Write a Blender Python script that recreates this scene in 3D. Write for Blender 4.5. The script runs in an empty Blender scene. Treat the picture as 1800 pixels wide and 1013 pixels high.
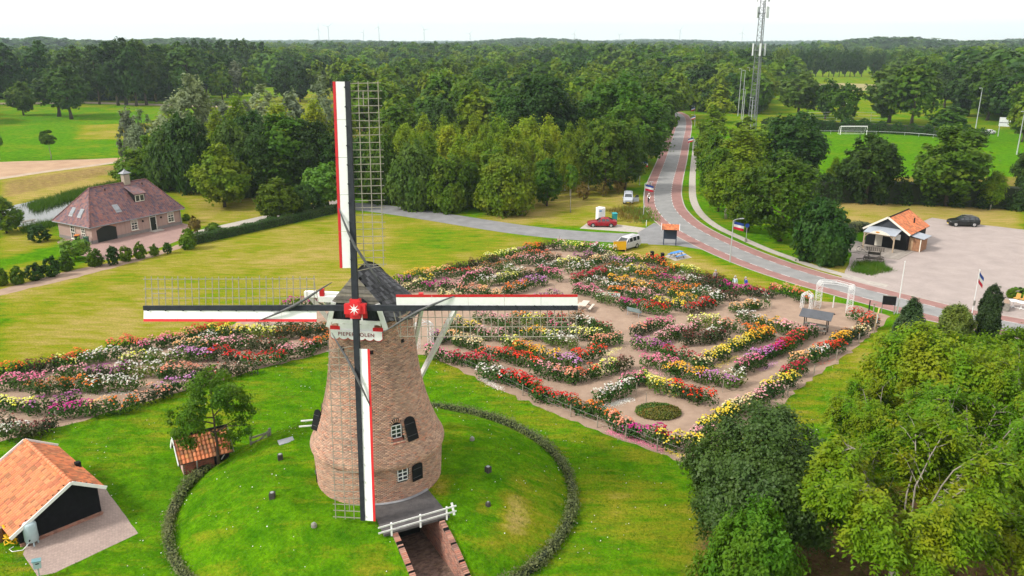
import bpy, math, random
import numpy as np
from mathutils import Vector, Matrix
from mathutils.geometry import tessellate_polygon

S = bpy.context.scene
COL = S.collection
R = math.radians

# ------------------------------------------------------------------ camera
CAM_H, LENS, PITCH = 27.5, 28.0, 17.3
cd = bpy.data.cameras.new('camera')
cam = bpy.data.objects.new('camera', cd)
COL.objects.link(cam)
cam.location = (0, 0, CAM_H)
cam.rotation_euler = (R(90 - PITCH), 0, 0)
cd.lens = LENS
cd.sensor_width = 36.0
cd.clip_start = 0.5
cd.clip_end = 20000
S.camera = cam

# ------------------------------------------------------------------ daylight under a bright cloud layer
SUN_EL, SUN_AZ = 41, -108
w = bpy.data.worlds.new('World')
S.world = w
w.use_nodes = True
nt = w.node_tree
nt.nodes.clear()
wo = nt.nodes.new('ShaderNodeOutputWorld')
bg = nt.nodes.new('ShaderNodeBackground')
sky = nt.nodes.new('ShaderNodeTexSky')
sky.sky_type = 'NISHITA'
sky.sun_disc = False
sky.sun_elevation = R(SUN_EL)
sky.sun_rotation = R(SUN_AZ)
sky.air_density = 1.0
sky.dust_density = 2.0
tc = nt.nodes.new('ShaderNodeTexCoord')
mp = nt.nodes.new('ShaderNodeMapping')
mp.inputs['Scale'].default_value = (1, 1, 5)
nz = nt.nodes.new('ShaderNodeTexNoise')
nz.inputs['Scale'].default_value = 2.2
nz.inputs['Detail'].default_value = 6
cr = nt.nodes.new('ShaderNodeValToRGB')
cr.color_ramp.elements[0].position = 0.3
cr.color_ramp.elements[0].color = (7.7, 7.55, 7.3, 1)
cr.color_ramp.elements[1].position = 0.7
cr.color_ramp.elements[1].color = (9.0, 8.8, 8.5, 1)
mx = nt.nodes.new('ShaderNodeMixRGB')
mx.inputs['Fac'].default_value = 0.88
nt.links.new(tc.outputs['Generated'], mp.inputs['Vector'])
nt.links.new(mp.outputs['Vector'], nz.inputs['Vector'])
nt.links.new(nz.outputs['Fac'], cr.inputs['Fac'])
nt.links.new(sky.outputs['Color'], mx.inputs['Color1'])
nt.links.new(cr.outputs['Color'], mx.inputs['Color2'])
nt.links.new(mx.outputs['Color'], bg.inputs['Color'])
bg.inputs['Strength'].default_value = 0.060
nt.links.new(bg.outputs['Background'], wo.inputs['Surface'])

sd = bpy.data.lights.new('sun', 'SUN')
sd.energy = 1.5
sd.angle = R(10)
sd.color = (1.0, 0.95, 0.86)
sun = bpy.data.objects.new('sun', sd)
COL.objects.link(sun)
# light travels from the upper left, slightly from behind the camera
sun.rotation_euler = Vector((math.sin(R(SUN_AZ)) * math.cos(R(SUN_EL)), math.cos(R(SUN_AZ)) * math.cos(R(SUN_EL)), math.sin(R(SUN_EL)))).to_track_quat('Z', 'Y').to_euler()
sun.location = (-60, -30, 90)

S.view_settings.view_transform = 'Standard'
S.view_settings.look = 'None'
S.view_settings.gamma = 1
S.view_settings.exposure = 1.58
S.view_settings.use_curve_mapping = False
cy = S.cycles
cy.max_bounces = 6
cy.diffuse_bounces = 3
cy.glossy_bounces = 2
cy.transmission_bounces = 4
cy.transparent_max_bounces = 8
cy.volume_bounces = 1
cy.use_denoising = True
cy.caustics_reflective = False
cy.caustics_refractive = False

# ------------------------------------------------------------------ survey: pixels of the 1800 px wide photograph <-> metres on the ground
_F = 1800 * LENS / 36.0
_P = R(PITCH)
def ray(px, py):
    u, v = (px - 900) / _F, (py - 506.5) / _F
    return Vector((u, math.cos(_P) - v * math.sin(_P), -math.sin(_P) - v * math.cos(_P)))
def G(px, py, z=0.0):
    d = ray(px, py)
    t = (z - CAM_H) / d.z
    return Vector((d.x * t, d.y * t, z))
def AT(px, py, Y):
    d = ray(px, py)
    t = Y / d.y
    return Vector((d.x * t, Y, CAM_H + d.z * t))
def proj(x, y, z):
    dz = z - CAM_H
    dep = y * math.cos(_P) - dz * math.sin(_P)
    dn = -y * math.sin(_P) - dz * math.cos(_P)
    return 900 + _F * x / dep, 506.5 + _F * dn / dep
def HT(px, py, top):
    b = G(px, py)
    return AT(px, top, b.y).z
def GP(pts, z=0.0):
    return [tuple(G(x, y, z))[:2] for x, y in pts]

# ------------------------------------------------------------------ materials
MATS = {}
def _new(name):
    m = bpy.data.materials.new(name)
    m.use_nodes = True
    m.node_tree.nodes.clear()
    return m, m.node_tree
def N(nt, t, **k):
    n = nt.nodes.new(t)
    for a, b in k.items():
        if a in n.inputs:
            n.inputs[a].default_value = b
        else:
            setattr(n, a, b)
    return n
def pm(name, c1, c2=None, scale=3.0, rough=.75, bump=0.0, bscale=None, spec=.3, metal=0.0, tint=False, detail=5, coords='Object', contrast=(.35, .65), coat=0.0):
    """painted / mineral / metal surface: two colours mixed by noise, optional fine relief, optional per-face tint"""
    if name in MATS:
        return MATS[name]
    m, nt = _new(name)
    L = nt.links.new
    out = N(nt, 'ShaderNodeOutputMaterial')
    b = N(nt, 'ShaderNodeBsdfPrincipled')
    b.inputs['Roughness'].default_value = rough
    b.inputs['Specular IOR Level'].default_value = spec
    b.inputs['Metallic'].default_value = metal
    b.inputs['Coat Weight'].default_value = coat
    tcn = N(nt, 'ShaderNodeTexCoord')
    nz = N(nt, 'ShaderNodeTexNoise', Scale=scale, Detail=detail, Roughness=.62)
    L(tcn.outputs[coords], nz.inputs['Vector'])
    rp = N(nt, 'ShaderNodeMapRange')
    rp.inputs['From Min'].default_value, rp.inputs['From Max'].default_value = contrast
    L(nz.outputs['Fac'], rp.inputs['Value'])
    c2 = c2 or tuple(x * .8 for x in c1)
    mixn = N(nt, 'ShaderNodeMixRGB', Color1=(*c1, 1), Color2=(*c2, 1))
    L(rp.outputs['Result'], mixn.inputs['Fac'])
    col = mixn.outputs['Color']
    if tint:
        at = N(nt, 'ShaderNodeAttribute', attribute_name='tint')
        mu = N(nt, 'ShaderNodeMixRGB', blend_type='MULTIPLY', Fac=1.0)
        L(col, mu.inputs['Color1'])
        L(at.outputs['Color'], mu.inputs['Color2'])
        col = mu.outputs['Color']
    L(col, b.inputs['Base Color'])
    if bump:
        nb = N(nt, 'ShaderNodeTexNoise', Scale=bscale or scale * 6, Detail=4)
        L(tcn.outputs[coords], nb.inputs['Vector'])
        bp = N(nt, 'ShaderNodeBump', Strength=min(1, bump), Distance=.05)
        L(nb.outputs['Fac'], bp.inputs['Height'])
        L(bp.outputs['Normal'], b.inputs['Normal'])
    L(b.outputs['BSDF'], out.inputs['Surface'])
    MATS[name] = m
    return m

def leafm(name, c1, c2, c3=None, trans=.35, gloss=.25, rough=.5, objvar=.25, nscale=.35):
    """leaves: tint attribute picks between two greens, c3 shows up in noisy patches, each tree a little different"""
    if name in MATS:
        return MATS[name]
    m, nt = _new(name)
    L = nt.links.new
    out = N(nt, 'ShaderNodeOutputMaterial')
    at = N(nt, 'ShaderNodeAttribute', attribute_name='tint')
    oi = N(nt, 'ShaderNodeObjectInfo')
    mixn = N(nt, 'ShaderNodeMixRGB', Color1=(*c1, 1), Color2=(*c2, 1))
    L(at.outputs['Fac'], mixn.inputs['Fac'])
    col = mixn.outputs['Color']
    if c3:
        tcn = N(nt, 'ShaderNodeTexCoord')
        nz = N(nt, 'ShaderNodeTexNoise', Scale=nscale, Detail=4)
        L(tcn.outputs['Object'], nz.inputs['Vector'])
        ad = N(nt, 'ShaderNodeMath', operation='ADD')
        L(nz.outputs['Fac'], ad.inputs[0])
        mu0 = N(nt, 'ShaderNodeMath', operation='MULTIPLY_ADD')
        mu0.inputs[1].default_value, mu0.inputs[2].default_value = .3, -.15
        L(oi.outputs['Random'], mu0.inputs[0])
        L(mu0.outputs[0], ad.inputs[1])
        rp = N(nt, 'ShaderNodeMapRange')
        rp.inputs['From Min'].default_value, rp.inputs['From Max'].default_value = .45, .7
        L(ad.outputs[0], rp.inputs['Value'])
        m3 = N(nt, 'ShaderNodeMixRGB', Color2=(*c3, 1))
        L(rp.outputs['Result'], m3.inputs['Fac'])
        L(col, m3.inputs['Color1'])
        col = m3.outputs['Color']
    hs = N(nt, 'ShaderNodeHueSaturation')
    v = N(nt, 'ShaderNodeMapRange')
    v.inputs['To Min'].default_value, v.inputs['To Max'].default_value = 1 - objvar, 1 + objvar
    L(oi.outputs['Random'], v.inputs['Value'])
    L(v.outputs['Result'], hs.inputs['Value'])
    h = N(nt, 'ShaderNodeMapRange')
    h.inputs['To Min'].default_value, h.inputs['To Max'].default_value = .485, .515
    mm = N(nt, 'ShaderNodeMath', operation='FRACT')
    m7 = N(nt, 'ShaderNodeMath', operation='MULTIPLY')
    m7.inputs[1].default_value = 7.31
    L(oi.outputs['Random'], m7.inputs[0])
    L(m7.outputs[0], mm.inputs[0])
    L(mm.outputs[0], h.inputs['Value'])
    L(h.outputs['Result'], hs.inputs['Hue'])
    L(col, hs.inputs['Color'])
    col = hs.outputs['Color']
    b = N(nt, 'ShaderNodeBsdfPrincipled')
    b.inputs['Roughness'].default_value = rough
    b.inputs['Specular IOR Level'].default_value = gloss
    L(col, b.inputs['Base Color'])
    t = N(nt, 'ShaderNodeBsdfTranslucent')
    br = N(nt, 'ShaderNodeMixRGB', blend_type='MULTIPLY', Fac=1.0, Color2=(1.25, 1.3, .7, 1))
    L(col, br.inputs['Color1'])
    L(br.outputs['Color'], t.inputs['Color'])
    ms = N(nt, 'ShaderNodeMixShader', Fac=trans)
    L(b.outputs['BSDF'], ms.inputs[1])
    L(t.outputs['BSDF'], ms.inputs[2])
    L(ms.outputs['Shader'], out.inputs['Surface'])
    MATS[name] = m
    return m

# ------------------------------------------------------------------ meshes
def np_mesh(name, V, F, mats, tint=None, mi=None, smooth=False):
    """V (n,3), F list of arrays of equal-length faces or one (m,k) array"""
    me = bpy.data.meshes.new(name)
    Fs = F if isinstance(F, list) else [F]
    Fs = [np.asarray(f, dtype=np.int32) for f in Fs if len(f)]
    V = np.asarray(V, dtype=np.float32)
    me.vertices.add(len(V))
    me.vertices.foreach_set('co', V.ravel())
    nl = sum(f.size for f in Fs)
    npoly = sum(len(f) for f in Fs)
    me.loops.add(nl)
    me.polygons.add(npoly)
    me.loops.foreach_set('vertex_index', np.concatenate([f.ravel() for f in Fs]))
    tot = np.concatenate([np.full(len(f), f.shape[1], np.int32) for f in Fs])
    st = np.concatenate([[0], np.cumsum(tot)[:-1]]).astype(np.int32)
    me.polygons.foreach_set('loop_start', st)
    me.polygons.foreach_set('loop_total', tot)
    if mi is not None:
        me.polygons.foreach_set('material_index', np.asarray(mi, np.int32))
    if smooth:
        me.polygons.foreach_set('use_smooth', np.ones(npoly, bool))
    me.update(calc_edges=True)
    me.validate()
    for m in (mats if isinstance(mats, (list, tuple)) else [mats]):
        me.materials.append(m)
    if tint is not None:
        t = np.asarray(tint, np.float32)
        if t.ndim == 1:
            a = me.attributes.new('tint', 'FLOAT', 'FACE')
            a.data.foreach_set('value', t)
        else:
            a = me.attributes.new('tint', 'FLOAT_COLOR', 'FACE')
            a.data.foreach_set('color', np.concatenate([t, np.ones((len(t), 1), np.float32)], 1).ravel())
    return me

class MB:
    """collects simple solids, then becomes ONE mesh object"""
    def __init__(s):
        s.v, s.f, s.m, s.t = [], [], [], []
        s.cm, s.ct = 0, (1, 1, 1)
    def add(s, vs, fs):
        o = len(s.v)
        s.v += [tuple(v) for v in vs]
        for f in fs:
            s.f.append(tuple(i + o for i in f))
            s.m.append(s.cm)
            s.t.append(s.ct)
        return s
    def box(s, c, d, rz=0.0, M=None):
        x, y, z = d[0] / 2, d[1] / 2, d[2] / 2
        vs = [Vector((a * x, b * y, e * z)) for a in (-1, 1) for b in (-1, 1) for e in (-1, 1)]
        q = Matrix.Rotation(rz, 3, 'Z')
        if M is not None:
            q = M
        vs = [q @ v + Vector(c) for v in vs]
        return s.add(vs, [(0, 1, 3, 2), (4, 6, 7, 5), (0, 4, 5, 1), (2, 3, 7, 6), (0, 2, 6, 4), (1, 5, 7, 3)])
    def beam(s, p, q, w, h=None, up=(0, 0, 1), w2=None, h2=None):
        p, q = Vector(p), Vector(q)
        h = h or w
        w2, h2 = w2 or w, h2 or h
        d = (q - p).normalized()
        u = Vector(up)
        if abs(d.dot(u)) > .98:
            u = Vector((0, 1, 0))
        a = d.cross(u).normalized()
        b = a.cross(d).normalized()
        vs = []
        for c, ww, hh in ((p, w, h), (q, w2, h2)):
            for i, j in ((-1, -1), (1, -1), (1, 1), (-1, 1)):
                vs.append(c + a * (i * ww / 2) + b * (j * hh / 2))
        return s.add(vs, [(3, 2, 1, 0), (4, 5, 6, 7), (0, 1, 5, 4), (1, 2, 6, 5), (2, 3, 7, 6), (3, 0, 4, 7)])
    def tube(s, pts, rad, n=6, cap=True):
        pts = [Vector(p) for p in pts]
        if not hasattr(rad, '__len__'):
            rad = [rad] * len(pts)
        vs, fs = [], []
        pa = None
        for i, p in enumerate(pts):
            d = (pts[min(i + 1, len(pts) - 1)] - pts[max(i - 1, 0)])
            d = d.normalized() if d.length > 1e-9 else Vector((0, 0, 1))
            if pa is None:
                u = Vector((0, 0, 1)) if abs(d.z) < .9 else Vector((1, 0, 0))
                a = d.cross(u).normalized()
            else:
                a = (pa - d * pa.dot(d)).normalized()
            pa = a
            b = d.cross(a)
            for k in range(n):
                an = 2 * math.pi * k / n
                vs.append(p + (a * math.cos(an) + b * math.sin(an)) * rad[i])
        for i in range(len(pts) - 1):
            for k in range(n):
                k2 = (k + 1) % n
                fs.append((i * n + k, i * n + k2, (i + 1) * n + k2, (i + 1) * n + k))
        if cap:
            fs.append(tuple(range(n - 1, -1, -1)))
            fs.append(tuple((len(pts) - 1) * n + k for k in range(n)))
        return s.add(vs, fs)
    def cyl(s, p, q, r1, r2=None, n=10):
        return s.tube([p, q], [r1, r1 if r2 is None else r2], n)
    def lathe(s, c, prof, n=16, cap=True):
        """prof: (radius, z) pairs about the vertical through c"""
        vs, fs = [], []
        for r, z in prof:
            for k in range(n):
                a = 2 * math.pi * k / n
                vs.append((c[0] + r * math.cos(a), c[1] + r * math.sin(a), c[2] + z))
        for i in range(len(prof) - 1):
            for k in range(n):
                k2 = (k + 1) % n
                fs.append((i * n + k, i * n + k2, (i + 1) * n + k2, (i + 1) * n + k))
        if cap:
            fs.append(tuple(range(n - 1, -1, -1)))
            fs.append(tuple((len(prof) - 1) * n + k for k in range(n)))
        return s.add(vs, fs)
    def prism(s, poly, z0, z1):
        """upright prism over a 2-D outline"""
        n = len(poly)
        vs = [(x, y, z0) for x, y in poly] + [(x, y, z1) for x, y in poly]
        fs = [tuple(range(n - 1, -1, -1)), tuple(range(n, 2 * n))]
        fs += [(i, (i + 1) % n, n + (i + 1) % n, n + i) for i in range(n)]
        return s.add(vs, fs)
    def slab(s, pts, off):
        """any planar outline in 3-D thickened along the vector off"""
        n = len(pts)
        off = Vector(off)
        vs = [Vector(p) for p in pts] + [Vector(p) + off for p in pts]
        fs = [tuple(range(n - 1, -1, -1)), tuple(range(n, 2 * n))]
        fs += [(i, (i + 1) % n, n + (i + 1) % n, n + i) for i in range(n)]
        return s.add(vs, fs)
    def face(s, pts):
        return s.add(pts, [tuple(range(len(pts)))])
    def mesh(s, name, mats, smooth=False):
        me = bpy.data.meshes.new(name)
        me.from_pydata(s.v, [], s.f)
        for m in (mats if isinstance(mats, (list, tuple)) else [mats]):
            me.materials.append(m)
        me.polygons.foreach_set('material_index', s.m)
        if smooth:
            me.polygons.foreach_set('use_smooth', [True] * len(s.f))
        if any(t != (1, 1, 1) for t in s.t):
            a = me.attributes.new('tint', 'FLOAT_COLOR', 'FACE')
            a.data.foreach_set('color', np.array([(*t, 1) for t in s.t], np.float32).ravel())
        me.update()
        return me
    def build(s, name, mats, parent=None, smooth=False, **k):
        return link(name, s.mesh(name, mats, smooth), parent, **k)

CH = {}
def link(name, data, parent=None, loc=None, rz=None, sc=None, label=None, kind=None):
    o = bpy.data.objects.new(name, data)
    COL.objects.link(o)
    if parent is not None:
        o.parent = parent
        CH.setdefault(parent.name, []).append(o)
    if loc is not None:
        o.location = loc
    if rz is not None:
        o.rotation_euler = (0, 0, rz)
    if sc is not None:
        o.scale = sc if hasattr(sc, '__len__') else (sc, sc, sc)
    if label:
        o['label'] = label
    if kind:
        o['kind'] = kind
    return o
def tag(o, label=None, cat=None, group=None, kind=None):
    for k, v in (('label', label), ('category', cat), ('group', group), ('kind', kind)):
        if v:
            o[k] = v
    return o
def thing(name, label, cat, loc=(0, 0, 0), rz=0.0, group=None, kind=None):
    o = link(name, None, loc=loc, rz=rz)
    return tag(o, label, cat, group, kind)
def copy_thing(o, loc=None, rz=None, sc=None, label=None, group=None):
    c = o.copy()
    COL.objects.link(c)
    if loc is not None:
        c.location = loc
    if rz is not None:
        c.rotation_euler = (0, 0, rz)
    if sc is not None:
        c.scale = sc if hasattr(sc, '__len__') else (sc, sc, sc)
    tag(c, label, None, group)
    for ch in list(KIDS(o)):
        d = ch.copy()
        COL.objects.link(d)
        d.parent = c
        CH.setdefault(c.name, []).append(d)
        for g in list(KIDS(ch)):
            e = g.copy()
            COL.objects.link(e)
            e.parent = d
            CH.setdefault(d.name, []).append(e)
    return c
def KIDS(o):
    return CH.get(o.name, [])

def sheet(name, poly, z, mat, label=None, jag=0.0, seed=1, step=None):
    """flat sheet over a 2-D outline at height z; jag roughens the outline"""
    rng = random.Random(seed)
    pts = []
    n = len(poly)
    for i in range(n):
        a, b = Vector(poly[i]).to_2d(), Vector(poly[(i + 1) % n]).to_2d()
        k = max(1, int((b - a).length / step)) if step else 1
        for j in range(k):
            p = a.lerp(b, j / k)
            pts.append((p.x + rng.uniform(-jag, jag), p.y + rng.uniform(-jag, jag), z))
    tri = tessellate_polygon([[Vector(p) for p in pts]])
    me = bpy.data.meshes.new(name)
    fs = []
    for t in tri:
        a, b, c = (Vector(pts[i]) for i in t)
        fs.append(t if (b - a).cross(c - a).z > 0 else (t[0], t[2], t[1]))
    me.from_pydata(pts, [], fs)
    me.materials.append(mat)
    o = link(name, me)
    tag(o, label, None, None, 'structure')
    return o

def smooth_line(pts, step):
    """Catmull-Rom through 2-D points, resampled"""
    P = [Vector(p).to_2d() for p in pts]
    P = [P[0] * 2 - P[1]] + P + [P[-1] * 2 - P[-2]]
    out = []
    for i in range(1, len(P) - 2):
        a, b, c, d = P[i - 1:i + 3]
        k = max(2, int((c - b).length / step))
        for j in range(k):
            t = j / k
            out.append(.5 * ((2 * b) + (c - a) * t + (2 * a - 5 * b + 4 * c - d) * t * t + (3 * b - a - 3 * c + d) * t ** 3))
    out.append(P[-2])
    return out
def normals2(L):
    out = []
    for i in range(len(L)):
        d = L[min(i + 1, len(L) - 1)] - L[max(i - 1, 0)]
        d.normalize()
        out.append(Vector((d.y, -d.x)))      # to the right of the direction of travel
    return out
def ribbon(name, L, o1, o2, z, mat, z1=None, kind='structure', label=None):
    nn = normals2(L)
    vs, fs = [], []
    for p, n in zip(L, nn):
        a, b = p + n * o1, p + n * o2
        vs += [(a.x, a.y, z), (b.x, b.y, z)]
    for i in range(len(L) - 1):
        fs.append((2 * i, 2 * i + 1, 2 * i + 3, 2 * i + 2))
    me = bpy.data.meshes.new(name)
    me.from_pydata(vs, [], fs)
    me.materials.append(mat)
    o = link(name, me)
    return tag(o, label, None, None, kind)
def inpoly(x, y, poly):
    c = False
    j = len(poly) - 1
    for i in range(len(poly)):
        xi, yi = poly[i]
        xj, yj = poly[j]
        if (yi > y) != (yj > y) and x < (xj - xi) * (y - yi) / (yj - yi) + xi:
            c = not c
        j = i
    return c
# ================================================================== THE SETTING
def grass_mat():
    m, nt = _new('grass')
    L = nt.links.new
    out = N(nt, 'ShaderNodeOutputMaterial')
    b = N(nt, 'ShaderNodeBsdfPrincipled')
    b.inputs['Roughness'].default_value = .9
    b.inputs['Specular IOR Level'].default_value = 0
    tcn = N(nt, 'ShaderNodeTexCoord')
    zn = N(nt, 'ShaderNodeAttribute', attribute_name='zone')
    sp = N(nt, 'ShaderNodeSeparateColor')
    L(zn.outputs['Color'], sp.inputs['Color'])
    def noise(scale, detail=5, rough=.6, sc=(1, 1, 1)):
        mp = N(nt, 'ShaderNodeMapping')
        mp.inputs['Scale'].default_value = sc
        mp.inputs['Rotation'].default_value = (0, 0, R(28))
        L(tcn.outputs['Object'], mp.inputs['Vector'])
        n = N(nt, 'ShaderNodeTexNoise', Scale=scale, Detail=detail, Roughness=rough)
        L(mp.outputs['Vector'], n.inputs['Vector'])
        return n.outputs['Fac']
    def mapr(x, a, c, lo=0, hi=1):
        r = N(nt, 'ShaderNodeMapRange')
        r.inputs['From Min'].default_value, r.inputs['From Max'].default_value = a, c
        r.inputs['To Min'].default_value, r.inputs['To Max'].default_value = lo, hi
        L(x, r.inputs['Value'])
        return r.outputs['Result']
    def math_(op, a, c):
        n = N(nt, 'ShaderNodeMath', operation=op)
        for i, x in enumerate((a, c)):
            if isinstance(x, (int, float)):
                n.inputs[i].default_value = x
            else:
                L(x, n.inputs[i])
        return n.outputs[0]
    def mix(f, c1, c2):
        n = N(nt, 'ShaderNodeMixRGB')
        L(f, n.inputs['Fac'])
        for i, x in (('Color1', c1), ('Color2', c2)):
            if isinstance(x, tuple):
                n.inputs[i].default_value = (*x, 1)
            else:
                L(x, n.inputs[i])
        return n.outputs['Color']
    big = mapr(noise(.09, 4), .3, .7, -.38, .38)
    mid = mapr(noise(.7, 6, .7, (.45, 1.6, 1)), .3, .7, -.3, .3)
    fine = noise(9, 5, .75)
    dry = math_('ADD', math_('ADD', sp.outputs['Red'], math_('MULTIPLY', big, .65)), math_('ADD', math_('MULTIPLY', mid, 1.0), mapr(fine, .3, .7, -.14, .14)))
    lush = mix(mapr(noise(.8, 8, .72), .34, .66), (.032, .120, .003), (.098, .238, .004))
    half = mix(mapr(dry, .12, .5), lush, (.19, .20, .012))
    full = mix(mapr(dry, .5, .95), half, (.33, .25, .085))
    soilc = mix(mapr(noise(1.2, 6, .7), .35, .65), (.10, .06, .03), (.21, .13, .07))
    sf = math_('ADD', sp.outputs['Green'], math_('MULTIPLY', mapr(noise(.9, 6, .7), .3, .7, -.5, .5), sp.outputs['Green']))
    c = mix(mapr(sf, .25, .75), full, soilc)
    v = mix(mapr(noise(5.5, 7, .8), .3, .7), (.5, .52, .5), (1.45, 1.4, 1.4))
    mu = N(nt, 'ShaderNodeMixRGB', blend_type='MULTIPLY', Fac=1)
    L(c, mu.inputs['Color1'])
    L(v, mu.inputs['Color2'])
    L(mu.outputs['Color'], b.inputs['Base Color'])
    bp = N(nt, 'ShaderNodeBump', Strength=.7, Distance=.08)
    L(noise(14, 4, .7), bp.inputs['Height'])
    L(bp.outputs['Normal'], b.inputs['Normal'])
    L(b.outputs['BSDF'], out.inputs['Surface'])
    return m
GRASS = grass_mat()

def axis(lo, hi, step, far_lo, far_hi):
    a = list(np.arange(lo, hi + .01, step))
    s, x = step, lo
    while x > far_lo:
        s *= 1.35
        x -= s
        a.insert(0, x)
    s, x = step, a[-1]
    while x < far_hi:
        s *= 1.35
        x += s
        a.append(x)
    return np.array(a)
gx = axis(-140, 180, 1.25, -9000, 9000)
gy = axis(18, 300, 1.25, -200, 9000)
gx, gy = np.clip(gx, -9200, 9200), np.clip(gy, -240, 9050)
XX, YY = np.meshgrid(gx, gy)
ZONES = [  # outline in photo pixels, dryness, bare soil
    ([(0, 500), (620, 370), (760, 385), (880, 405), (960, 425), (880, 445), (790, 472), (705, 487), (600, 512), (500, 530), (400, 572), (300, 590), (200, 610), (100, 637), (0, 657)], .6, 0),
    ([(690, 382), (900, 412), (880, 440), (720, 470), (690, 440)], .42, 0),
    ([(1050, 425), (1180, 430), (1300, 475), (1460, 522), (1440, 535), (1400, 510), (1290, 493), (1200, 470), (1100, 452)], .68, 0),
    ([(830, 392), (900, 345), (1100, 330), (1135, 360), (1140, 400), (1000, 400)], .7, 0),
    ([(620, 358), (700, 350), (830, 380), (900, 392), (760, 372)], .22, 0),
    ([(300, 335), (480, 335), (610, 350), (600, 365), (320, 405), (330, 380)], .66, .1),
    ([(0, 375), (90, 390), (110, 440), (60, 480), (0, 500)], .6, 0),
    ([(0, 455), (100, 430), (130, 440), (0, 475)], .05, 0),
    ([(0, 300), (240, 285), (210, 325), (60, 370), (0, 362)], .8, .1),
    ([(0, 320), (218, 287), (210, 303), (0, 350)], .9, .5),
    ([(1420, 345), (1800, 357), (1800, 408), (1640, 388), (1500, 405)], .8, .05),
    ([(1130, 300), (1185, 215), (1160, 280), (1132, 345), (1100, 335)], .22, 0),
    ([(1240, 800), (1560, 570), (1620, 600), (1420, 760), (1300, 830)], .42, 0),
    ([(1200, 1100), (1225, 940), (1300, 880), (1500, 850), (1900, 870), (1900, 1100)], .8, .75),
    ([(1430, 230), (1850, 236), (1850, 310), (1430, 305)], .02, 0),
    ([(1330, 115), (1560, 122), (1580, 225), (1330, 225)], .3, 0),
    ([(0, 196), (270, 196), (235, 290), (0, 288)], .1, 0),
    ([(150, 220), (300, 215), (260, 245), (130, 245)], .55, 0),
    ([(1430, 455), (1500, 470), (1560, 505), (1500, 505), (1400, 470)], .6, 0),
    ([(560, 330), (900, 345), (1120, 330), (1180, 200), (560, 150)], .5, .45),
    ([(230, 330), (600, 325), (600, 150), (380, 190)], .4, .35),
    ([(1430, 345), (1850, 362), (1850, 310), (1430, 312)], .5, .5),
    ([(1060, 840), (1200, 830), (1210, 960), (1080, 980)], .38, 0),
    ([(0, 935), (45, 945), (70, 1013), (0, 1013)], .8, .6),
    ([(560, 640), (590, 620), (100, 750), (0, 800), (0, 780), (300, 690)], .5, 0),
    ([(745, 622), (880, 685), (1000, 738), (1180, 808), (1180, 825), (990, 760), (860, 700), (745, 640)], .5, 0),
]
def px_arrays(X, Y, Z):
    dz = Z - CAM_H
    dep = np.maximum(Y * math.cos(_P) - dz * math.sin(_P), .1)
    dn = -Y * math.sin(_P) - dz * math.cos(_P)
    return 900 + _F * X / dep, 506.5 + _F * dn / dep
def np_inpoly(x, y, poly):
    c = np.zeros(x.shape, bool)
    j = len(poly) - 1
    for i in range(len(poly)):
        xi, yi = poly[i]
        xj, yj = poly[j]
        if yi != yj:
            c ^= ((yi > y) != (yj > y)) & (x < (xj - xi) * (y - yi) / (yj - yi) + xi)
        j = i
    return c
def zone_of(X, Y, Z=0.0):
    px, py = px_arrays(X, Y, Z)
    dry = np.where(Y > 260, .25, .1) * np.ones_like(X)
    soil = np.zeros_like(X)
    for poly, d, so in ZONES:
        k = np_inpoly(px, py, poly) & (Y > 15)
        dry[k], soil[k] = d, so
    return dry, soil
dry, soil = zone_of(XX, YY)
for _ in range(2):
    for a in (dry, soil):
        a[1:-1, 1:-1] = (a[1:-1, 1:-1] * 2 + a[:-2, 1:-1] + a[2:, 1:-1] + a[1:-1, :-2] + a[1:-1, 2:]) / 6
def zone_attr(me, d, s):
    at = me.attributes.new('zone', 'FLOAT_COLOR', 'POINT')
    at.data.foreach_set('color', np.stack([d.ravel(), s.ravel(), 0 * d.ravel(), 0 * d.ravel() + 1], 1).astype(np.float32).ravel())
nx, ny = len(gx), len(gy)
idx = np.arange(nx * ny).reshape(ny, nx)
Fg = np.stack([idx[:-1, :-1], idx[:-1, 1:], idx[1:, 1:], idx[1:, :-1]], -1).reshape(-1, 4)
# leave the footprint of the pond's water and of the mill passage to their own sheets
me = np_mesh('ground', np.stack([XX.ravel(), YY.ravel(), 0 * XX.ravel()], 1), Fg, GRASS)
zone_attr(me, dry, soil)
tag(link('ground', me), 'wide flat grassland round the windmill, green to straw coloured', None, None, 'structure')

# ---------------------------------------------------------------- mill mound with the passage cut into it
TC = Vector((-8.07, 43.1))                     # tower axis
MC = Vector((-8.4, 44.3))                      # mound centre
PD = Vector((.47, -.883)).normalized()         # direction of the passage, out of the tower
PN = Vector((-PD.y, PD.x))                     # its left-hand normal seen walking out
PW = 1.2                                       # half width of the passage
def mound_h(x, y):
    r = np.hypot(x - MC.x, y - MC.y)
    t = np.clip((12.2 - r) / 6.6, 0, 1)
    h = 2.3 * (1 - (1 - t) ** 2.0)
    return h + .05 * np.sin(x * 1.3 + .4) * np.cos(y * 1.1) * np.clip(t * 3, 0, 1) + .03 * np.sin(x * 3.1 + y * 2.3) * np.clip(t * 3, 0, 1)
nr, na = 46, 200
rr = np.linspace(3.0, 12.9, nr)
aa = np.linspace(0, 2 * math.pi, na, endpoint=False)
RR, AA = np.meshgrid(rr, aa, indexing='ij')
MX, MY = MC.x + RR * np.cos(AA), MC.y + RR * np.sin(AA)
MZ = mound_h(MX, MY) + np.where(RR > 12.6, -.06, .012)
ix = np.arange(nr * na).reshape(nr, na)
nxt = np.roll(ix, -1, axis=1)
Fm = np.stack([ix[:-1], ix[1:], nxt[1:], nxt[:-1]], -1).reshape(-1, 4)
fc = np.stack([MX.ravel(), MY.ravel()], 1)[Fm].mean(1) - np.array(TC)
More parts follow.
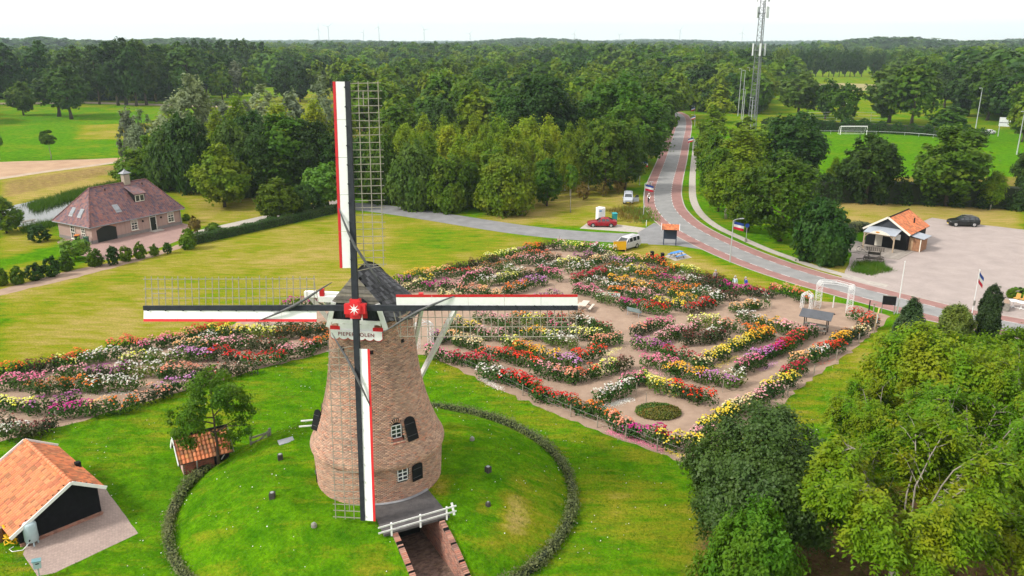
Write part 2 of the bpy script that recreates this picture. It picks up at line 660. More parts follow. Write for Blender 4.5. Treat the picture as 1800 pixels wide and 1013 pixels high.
tt, ss = fc @ np.array(PD), fc @ np.array(PN)
Fm = Fm[~((tt > 0) & (np.abs(ss) < PW + .22))]
me = np_mesh('mill_mound', np.stack([MX.ravel(), MY.ravel(), MZ.ravel()], 1), Fm, GRASS, smooth=True)
def mound_zone(X, Y):
    d = .06 + .16 * np.clip(np.sin(X * .55 + 1.0) * np.cos(Y * .47), 0, 1)
    px, py = px_arrays(X, Y, mound_h(X, Y))
    for cx, cy, rx, ry, a in ((905, 905, 32, 62, .66), (850, 890, 20, 20, .5), (655, 985, 50, 40, .55), (870, 950, 60, 30, .3), (560, 900, 90, 30, .18), (775, 860, 20, 25, .5)):
        d = np.maximum(d, a * np.exp(-(((px - cx) / rx) ** 2 + ((py - cy) / ry) ** 2)))
    return d
zone_attr(me, mound_zone(MX, MY), .0 * MX)
tag(link('mill_mound', me), 'round grassy mound under the windmill', None, None, 'structure')

# ---------------------------------------------------------------- paving and roads
ASPH = pm('asphalt', (.20, .20, .20), (.26, .258, .255), scale=.6, rough=.85, bump=.3, bscale=60)
ASPH2 = pm('asphalt_side', (.17, .17, .175), (.23, .23, .235), scale=.5, rough=.85, bump=.3, bscale=60)
REDA = pm('red_asphalt', (.24, .125, .11), (.30, .165, .15), scale=.7, rough=.85, bump=.3, bscale=60)
WHITE = pm('white_paint', (.84, .84, .835), (.77, .77, .765), scale=4, rough=.5)
KERB = pm('pale_concrete', (.42, .38, .34), (.32, .29, .26), scale=2, rough=.9)
SOIL = pm('garden_soil', (.35, .25, .185), (.25, .17, .125), scale=.9, rough=.95, bump=.6, bscale=18, contrast=(.3, .75))
TRACK = pm('sandy_track', (.42, .33, .25), (.33, .25, .19), scale=.8, rough=.95, bump=.3)

def brick_mat(name, c1, c2, mortar, scale, bw=.5, rh=.25, off=.5, rot=0, rough=.85, msize=.02, big=True):
    if name in MATS:
        return MATS[name]
    m, nt = _new(name)
    L = nt.links.new
    out = N(nt, 'ShaderNodeOutputMaterial')
    b = N(nt, 'ShaderNodeBsdfPrincipled', Roughness=rough)
    tcn = N(nt, 'ShaderNodeTexCoord')
    mp = N(nt, 'ShaderNodeMapping')
    mp.inputs['Rotation'].default_value = (0, 0, rot)
    L(tcn.outputs['Object'], mp.inputs['Vector'])
    br = N(nt, 'ShaderNodeTexBrick', Color1=(*c1, 1), Color2=(*c2, 1), Mortar=(*mortar, 1), Scale=scale)
    br.inputs['Mortar Size'].default_value = msize
    br.inputs['Brick Width'].default_value = bw
    br.inputs['Row Height'].default_value = rh
    br.offset = off
    L(mp.outputs['Vector'], br.inputs['Vector'])
    nz = N(nt, 'ShaderNodeTexNoise', Scale=.5, Detail=6)
    L(tcn.outputs['Object'], nz.inputs['Vector'])
    rp = N(nt, 'ShaderNodeMapRange')
    rp.inputs['From Min'].default_value, rp.inputs['From Max'].default_value = .3, .7
    rp.inputs['To Min'].default_value, rp.inputs['To Max'].default_value = .9, 1.1
    L(nz.outputs['Fac'], rp.inputs['Value'])
    mu = N(nt, 'ShaderNodeMixRGB', blend_type='MULTIPLY', Fac=1)
    L(br.outputs['Color'], mu.inputs['Color1'])
    L(rp.outputs['Result'], mu.inputs['Color2'])
    L(mu.outputs['Color'], b.inputs['Base Color'])
    bp = N(nt, 'ShaderNodeBump', Strength=.5, Distance=.01)
    L(br.outputs['Fac'], bp.inputs['Height'])
    bp.invert = True
    L(bp.outputs['Normal'], b.inputs['Normal'])
    L(b.outputs['BSDF'], out.inputs['Surface'])
    MATS[name] = m
    return m
PAVE = brick_mat('brick_paving', (.36, .27, .235), (.29, .215, .19), (.2, .16, .14), 2.3, rot=R(20))
LOT = brick_mat('lot_paving', (.355, .295, .275), (.315, .265, .245), (.26, .215, .2), 2.3, rot=R(35))
DRIVE = brick_mat('drive_paving', (.33, .2, .175), (.27, .17, .15), (.2, .14, .12), 2.3, rot=R(-20))

GARDEN_PX = [(0, 778), (60, 760), (150, 738), (230, 712), (320, 690), (400, 665), (480, 643), (560, 622), (600, 615), (690, 612), (757, 628), (810, 652), (870, 682), (940, 712), (1000, 737),
             (1080, 768), (1150, 795), (1205, 812), (1250, 800), (1300, 762), (1400, 688), (1480, 630), (1540, 583), (1565, 556), (1500, 536), (1440, 530), (1380, 517),
             (1300, 500), (1200, 474), (1150, 463), (1095, 455), (1075, 441), (1040, 436), (990, 428), (950, 433), (900, 447), (860, 455), (800, 472), (740, 483), (700, 492), (600, 515), (500, 535), (440, 560), (400, 574),
             (340, 585), (290, 594), (230, 604), (150, 622), (80, 642), (0, 660), (-60, 680), (-60, 800)]
sheet('garden_soil', GP(GARDEN_PX), .006, SOIL, 'bare sandy soil paths between the dahlia beds', jag=.28, seed=3, step=.7)

ROAD = smooth_line(GP([(1600, 537), (1508, 514), (1428, 491), (1391, 480), (1360, 470), (1312, 452), (1261, 430), (1217, 408), (1184, 385), (1170, 366), (1165, 346), (1169, 320), (1182, 280), (1190, 250), (1196, 228), (1198, 214), (1194, 204), (1180, 197), (1150, 193), (1110, 191)]), 2.0)
e0 = Vector(G(1700, 560)[:2])
e1 = Vector(G(1900, 597)[:2])
ROAD = smooth_line([tuple(e1), tuple(e0)] + [tuple(p) for p in ROAD[::6]] , 2.0)
# travel runs from the right edge of the picture into the distance, so +offset is the far / right-hand side
ribbon('cycle_lane', ROAD, -3.35, -1.55, .016, REDA, label='red asphalt cycle lane on the garden side of the road')
ribbon('cycle_lane', ROAD, 1.55, 3.35, .016, REDA, label='red asphalt cycle lane on the footpath side of the road')
ribbon('road', ROAD, -1.55, 1.55, .020, ASPH, label='grey asphalt country road')
ribbon('kerb_strip', ROAD, -3.55, -3.35, .018, KERB, label='pale concrete edging beside the red cycle lane')
ribbon('kerb_strip', ROAD, 3.35, 3.55, .018, KERB, label='pale concrete edging on the far road edge')
mb = MB()
nn = normals2(ROAD)
acc = [0]
for i in range(1, len(ROAD)):
    acc.append(acc[-1] + (ROAD[i] - ROAD[i - 1]).length)
def road_at(s):
    i = max(0, min(len(ROAD) - 2, int(np.searchsorted(acc, s)) - 1))
    t = (s - acc[i]) / max(1e-6, acc[i + 1] - acc[i])
    return ROAD[i].lerp(ROAD[i + 1], t), nn[i].lerp(nn[i + 1], t)
s = 0
while s < acc[-1] - 2:
    for off in (-1.55, 1.55):
        a, n1 = road_at(s)
        b, n2 = road_at(s + (1.0 if s > 80 else 1.3))
        q = [a + n1 * (off - .05), a + n1 * (off + .05), b + n2 * (off + .05), b + n2 * (off - .05)]
        mb.face([(p.x, p.y, .024) for p in q])
    s += 2.2 if s > 80 else 2.7
tag(mb.build('road_markings', pm('worn_marking', (.62, .61, .6), (.45, .44, .43), scale=3, rough=.7)), 'white dashed lines along both edges of the road', None, None, 'structure')

SIDE = smooth_line(GP([(590, 361), (640, 364), (700, 371), (760, 380), (900, 402), (1000, 413), (1078, 418), (1150, 420), (1205, 420)]), 3)
ribbon('side_road', SIDE, -2.9, 2.9, .010, ASPH2, label='grey asphalt lane branching off towards the house')
sheet('side_road', GP([(1120, 410), (1150, 392), (1163, 398), (1192, 412), (1215, 425), (1240, 440), (1190, 432), (1140, 430)]), .013, ASPH2, 'asphalt mouth of the lane at the road')
sheet('parking_bay', GP([(1019, 402), (1034, 391), (1070, 393), (1142, 402), (1133, 410)]), .012, KERB, 'pale concrete parking bay under the red car')
FOOT = smooth_line(GP([(1560, 503), (1520, 495), (1492, 486), (1466, 479), (1425, 467), (1388, 453), (1354, 441), (1303, 419), (1261, 399), (1232, 376), (1219, 352), (1217, 327), (1218, 300), (1221, 270), (1224, 245)]), 2)
ribbon('footpath', FOOT, -.65, .65, .009, KERB, label='narrow pale footpath on the far side of the road')
sheet('parking_lot', GP([(1640, 383), (1690, 391), (1800, 404), (1950, 420), (1950, 610), (1800, 577), (1740, 566), (1660, 553), (1600, 541), (1545, 527), (1500, 503), (1478, 492), (1490, 470), (1500, 440), (1530, 415)]), .008, LOT, 'pinkish grey brick parking lot', jag=.12, step=1.5)
# farm side
FIELD = pm('ploughed_field', (.32, .2, .125), (.4, .27, .17), scale=.25, rough=.95, bump=.3)
sheet('dirt_field', GP([(-80, 287), (0, 285), (120, 281), (236, 277), (232, 281), (110, 297), (0, 313), (-80, 322)]), .006, FIELD, 'brown bare field strip below the meadow', jag=.5, step=4)
TR = smooth_line(GP([(-60, 322), (0, 314), (80, 302), (150, 293), (215, 284), (250, 279)]), 3)
ribbon('cart_track', TR, -1.3, 1.3, .011, TRACK, label='pale sandy cart track past the pond')
WATER = pm('pond_water', (.03, .035, .03), (.02, .025, .02), scale=1, rough=.06, spec=.8)
sheet('pond', GP([(-40, 385), (0, 372), (30, 360), (60, 352), (100, 348), (140, 344), (146, 352), (130, 372), (90, 388), (40, 398), (-40, 410)]), .008, WATER, 'still pond mirroring the white sky', jag=.4, step=2)
sheet('driveway', GP([(100, 426), (112, 419), (162, 427), (318, 392), (335, 396), (335, 403), (322, 420), (270, 440), (190, 458), (120, 446)]), .006, DRIVE, 'red brick driveway in front of the farmhouse')
sheet('garden_path', GP([(335, 408), (470, 378), (590, 352), (610, 350), (612, 354), (480, 384), (345, 415)]), .007, KERB, 'narrow grey path along the clipped hedge')
sheet('planting_strip', GP([(-40, 520), (120, 477), (200, 461), (270, 444), (330, 425), (345, 428), (270, 452), (150, 484), (0, 520), (-40, 532)]), .006, SOIL, 'bare soil strip under the row of shrubs', jag=.2, step=1)
sheet('barn_yard', GP([(58, 1001), (40, 975), (70, 905), (160, 835), (178, 850), (243, 938), (95, 1008), (66, 1013)]), .008, PAVE, 'brick paved yard round the black barn', jag=.02, step=.6)
sheet('picnic_pad', GP([(1168, 451), (1195, 440), (1216, 453), (1187, 459)]), .007, KERB, 'grey paved pad under the blue picnic table')
sheet('meadow_path', GP([(0, 184), (150, 182), (280, 186), (420, 190), (420, 187), (280, 183), (150, 179), (0, 181)]), .006, TRACK, 'thin sandy path under the far tall trees')
sheet('crop_field', GP([(1405, 150), (1480, 146), (1560, 150), (1580, 158), (1500, 160), (1400, 158)]), .006, pm('stubble', (.3, .25, .1), (.24, .21, .08), scale=.1), 'yellowish stubble field far beyond the sports ground')
# ================================================================== VEGETATION
BARK = pm('bark', (.10, .075, .055), (.06, .045, .035), scale=6, rough=.95, bump=.6)
BARKG = pm('grey_bark', (.30, .27, .23), (.17, .15, .125), scale=5, rough=.95, bump=.4)
BIRCHB = pm('birch_bark', (.55, .52, .46), (.3, .27, .23), scale=4, rough=.9, contrast=(.5, .6))
LM = {
    'oak': leafm('oak_leaves', (.040, .102, .006), (.082, .165, .009), (.110, .170, .010), gloss=.1, objvar=.33),
    'dark': leafm('dark_leaves', (.022, .062, .010), (.050, .110, .015), (.062, .112, .016), gloss=.1, objvar=.33),
    'nearoak': leafm('near_oak_leaves', (.026, .072, .010), (.075, .135, .030), (.07, .125, .016), gloss=.25, objvar=.05),
    'green': leafm('green_leaves', (.050, .122, .007), (.095, .185, .010), (.125, .18, .010), gloss=.1, objvar=.3),
    'lime': leafm('lime_leaves', (.066, .135, .006), (.120, .195, .008), (.145, .19, .008), gloss=.1),
    'birch': leafm('birch_leaves', (.115, .200, .010), (.185, .275, .014), (.22, .26, .016), gloss=.05),
    'willow': leafm('willow_leaves', (.125, .165, .095), (.200, .235, .150), (.16, .20, .09), gloss=.12, trans=.25),
    'bright': leafm('bright_leaves', (.085, .21, .012), (.13, .27, .016), (.16, .25, .014)),
    'walnut': leafm('walnut_leaves', (.066, .170, .004), (.135, .258, .007), (.20, .24, .007), gloss=.12, objvar=.12, nscale=.6),
    'rust': leafm('rusty_leaves', (.16, .12, .02), (.2, .13, .02), (.13, .13, .02)),
    'conifer': leafm('conifer_needles', (.022, .055, .018), (.04, .085, .022), (.045, .08, .02), trans=.1),
    'yew': leafm('yew_needles', (.016, .036, .012), (.032, .056, .015), None, trans=.05, gloss=.1),
    'thuja': leafm('golden_thuja', (.085, .13, .012), (.125, .165, .018), (.14, .16, .02), trans=.15),
    'hedge': leafm('hedge_leaves', (.032, .075, .012), (.06, .11, .02), (.08, .11, .03), objvar=.08),
    'scrub': leafm('scrubby_leaves', (.10, .14, .045), (.19, .23, .09), (.2, .2, .1), objvar=.08),
}
ENV = {
    'round': lambda t: (np.clip(1 - (2 * t - 1) ** 2, 0, 1)) ** .45,
    'dome': lambda t: (np.clip(1 - t ** 2.4, 0, 1)) ** .5 * (.55 + .45 * np.clip(t * 4, 0, 1)),
    'oval': lambda t: np.sin(np.pi * np.clip(t, 0, 1) ** .75) ** .7 + .03,
    'cone': lambda t: (1 - t) ** .85 * (.75 + .25 * np.clip(t * 6, 0, 1)) + .02,
    'column': lambda t: np.clip(1 - t ** 5, 0, 1) ** .6 * .95 + .05,
    'birch': lambda t: np.sin(np.pi * np.clip(t, 0, 1) ** .65) ** .8 * (1 - .25 * t) + .04,
}
def unit(a):
    return a / np.maximum(np.linalg.norm(a, axis=-1, keepdims=True), 1e-6)
def leaf_quads(rng, P, Nn, size, aspect, fold=0.0):
    """diamond leaves centred at P with normals Nn"""
    n = len(P)
    r = unit(rng.normal(size=(n, 3)))
    a = unit(np.cross(Nn, r))
    b = np.cross(Nn, a)
    s = size * rng.uniform(.65, 1.3, (n, 1))
    a, b = a * s * .5, b * s * aspect * .5
    V = np.stack([P - a, P + b + Nn * s * fold, P + a, P - b + Nn * s * fold], 1).reshape(-1, 3)
    F = np.arange(4 * n, dtype=np.int32).reshape(n, 4)
    return V, F
def crown_arrays(seed, h0, h1, Rr, env='round', lobes=14, clumps=260, per=30, leaf=.3, aspect=.6, lump=.42, cr=.13, flat=.85, up=.35, hang=0.0, inner=.12, shell=.42):
    rng = np.random.default_rng(seed)
    f = ENV[env]
    t = np.clip(rng.beta(1.3, 1.3, lobes), .04, .96)
    t[:max(2, lobes // 5)] = np.linspace(.7, .93, max(2, lobes // 5))
    ang = rng.uniform(0, 2 * math.pi, lobes) + np.arange(lobes) * 2.4
    lr = Rr * lump * rng.uniform(.65, 1.1, lobes) * (.45 + .55 * f(t))
    dist = np.clip(f(t) * Rr - lr * .75, 0, None) * rng.uniform(.7, 1.08, lobes)
    LC = np.stack([dist * np.cos(ang), dist * np.sin(ang), h0 + (h1 - h0) * t], 1)
    LC[:, 2] = np.minimum(LC[:, 2], h1 - lr * .7)
    LC[:, 2] = np.maximum(LC[:, 2], h0 + lr * .35)
    p = lr ** 2 / np.sum(lr ** 2)
    k = rng.choice(lobes, clumps * 2, p=p)
    d = rng.normal(size=(clumps * 2, 3))
    d[:, 2] += .25
    d = unit(d)
    c = LC[k] + d * (lr[k] * rng.uniform(.78, 1.08, clumps * 2))[:, None]
    ins = (np.linalg.norm(c[:, None] - LC[None], axis=2) < lr[None] * .72).any(1)
    ok = ~ins | (rng.random(clumps * 2) < inner)
    nl_ = int(clumps * (1 - shell))
    c, d = c[ok][:nl_], d[ok][:nl_]
    ns = clumps - nl_                     # the rest sits on the outline itself, bulging unevenly
    if ns:
        te = rng.random(ns * 3)
        w_ = f(te)
        te = te[rng.random(ns * 3) < w_ / w_.max()][:ns]
        ae = rng.uniform(0, 2 * math.pi, len(te))
        q1, q2 = rng.uniform(0, 6.28, 2)
        bul = .84 + .13 * np.sin(3 * ae + 7 * te + q1) + .09 * np.sin(5 * ae - 9 * te + q2)
        re_ = np.maximum(f(te), .12) * Rr * bul * rng.uniform(.82, 1.02, len(te))
        ce_ = np.stack([re_ * np.cos(ae), re_ * np.sin(ae), h0 + (h1 - h0) * (te * .95 + .02)], 1)
        de = unit(np.stack([np.cos(ae), np.sin(ae), (te - .4) * 2.2], 1))
        c, d = np.concatenate([c, ce_]), np.concatenate([d, de])
    nc = len(c)
    ce = np.array([0, 0, h0 + (h1 - h0) * .45])
    out = unit(c - ce)
    rad = Rr * cr * rng.uniform(.6, 1.3, nc)
    ci = np.repeat(np.arange(nc), per)
    off = rng.normal(size=(nc * per, 3)) * np.array([1, 1, flat])
    P = c[ci] + off * rad[ci][:, None] * .6
    P[:, 2] -= hang * rng.random(nc * per) ** 1.3 * rad[ci] * 2.2
    nn = unit(out[ci] * .55 + d[ci] * .35 + np.array([0, 0, up]) + rng.normal(size=(nc * per, 3)) * .48)
    P[:, 2] = np.maximum(P[:, 2], .05)
    V, F = leaf_quads(rng, P, nn, leaf, aspect)
    tint = np.clip(.55 * rng.random(nc)[ci] + .45 * rng.random(nc * per), 0, 1)
    return V, F, tint, LC, lr
def trunk_mb(h0, h1, LC, tr, seed, limbs=6, n=7, bend=.02):
    rng = random.Random(seed)
    mb = MB()
    top = h0 + (h1 - h0) * .72
    H = top
    pts, rad = [], []
    for i in range(7):
        t = i / 6
        pts.append((rng.uniform(-1, 1) * bend * H * (t > 0), rng.uniform(-1, 1) * bend * H * (t > 0), t * H))
        rad.append(tr * (1.25 if i == 0 else 1.0) * (1 - .82 * t))
    mb.tube(pts, rad, n)
    order = sorted(range(len(LC)), key=lambda i: -np.hypot(LC[i][0], LC[i][1]))
    for i in order[:limbs]:
        q = Vector(LC[i])
        zs = max(h0 * .75, min(q.z - .25 * math.hypot(q.x, q.y) - .1, top * .85))
        zs = max(zs, H * .12)
        a = Vector((0, 0, zs))
        j = zs / H * 6
        i0 = min(5, int(j))
        a = Vector(pts[i0]).lerp(Vector(pts[i0 + 1]), j - i0)
        m = a.lerp(q, .5) + Vector((rng.uniform(-.1, .1), rng.uniform(-.1, .1), .08)) * (q - a).length
        mb.tube([a, m, q], [tr * .42, tr * .26, tr * .07], max(4, n - 2), cap=False)
    return mb
PROTO = {}
def proto(kind, lod, leafmat, bark, H, Rr, h0, tr, variants=2, limbs=6, **k):
    for v in range(variants):
        sd = (hash_(kind) + 17 * lod + 101 * v) % 100000
        V, F, tint, LC, lr = crown_arrays(sd, h0, H, Rr, **k)
        tm = trunk_mb(h0, H, LC, tr, sd, limbs)
        PROTO.setdefault((kind, lod), []).append(dict(V=V, F=F, t=tint, tm=tm, H=H, R=Rr, lm=leafmat, bk=bark, crown=None, trunk=None, whole=None))
def hash_(s):
    h = 7
    for c in s:
        h = (h * 31 + ord(c)) % 1000003
    return h
def p_crown(p):
    if p['crown'] is None:
        p['crown'] = np_mesh('crown', p['V'], p['F'], p['lm'], p['t'])
        p['trunk'] = p['tm'].mesh('trunk', p['bk'], True)
    return p['crown'], p['trunk']
def p_whole(p):
    if p['whole'] is None:
        tv, tf = np.array(p['tm'].v), p['tm'].f
        nv = len(p['V'])
        quads = np.array([f for f in tf if len(f) == 4], np.int32) + nv
        p['whole'] = np_mesh('tree', np.concatenate([p['V'], tv]), np.concatenate([p['F'], quads]), [p['lm'], p['bk']],
                             np.concatenate([p['t'], np.zeros(len(quads))]), np.concatenate([np.zeros(len(p['F']), int), np.ones(len(quads), int)]))
    return p['whole']

# mid distance (75 - 190 m): leaves a third of a metre across
M1 = dict(per=28, leaf=.56, aspect=.66)
proto('oak', 1, LM['oak'], BARK, 14, 5.2, 1.4, .32, 2, env='round', clumps=360, lobes=15, **M1)
proto('green', 1, LM['green'], BARK, 12, 4.2, 1.2, .24, 2, env='oval', clumps=300, lobes=13, **M1)
proto('dark', 1, LM['dark'], BARK, 12, 4.4, .9, .26, 2, env='round', clumps=340, lobes=14, **M1)
proto('lime', 1, LM['lime'], BARK, 9, 3.9, .9, .22, 2, env='oval', clumps=340, lobes=14, **M1)
proto('birch', 1, LM['birch'], BIRCHB, 13, 2.7, 2.2, .14, 3, env='birch', clumps=230, lobes=15, per=28, leaf=.42, aspect=.6, hang=1.0, flat=1.0, lump=.4, cr=.2, limbs=8)
proto('willow', 1, LM['willow'], BARKG, 14, 3.6, 2.0, .26, 2, env='oval', clumps=300, lobes=16, per=28, leaf=.6, aspect=.4, flat=1.2, up=.6, lump=.38)
proto('bright', 1, LM['bright'], BARK, 8, 3.6, 1.8, .16, 1, env='round', clumps=300, lobes=13, **M1)
proto('bush', 1, LM['lime'], BARK, 8.4, 5.4, .1, .2, 2, env='dome', clumps=430, lobes=18, **M1)
proto('darkbush', 1, LM['dark'], BARK, 7, 4.6, .1, .2, 2, env='dome', clumps=400, lobes=16, **M1)
proto('greenbush', 1, LM['green'], BARK, 7, 4.6, .1, .2, 2, env='dome', clumps=400, lobes=16, **M1)
proto('rustbush', 1, LM['rust'], BARK, 3, 1.1, .1, .05, 1, env='oval', clumps=120, lobes=6, per=18, leaf=.26, aspect=.65)
proto('shrub', 1, LM['green'], BARK, 2.2, 1.05, .02, .06, 2, env='dome', shell=.7, clumps=150, lobes=8, per=20, leaf=.22, aspect=.65)
proto('darkshrub', 1, LM['dark'], BARK, 2.2, 1.1, .02, .06, 2, env='dome', shell=.7, clumps=150, lobes=8, per=20, leaf=.22, aspect=.65)
proto('sapling', 1, LM['green'], BARKG, 5, 1.2, 2.6, .07, 1, env='round', clumps=110, lobes=6, per=20, leaf=.36, aspect=.65)
# far (190 - 420 m)
M2 = dict(per=13, leaf=1.15, aspect=.75, inner=.05)
proto('oak', 2, LM['oak'], BARK, 17, 6.4, 2.6, .4, 3, env='round', clumps=240, lobes=13, limbs=4, **M2)
proto('green', 2, LM['green'], BARK, 15, 5.0, 3.0, .3, 2, env='oval', clumps=210, lobes=12, limbs=4, **M2)
proto('dark', 2, LM['dark'], BARK, 17, 5.6, 3.0, .4, 2, env='round', clumps=240, lobes=13, limbs=4, **M2)
proto('lime', 2, LM['lime'], BARK, 13, 5.0, 2.4, .3, 2, env='oval', clumps=210, lobes=12, limbs=4, **M2)
proto('birch', 2, LM['birch'], BIRCHB, 14, 3.2, 2.5, .2, 2, env='birch', clumps=170, lobes=12, per=13, leaf=.85, aspect=.65, hang=.8, flat=1.0, limbs=4)
proto('willow', 2, LM['willow'], BARKG, 14, 4.4, 2.0, .3, 2, env='oval', clumps=210, lobes=13, per=13, leaf=1.05, aspect=.5, flat=1.1, limbs=4)
proto('poplar', 2, LM['dark'], BARK, 28, 4.2, 4.0, .4, 2, env='oval', clumps=230, lobes=16, per=14, leaf=1.25, aspect=.75, limbs=4)
proto('highoak', 2, LM['dark'], BARK, 24, 6.6, 4.6, .55, 3, env='round', clumps=260, lobes=15, per=14, leaf=1.2, aspect=.75, limbs=7, lump=.44)

TR_RNG = random.Random(5)
def tree(kind, x, y, h, wd=None, name=None, label=None, group=None, whole=False, lod=None, rz=None, z=0.0):
    d = math.hypot(x, y)
    l = lod if lod is not None else (1 if d < 190 else 2)
    if (kind, l) not in PROTO:
        l = 3 - l if (kind, 3 - l) in PROTO else 0
    p = TR_RNG.choice(PROTO[(kind, l)])
    sxy = (wd / 2) / p['R'] if wd else h / p['H']
    s = (sxy * TR_RNG.uniform(.95, 1.05), sxy * TR_RNG.uniform(.95, 1.05), h / p['H'])
    rz = TR_RNG.uniform(0, 6.28) if rz is None else rz
    if whole:
        o = link(name, p_whole(p), loc=(x, y, z), rz=rz, sc=s)
        return tag(o, label, 'tree', group)
    t = thing(name, label, 'tree', (x, y, z), rz, group)
    t.scale = s
    cm, tm = p_crown(p)
    link('crown', cm, t)
    link('trunk', tm, t)
    return t
def tree_px(kind, bx, by, top, wpx, name, label, group=None, **k):
    b = G(bx, by)
    h = HT(bx, by, top)
    dep = b.y * math.cos(_P) + CAM_H * math.sin(_P)
    return tree(kind, b.x, b.y, h, wpx * dep / _F, name, label, group, **k)

# ---- single trees one can point at -------------------------------------------------
tree_px('lime', 395, 364, 262, 92, 'lime_tree', 'dense rounded green tree alone on the dry lawn beside the brick farmhouse')
tree_px('lime', 493, 386, 317, 72, 'young_tree', 'small yellow green tree at the corner of the clipped hedge')
tree_px('darkbush', 540, 376, 328, 62, 'dark_bush', 'dark low bush between the yellow green tree and the fresh green one')
tree_px('bright', 577, 368, 293, 84, 'maple_tree', 'fresh bright green tree by the lane, just left of the upright sail')
tree_px('lime', 240, 328, 266, 76, 'round_tree', 'rounded dark green tree right behind the farmhouse chimney')
tree_px('sapling', 90, 281, 230, 28, 'sapling', 'thin young tree with a pale stem alone in the meadow')
tree_px('sapling', 0, 281, 236, 22, 'sapling', 'young tree cut by the left picture edge in the meadow')
tree_px('highoak', 126, 210, 120, 66, 'meadow_oak', 'heavy dark oak in the meadow, right one of the leaning pair')
tree_px('highoak', 104, 205, 124, 76, 'meadow_oak', 'heavy dark oak in the meadow, left one of the leaning pair')
tree_px('lime', 42, 203, 146, 46, 'meadow_tree', 'yellowish small tree left of the pair of dark meadow oaks')
for bx, by, top, wp in ((235, 300, 195, 45), (262, 305, 192, 52), (318, 312, 172, 84), (352, 300, 137, 74), (398, 300, 180, 70), (470, 300, 150, 84), (520, 290, 165, 60), (578, 300, 133, 62), (440, 290, 180, 50)):
    tree_px('willow', bx, by, top, wp, 'willow_tree', 'silvery grey green willow in the thicket behind the farmhouse', 'willows behind the farmhouse')
for bx, by, top, wp in ((300, 335, 226, 80), (345, 338, 208, 92), (420, 345, 222, 92), (470, 348, 232, 84), (505, 345, 205, 110), (550, 345, 216, 84), (598, 345, 236, 76), (640, 350, 246, 70), (270, 325, 240, 50), (455, 330, 200, 70)):
    tree_px(TR_RNG.choice(['dark', 'green', 'darkbush', 'dark']), bx, by, top, wp, 'thicket_tree', 'dark green leafy tree in the thicket behind the farmhouse', 'trees of the thicket behind the farmhouse')
for bx, by, top, wp in ((430, 320, 165, 60), (500, 315, 165, 66), (560, 320, 170, 66), (610, 320, 165, 60), (390, 318, 190, 56)):
    tree_px('birch', bx, by, top, wp, 'birch_tree', 'yellow green birch rising over the thicket behind the farmhouse', 'birches of the thicket')
# the row of tall trees at the far meadow edge
for i, (bx, top, wp, by) in enumerate(((-12, 78, 70, 184), (14, 80, 74, 183), (78, 76, 52, 182), (135, 84, 58, 183), (175, 84, 46, 184), (208, 74, 60, 186), (222, 71, 66, 185), (240, 80, 50, 187), (258, 74, 54, 185), (275, 80, 50, 180), (300, 82, 56, 178), (322, 78, 50, 176), (334, 82, 66, 184), (365, 92, 44, 172), (400, 96, 48, 172))):
    tree_px('highoak', bx, by, top, wp, 'tall_tree', 'tall dark tree with a bare trunk in the row beyond the meadow', 'row of tall trees beyond the meadow')
for i in range(11):
    tree_px('poplar', 338 + i * 12.5 + TR_RNG.uniform(-3, 3), 150, 69 + TR_RNG.uniform(-3, 5), 24, 'poplar_tree', 'dark poplar in the tall block rising above the far treeline', 'block of poplars on the skyline', whole=True)
for bx, by, top, wp, k in ((392, 182, 112, 46, 'green'), (420, 180, 112, 44, 'willow'), (446, 180, 114, 40, 'green'), (500, 178, 115, 44, 'dark'), (528, 180, 118, 40, 'dark'), (480, 150, 86, 60, 'oak'), (520, 152, 88, 60, 'dark'), (560, 178, 108, 46, 'green'), (600, 178, 106, 46, 'lime')):
    tree_px(k, bx, by, top, wp, 'park_tree', 'rounded tree in the park strip left of the upright sail', 'trees in the park strip', whole=True)
# in front of the central wood
tree_px('bush', 890, 374, 281, 112, 'round_bush', 'large round yellow green bush at the front of the central wood')
tree_px('darkbush', 728, 368, 258, 84, 'dark_bush', 'dark glossy bush at the wood edge, left of the large round bush')
tree_px('greenbush', 790, 370, 282, 84, 'green_bush', 'green bush squeezed between the dark bush and the large round bush')
tree_px('greenbush', 672, 356, 250, 74, 'green_bush', 'tall green bush seen through the lattice of the upright sail')
tree_px('oak', 1062, 340, 212, 86, 'oak_tree', 'spreading oak over bare stems at the wood corner by the open car')
tree_px('oak', 1098, 334, 228, 76, 'oak_tree', 'oak at the outermost wood corner, overhanging the road verge')
tree_px('sapling', 1003, 374, 290, 24, 'staked_sapling', 'slender staked sapling on the grass before the wood')
tree_px('rustbush', 1025, 352, 322, 22, 'yellowing_shrub', 'yellowing shrub before the dark wood edge, left one of three')
tree_px('rustbush', 1060, 346, 320, 20, 'yellowing_shrub', 'yellowing shrub before the dark wood edge, middle one of three')
tree_px('rustbush', 1088, 342, 310, 20, 'yellowing_shrub', 'taller yellowing shrub before the wood edge, nearest the open car')
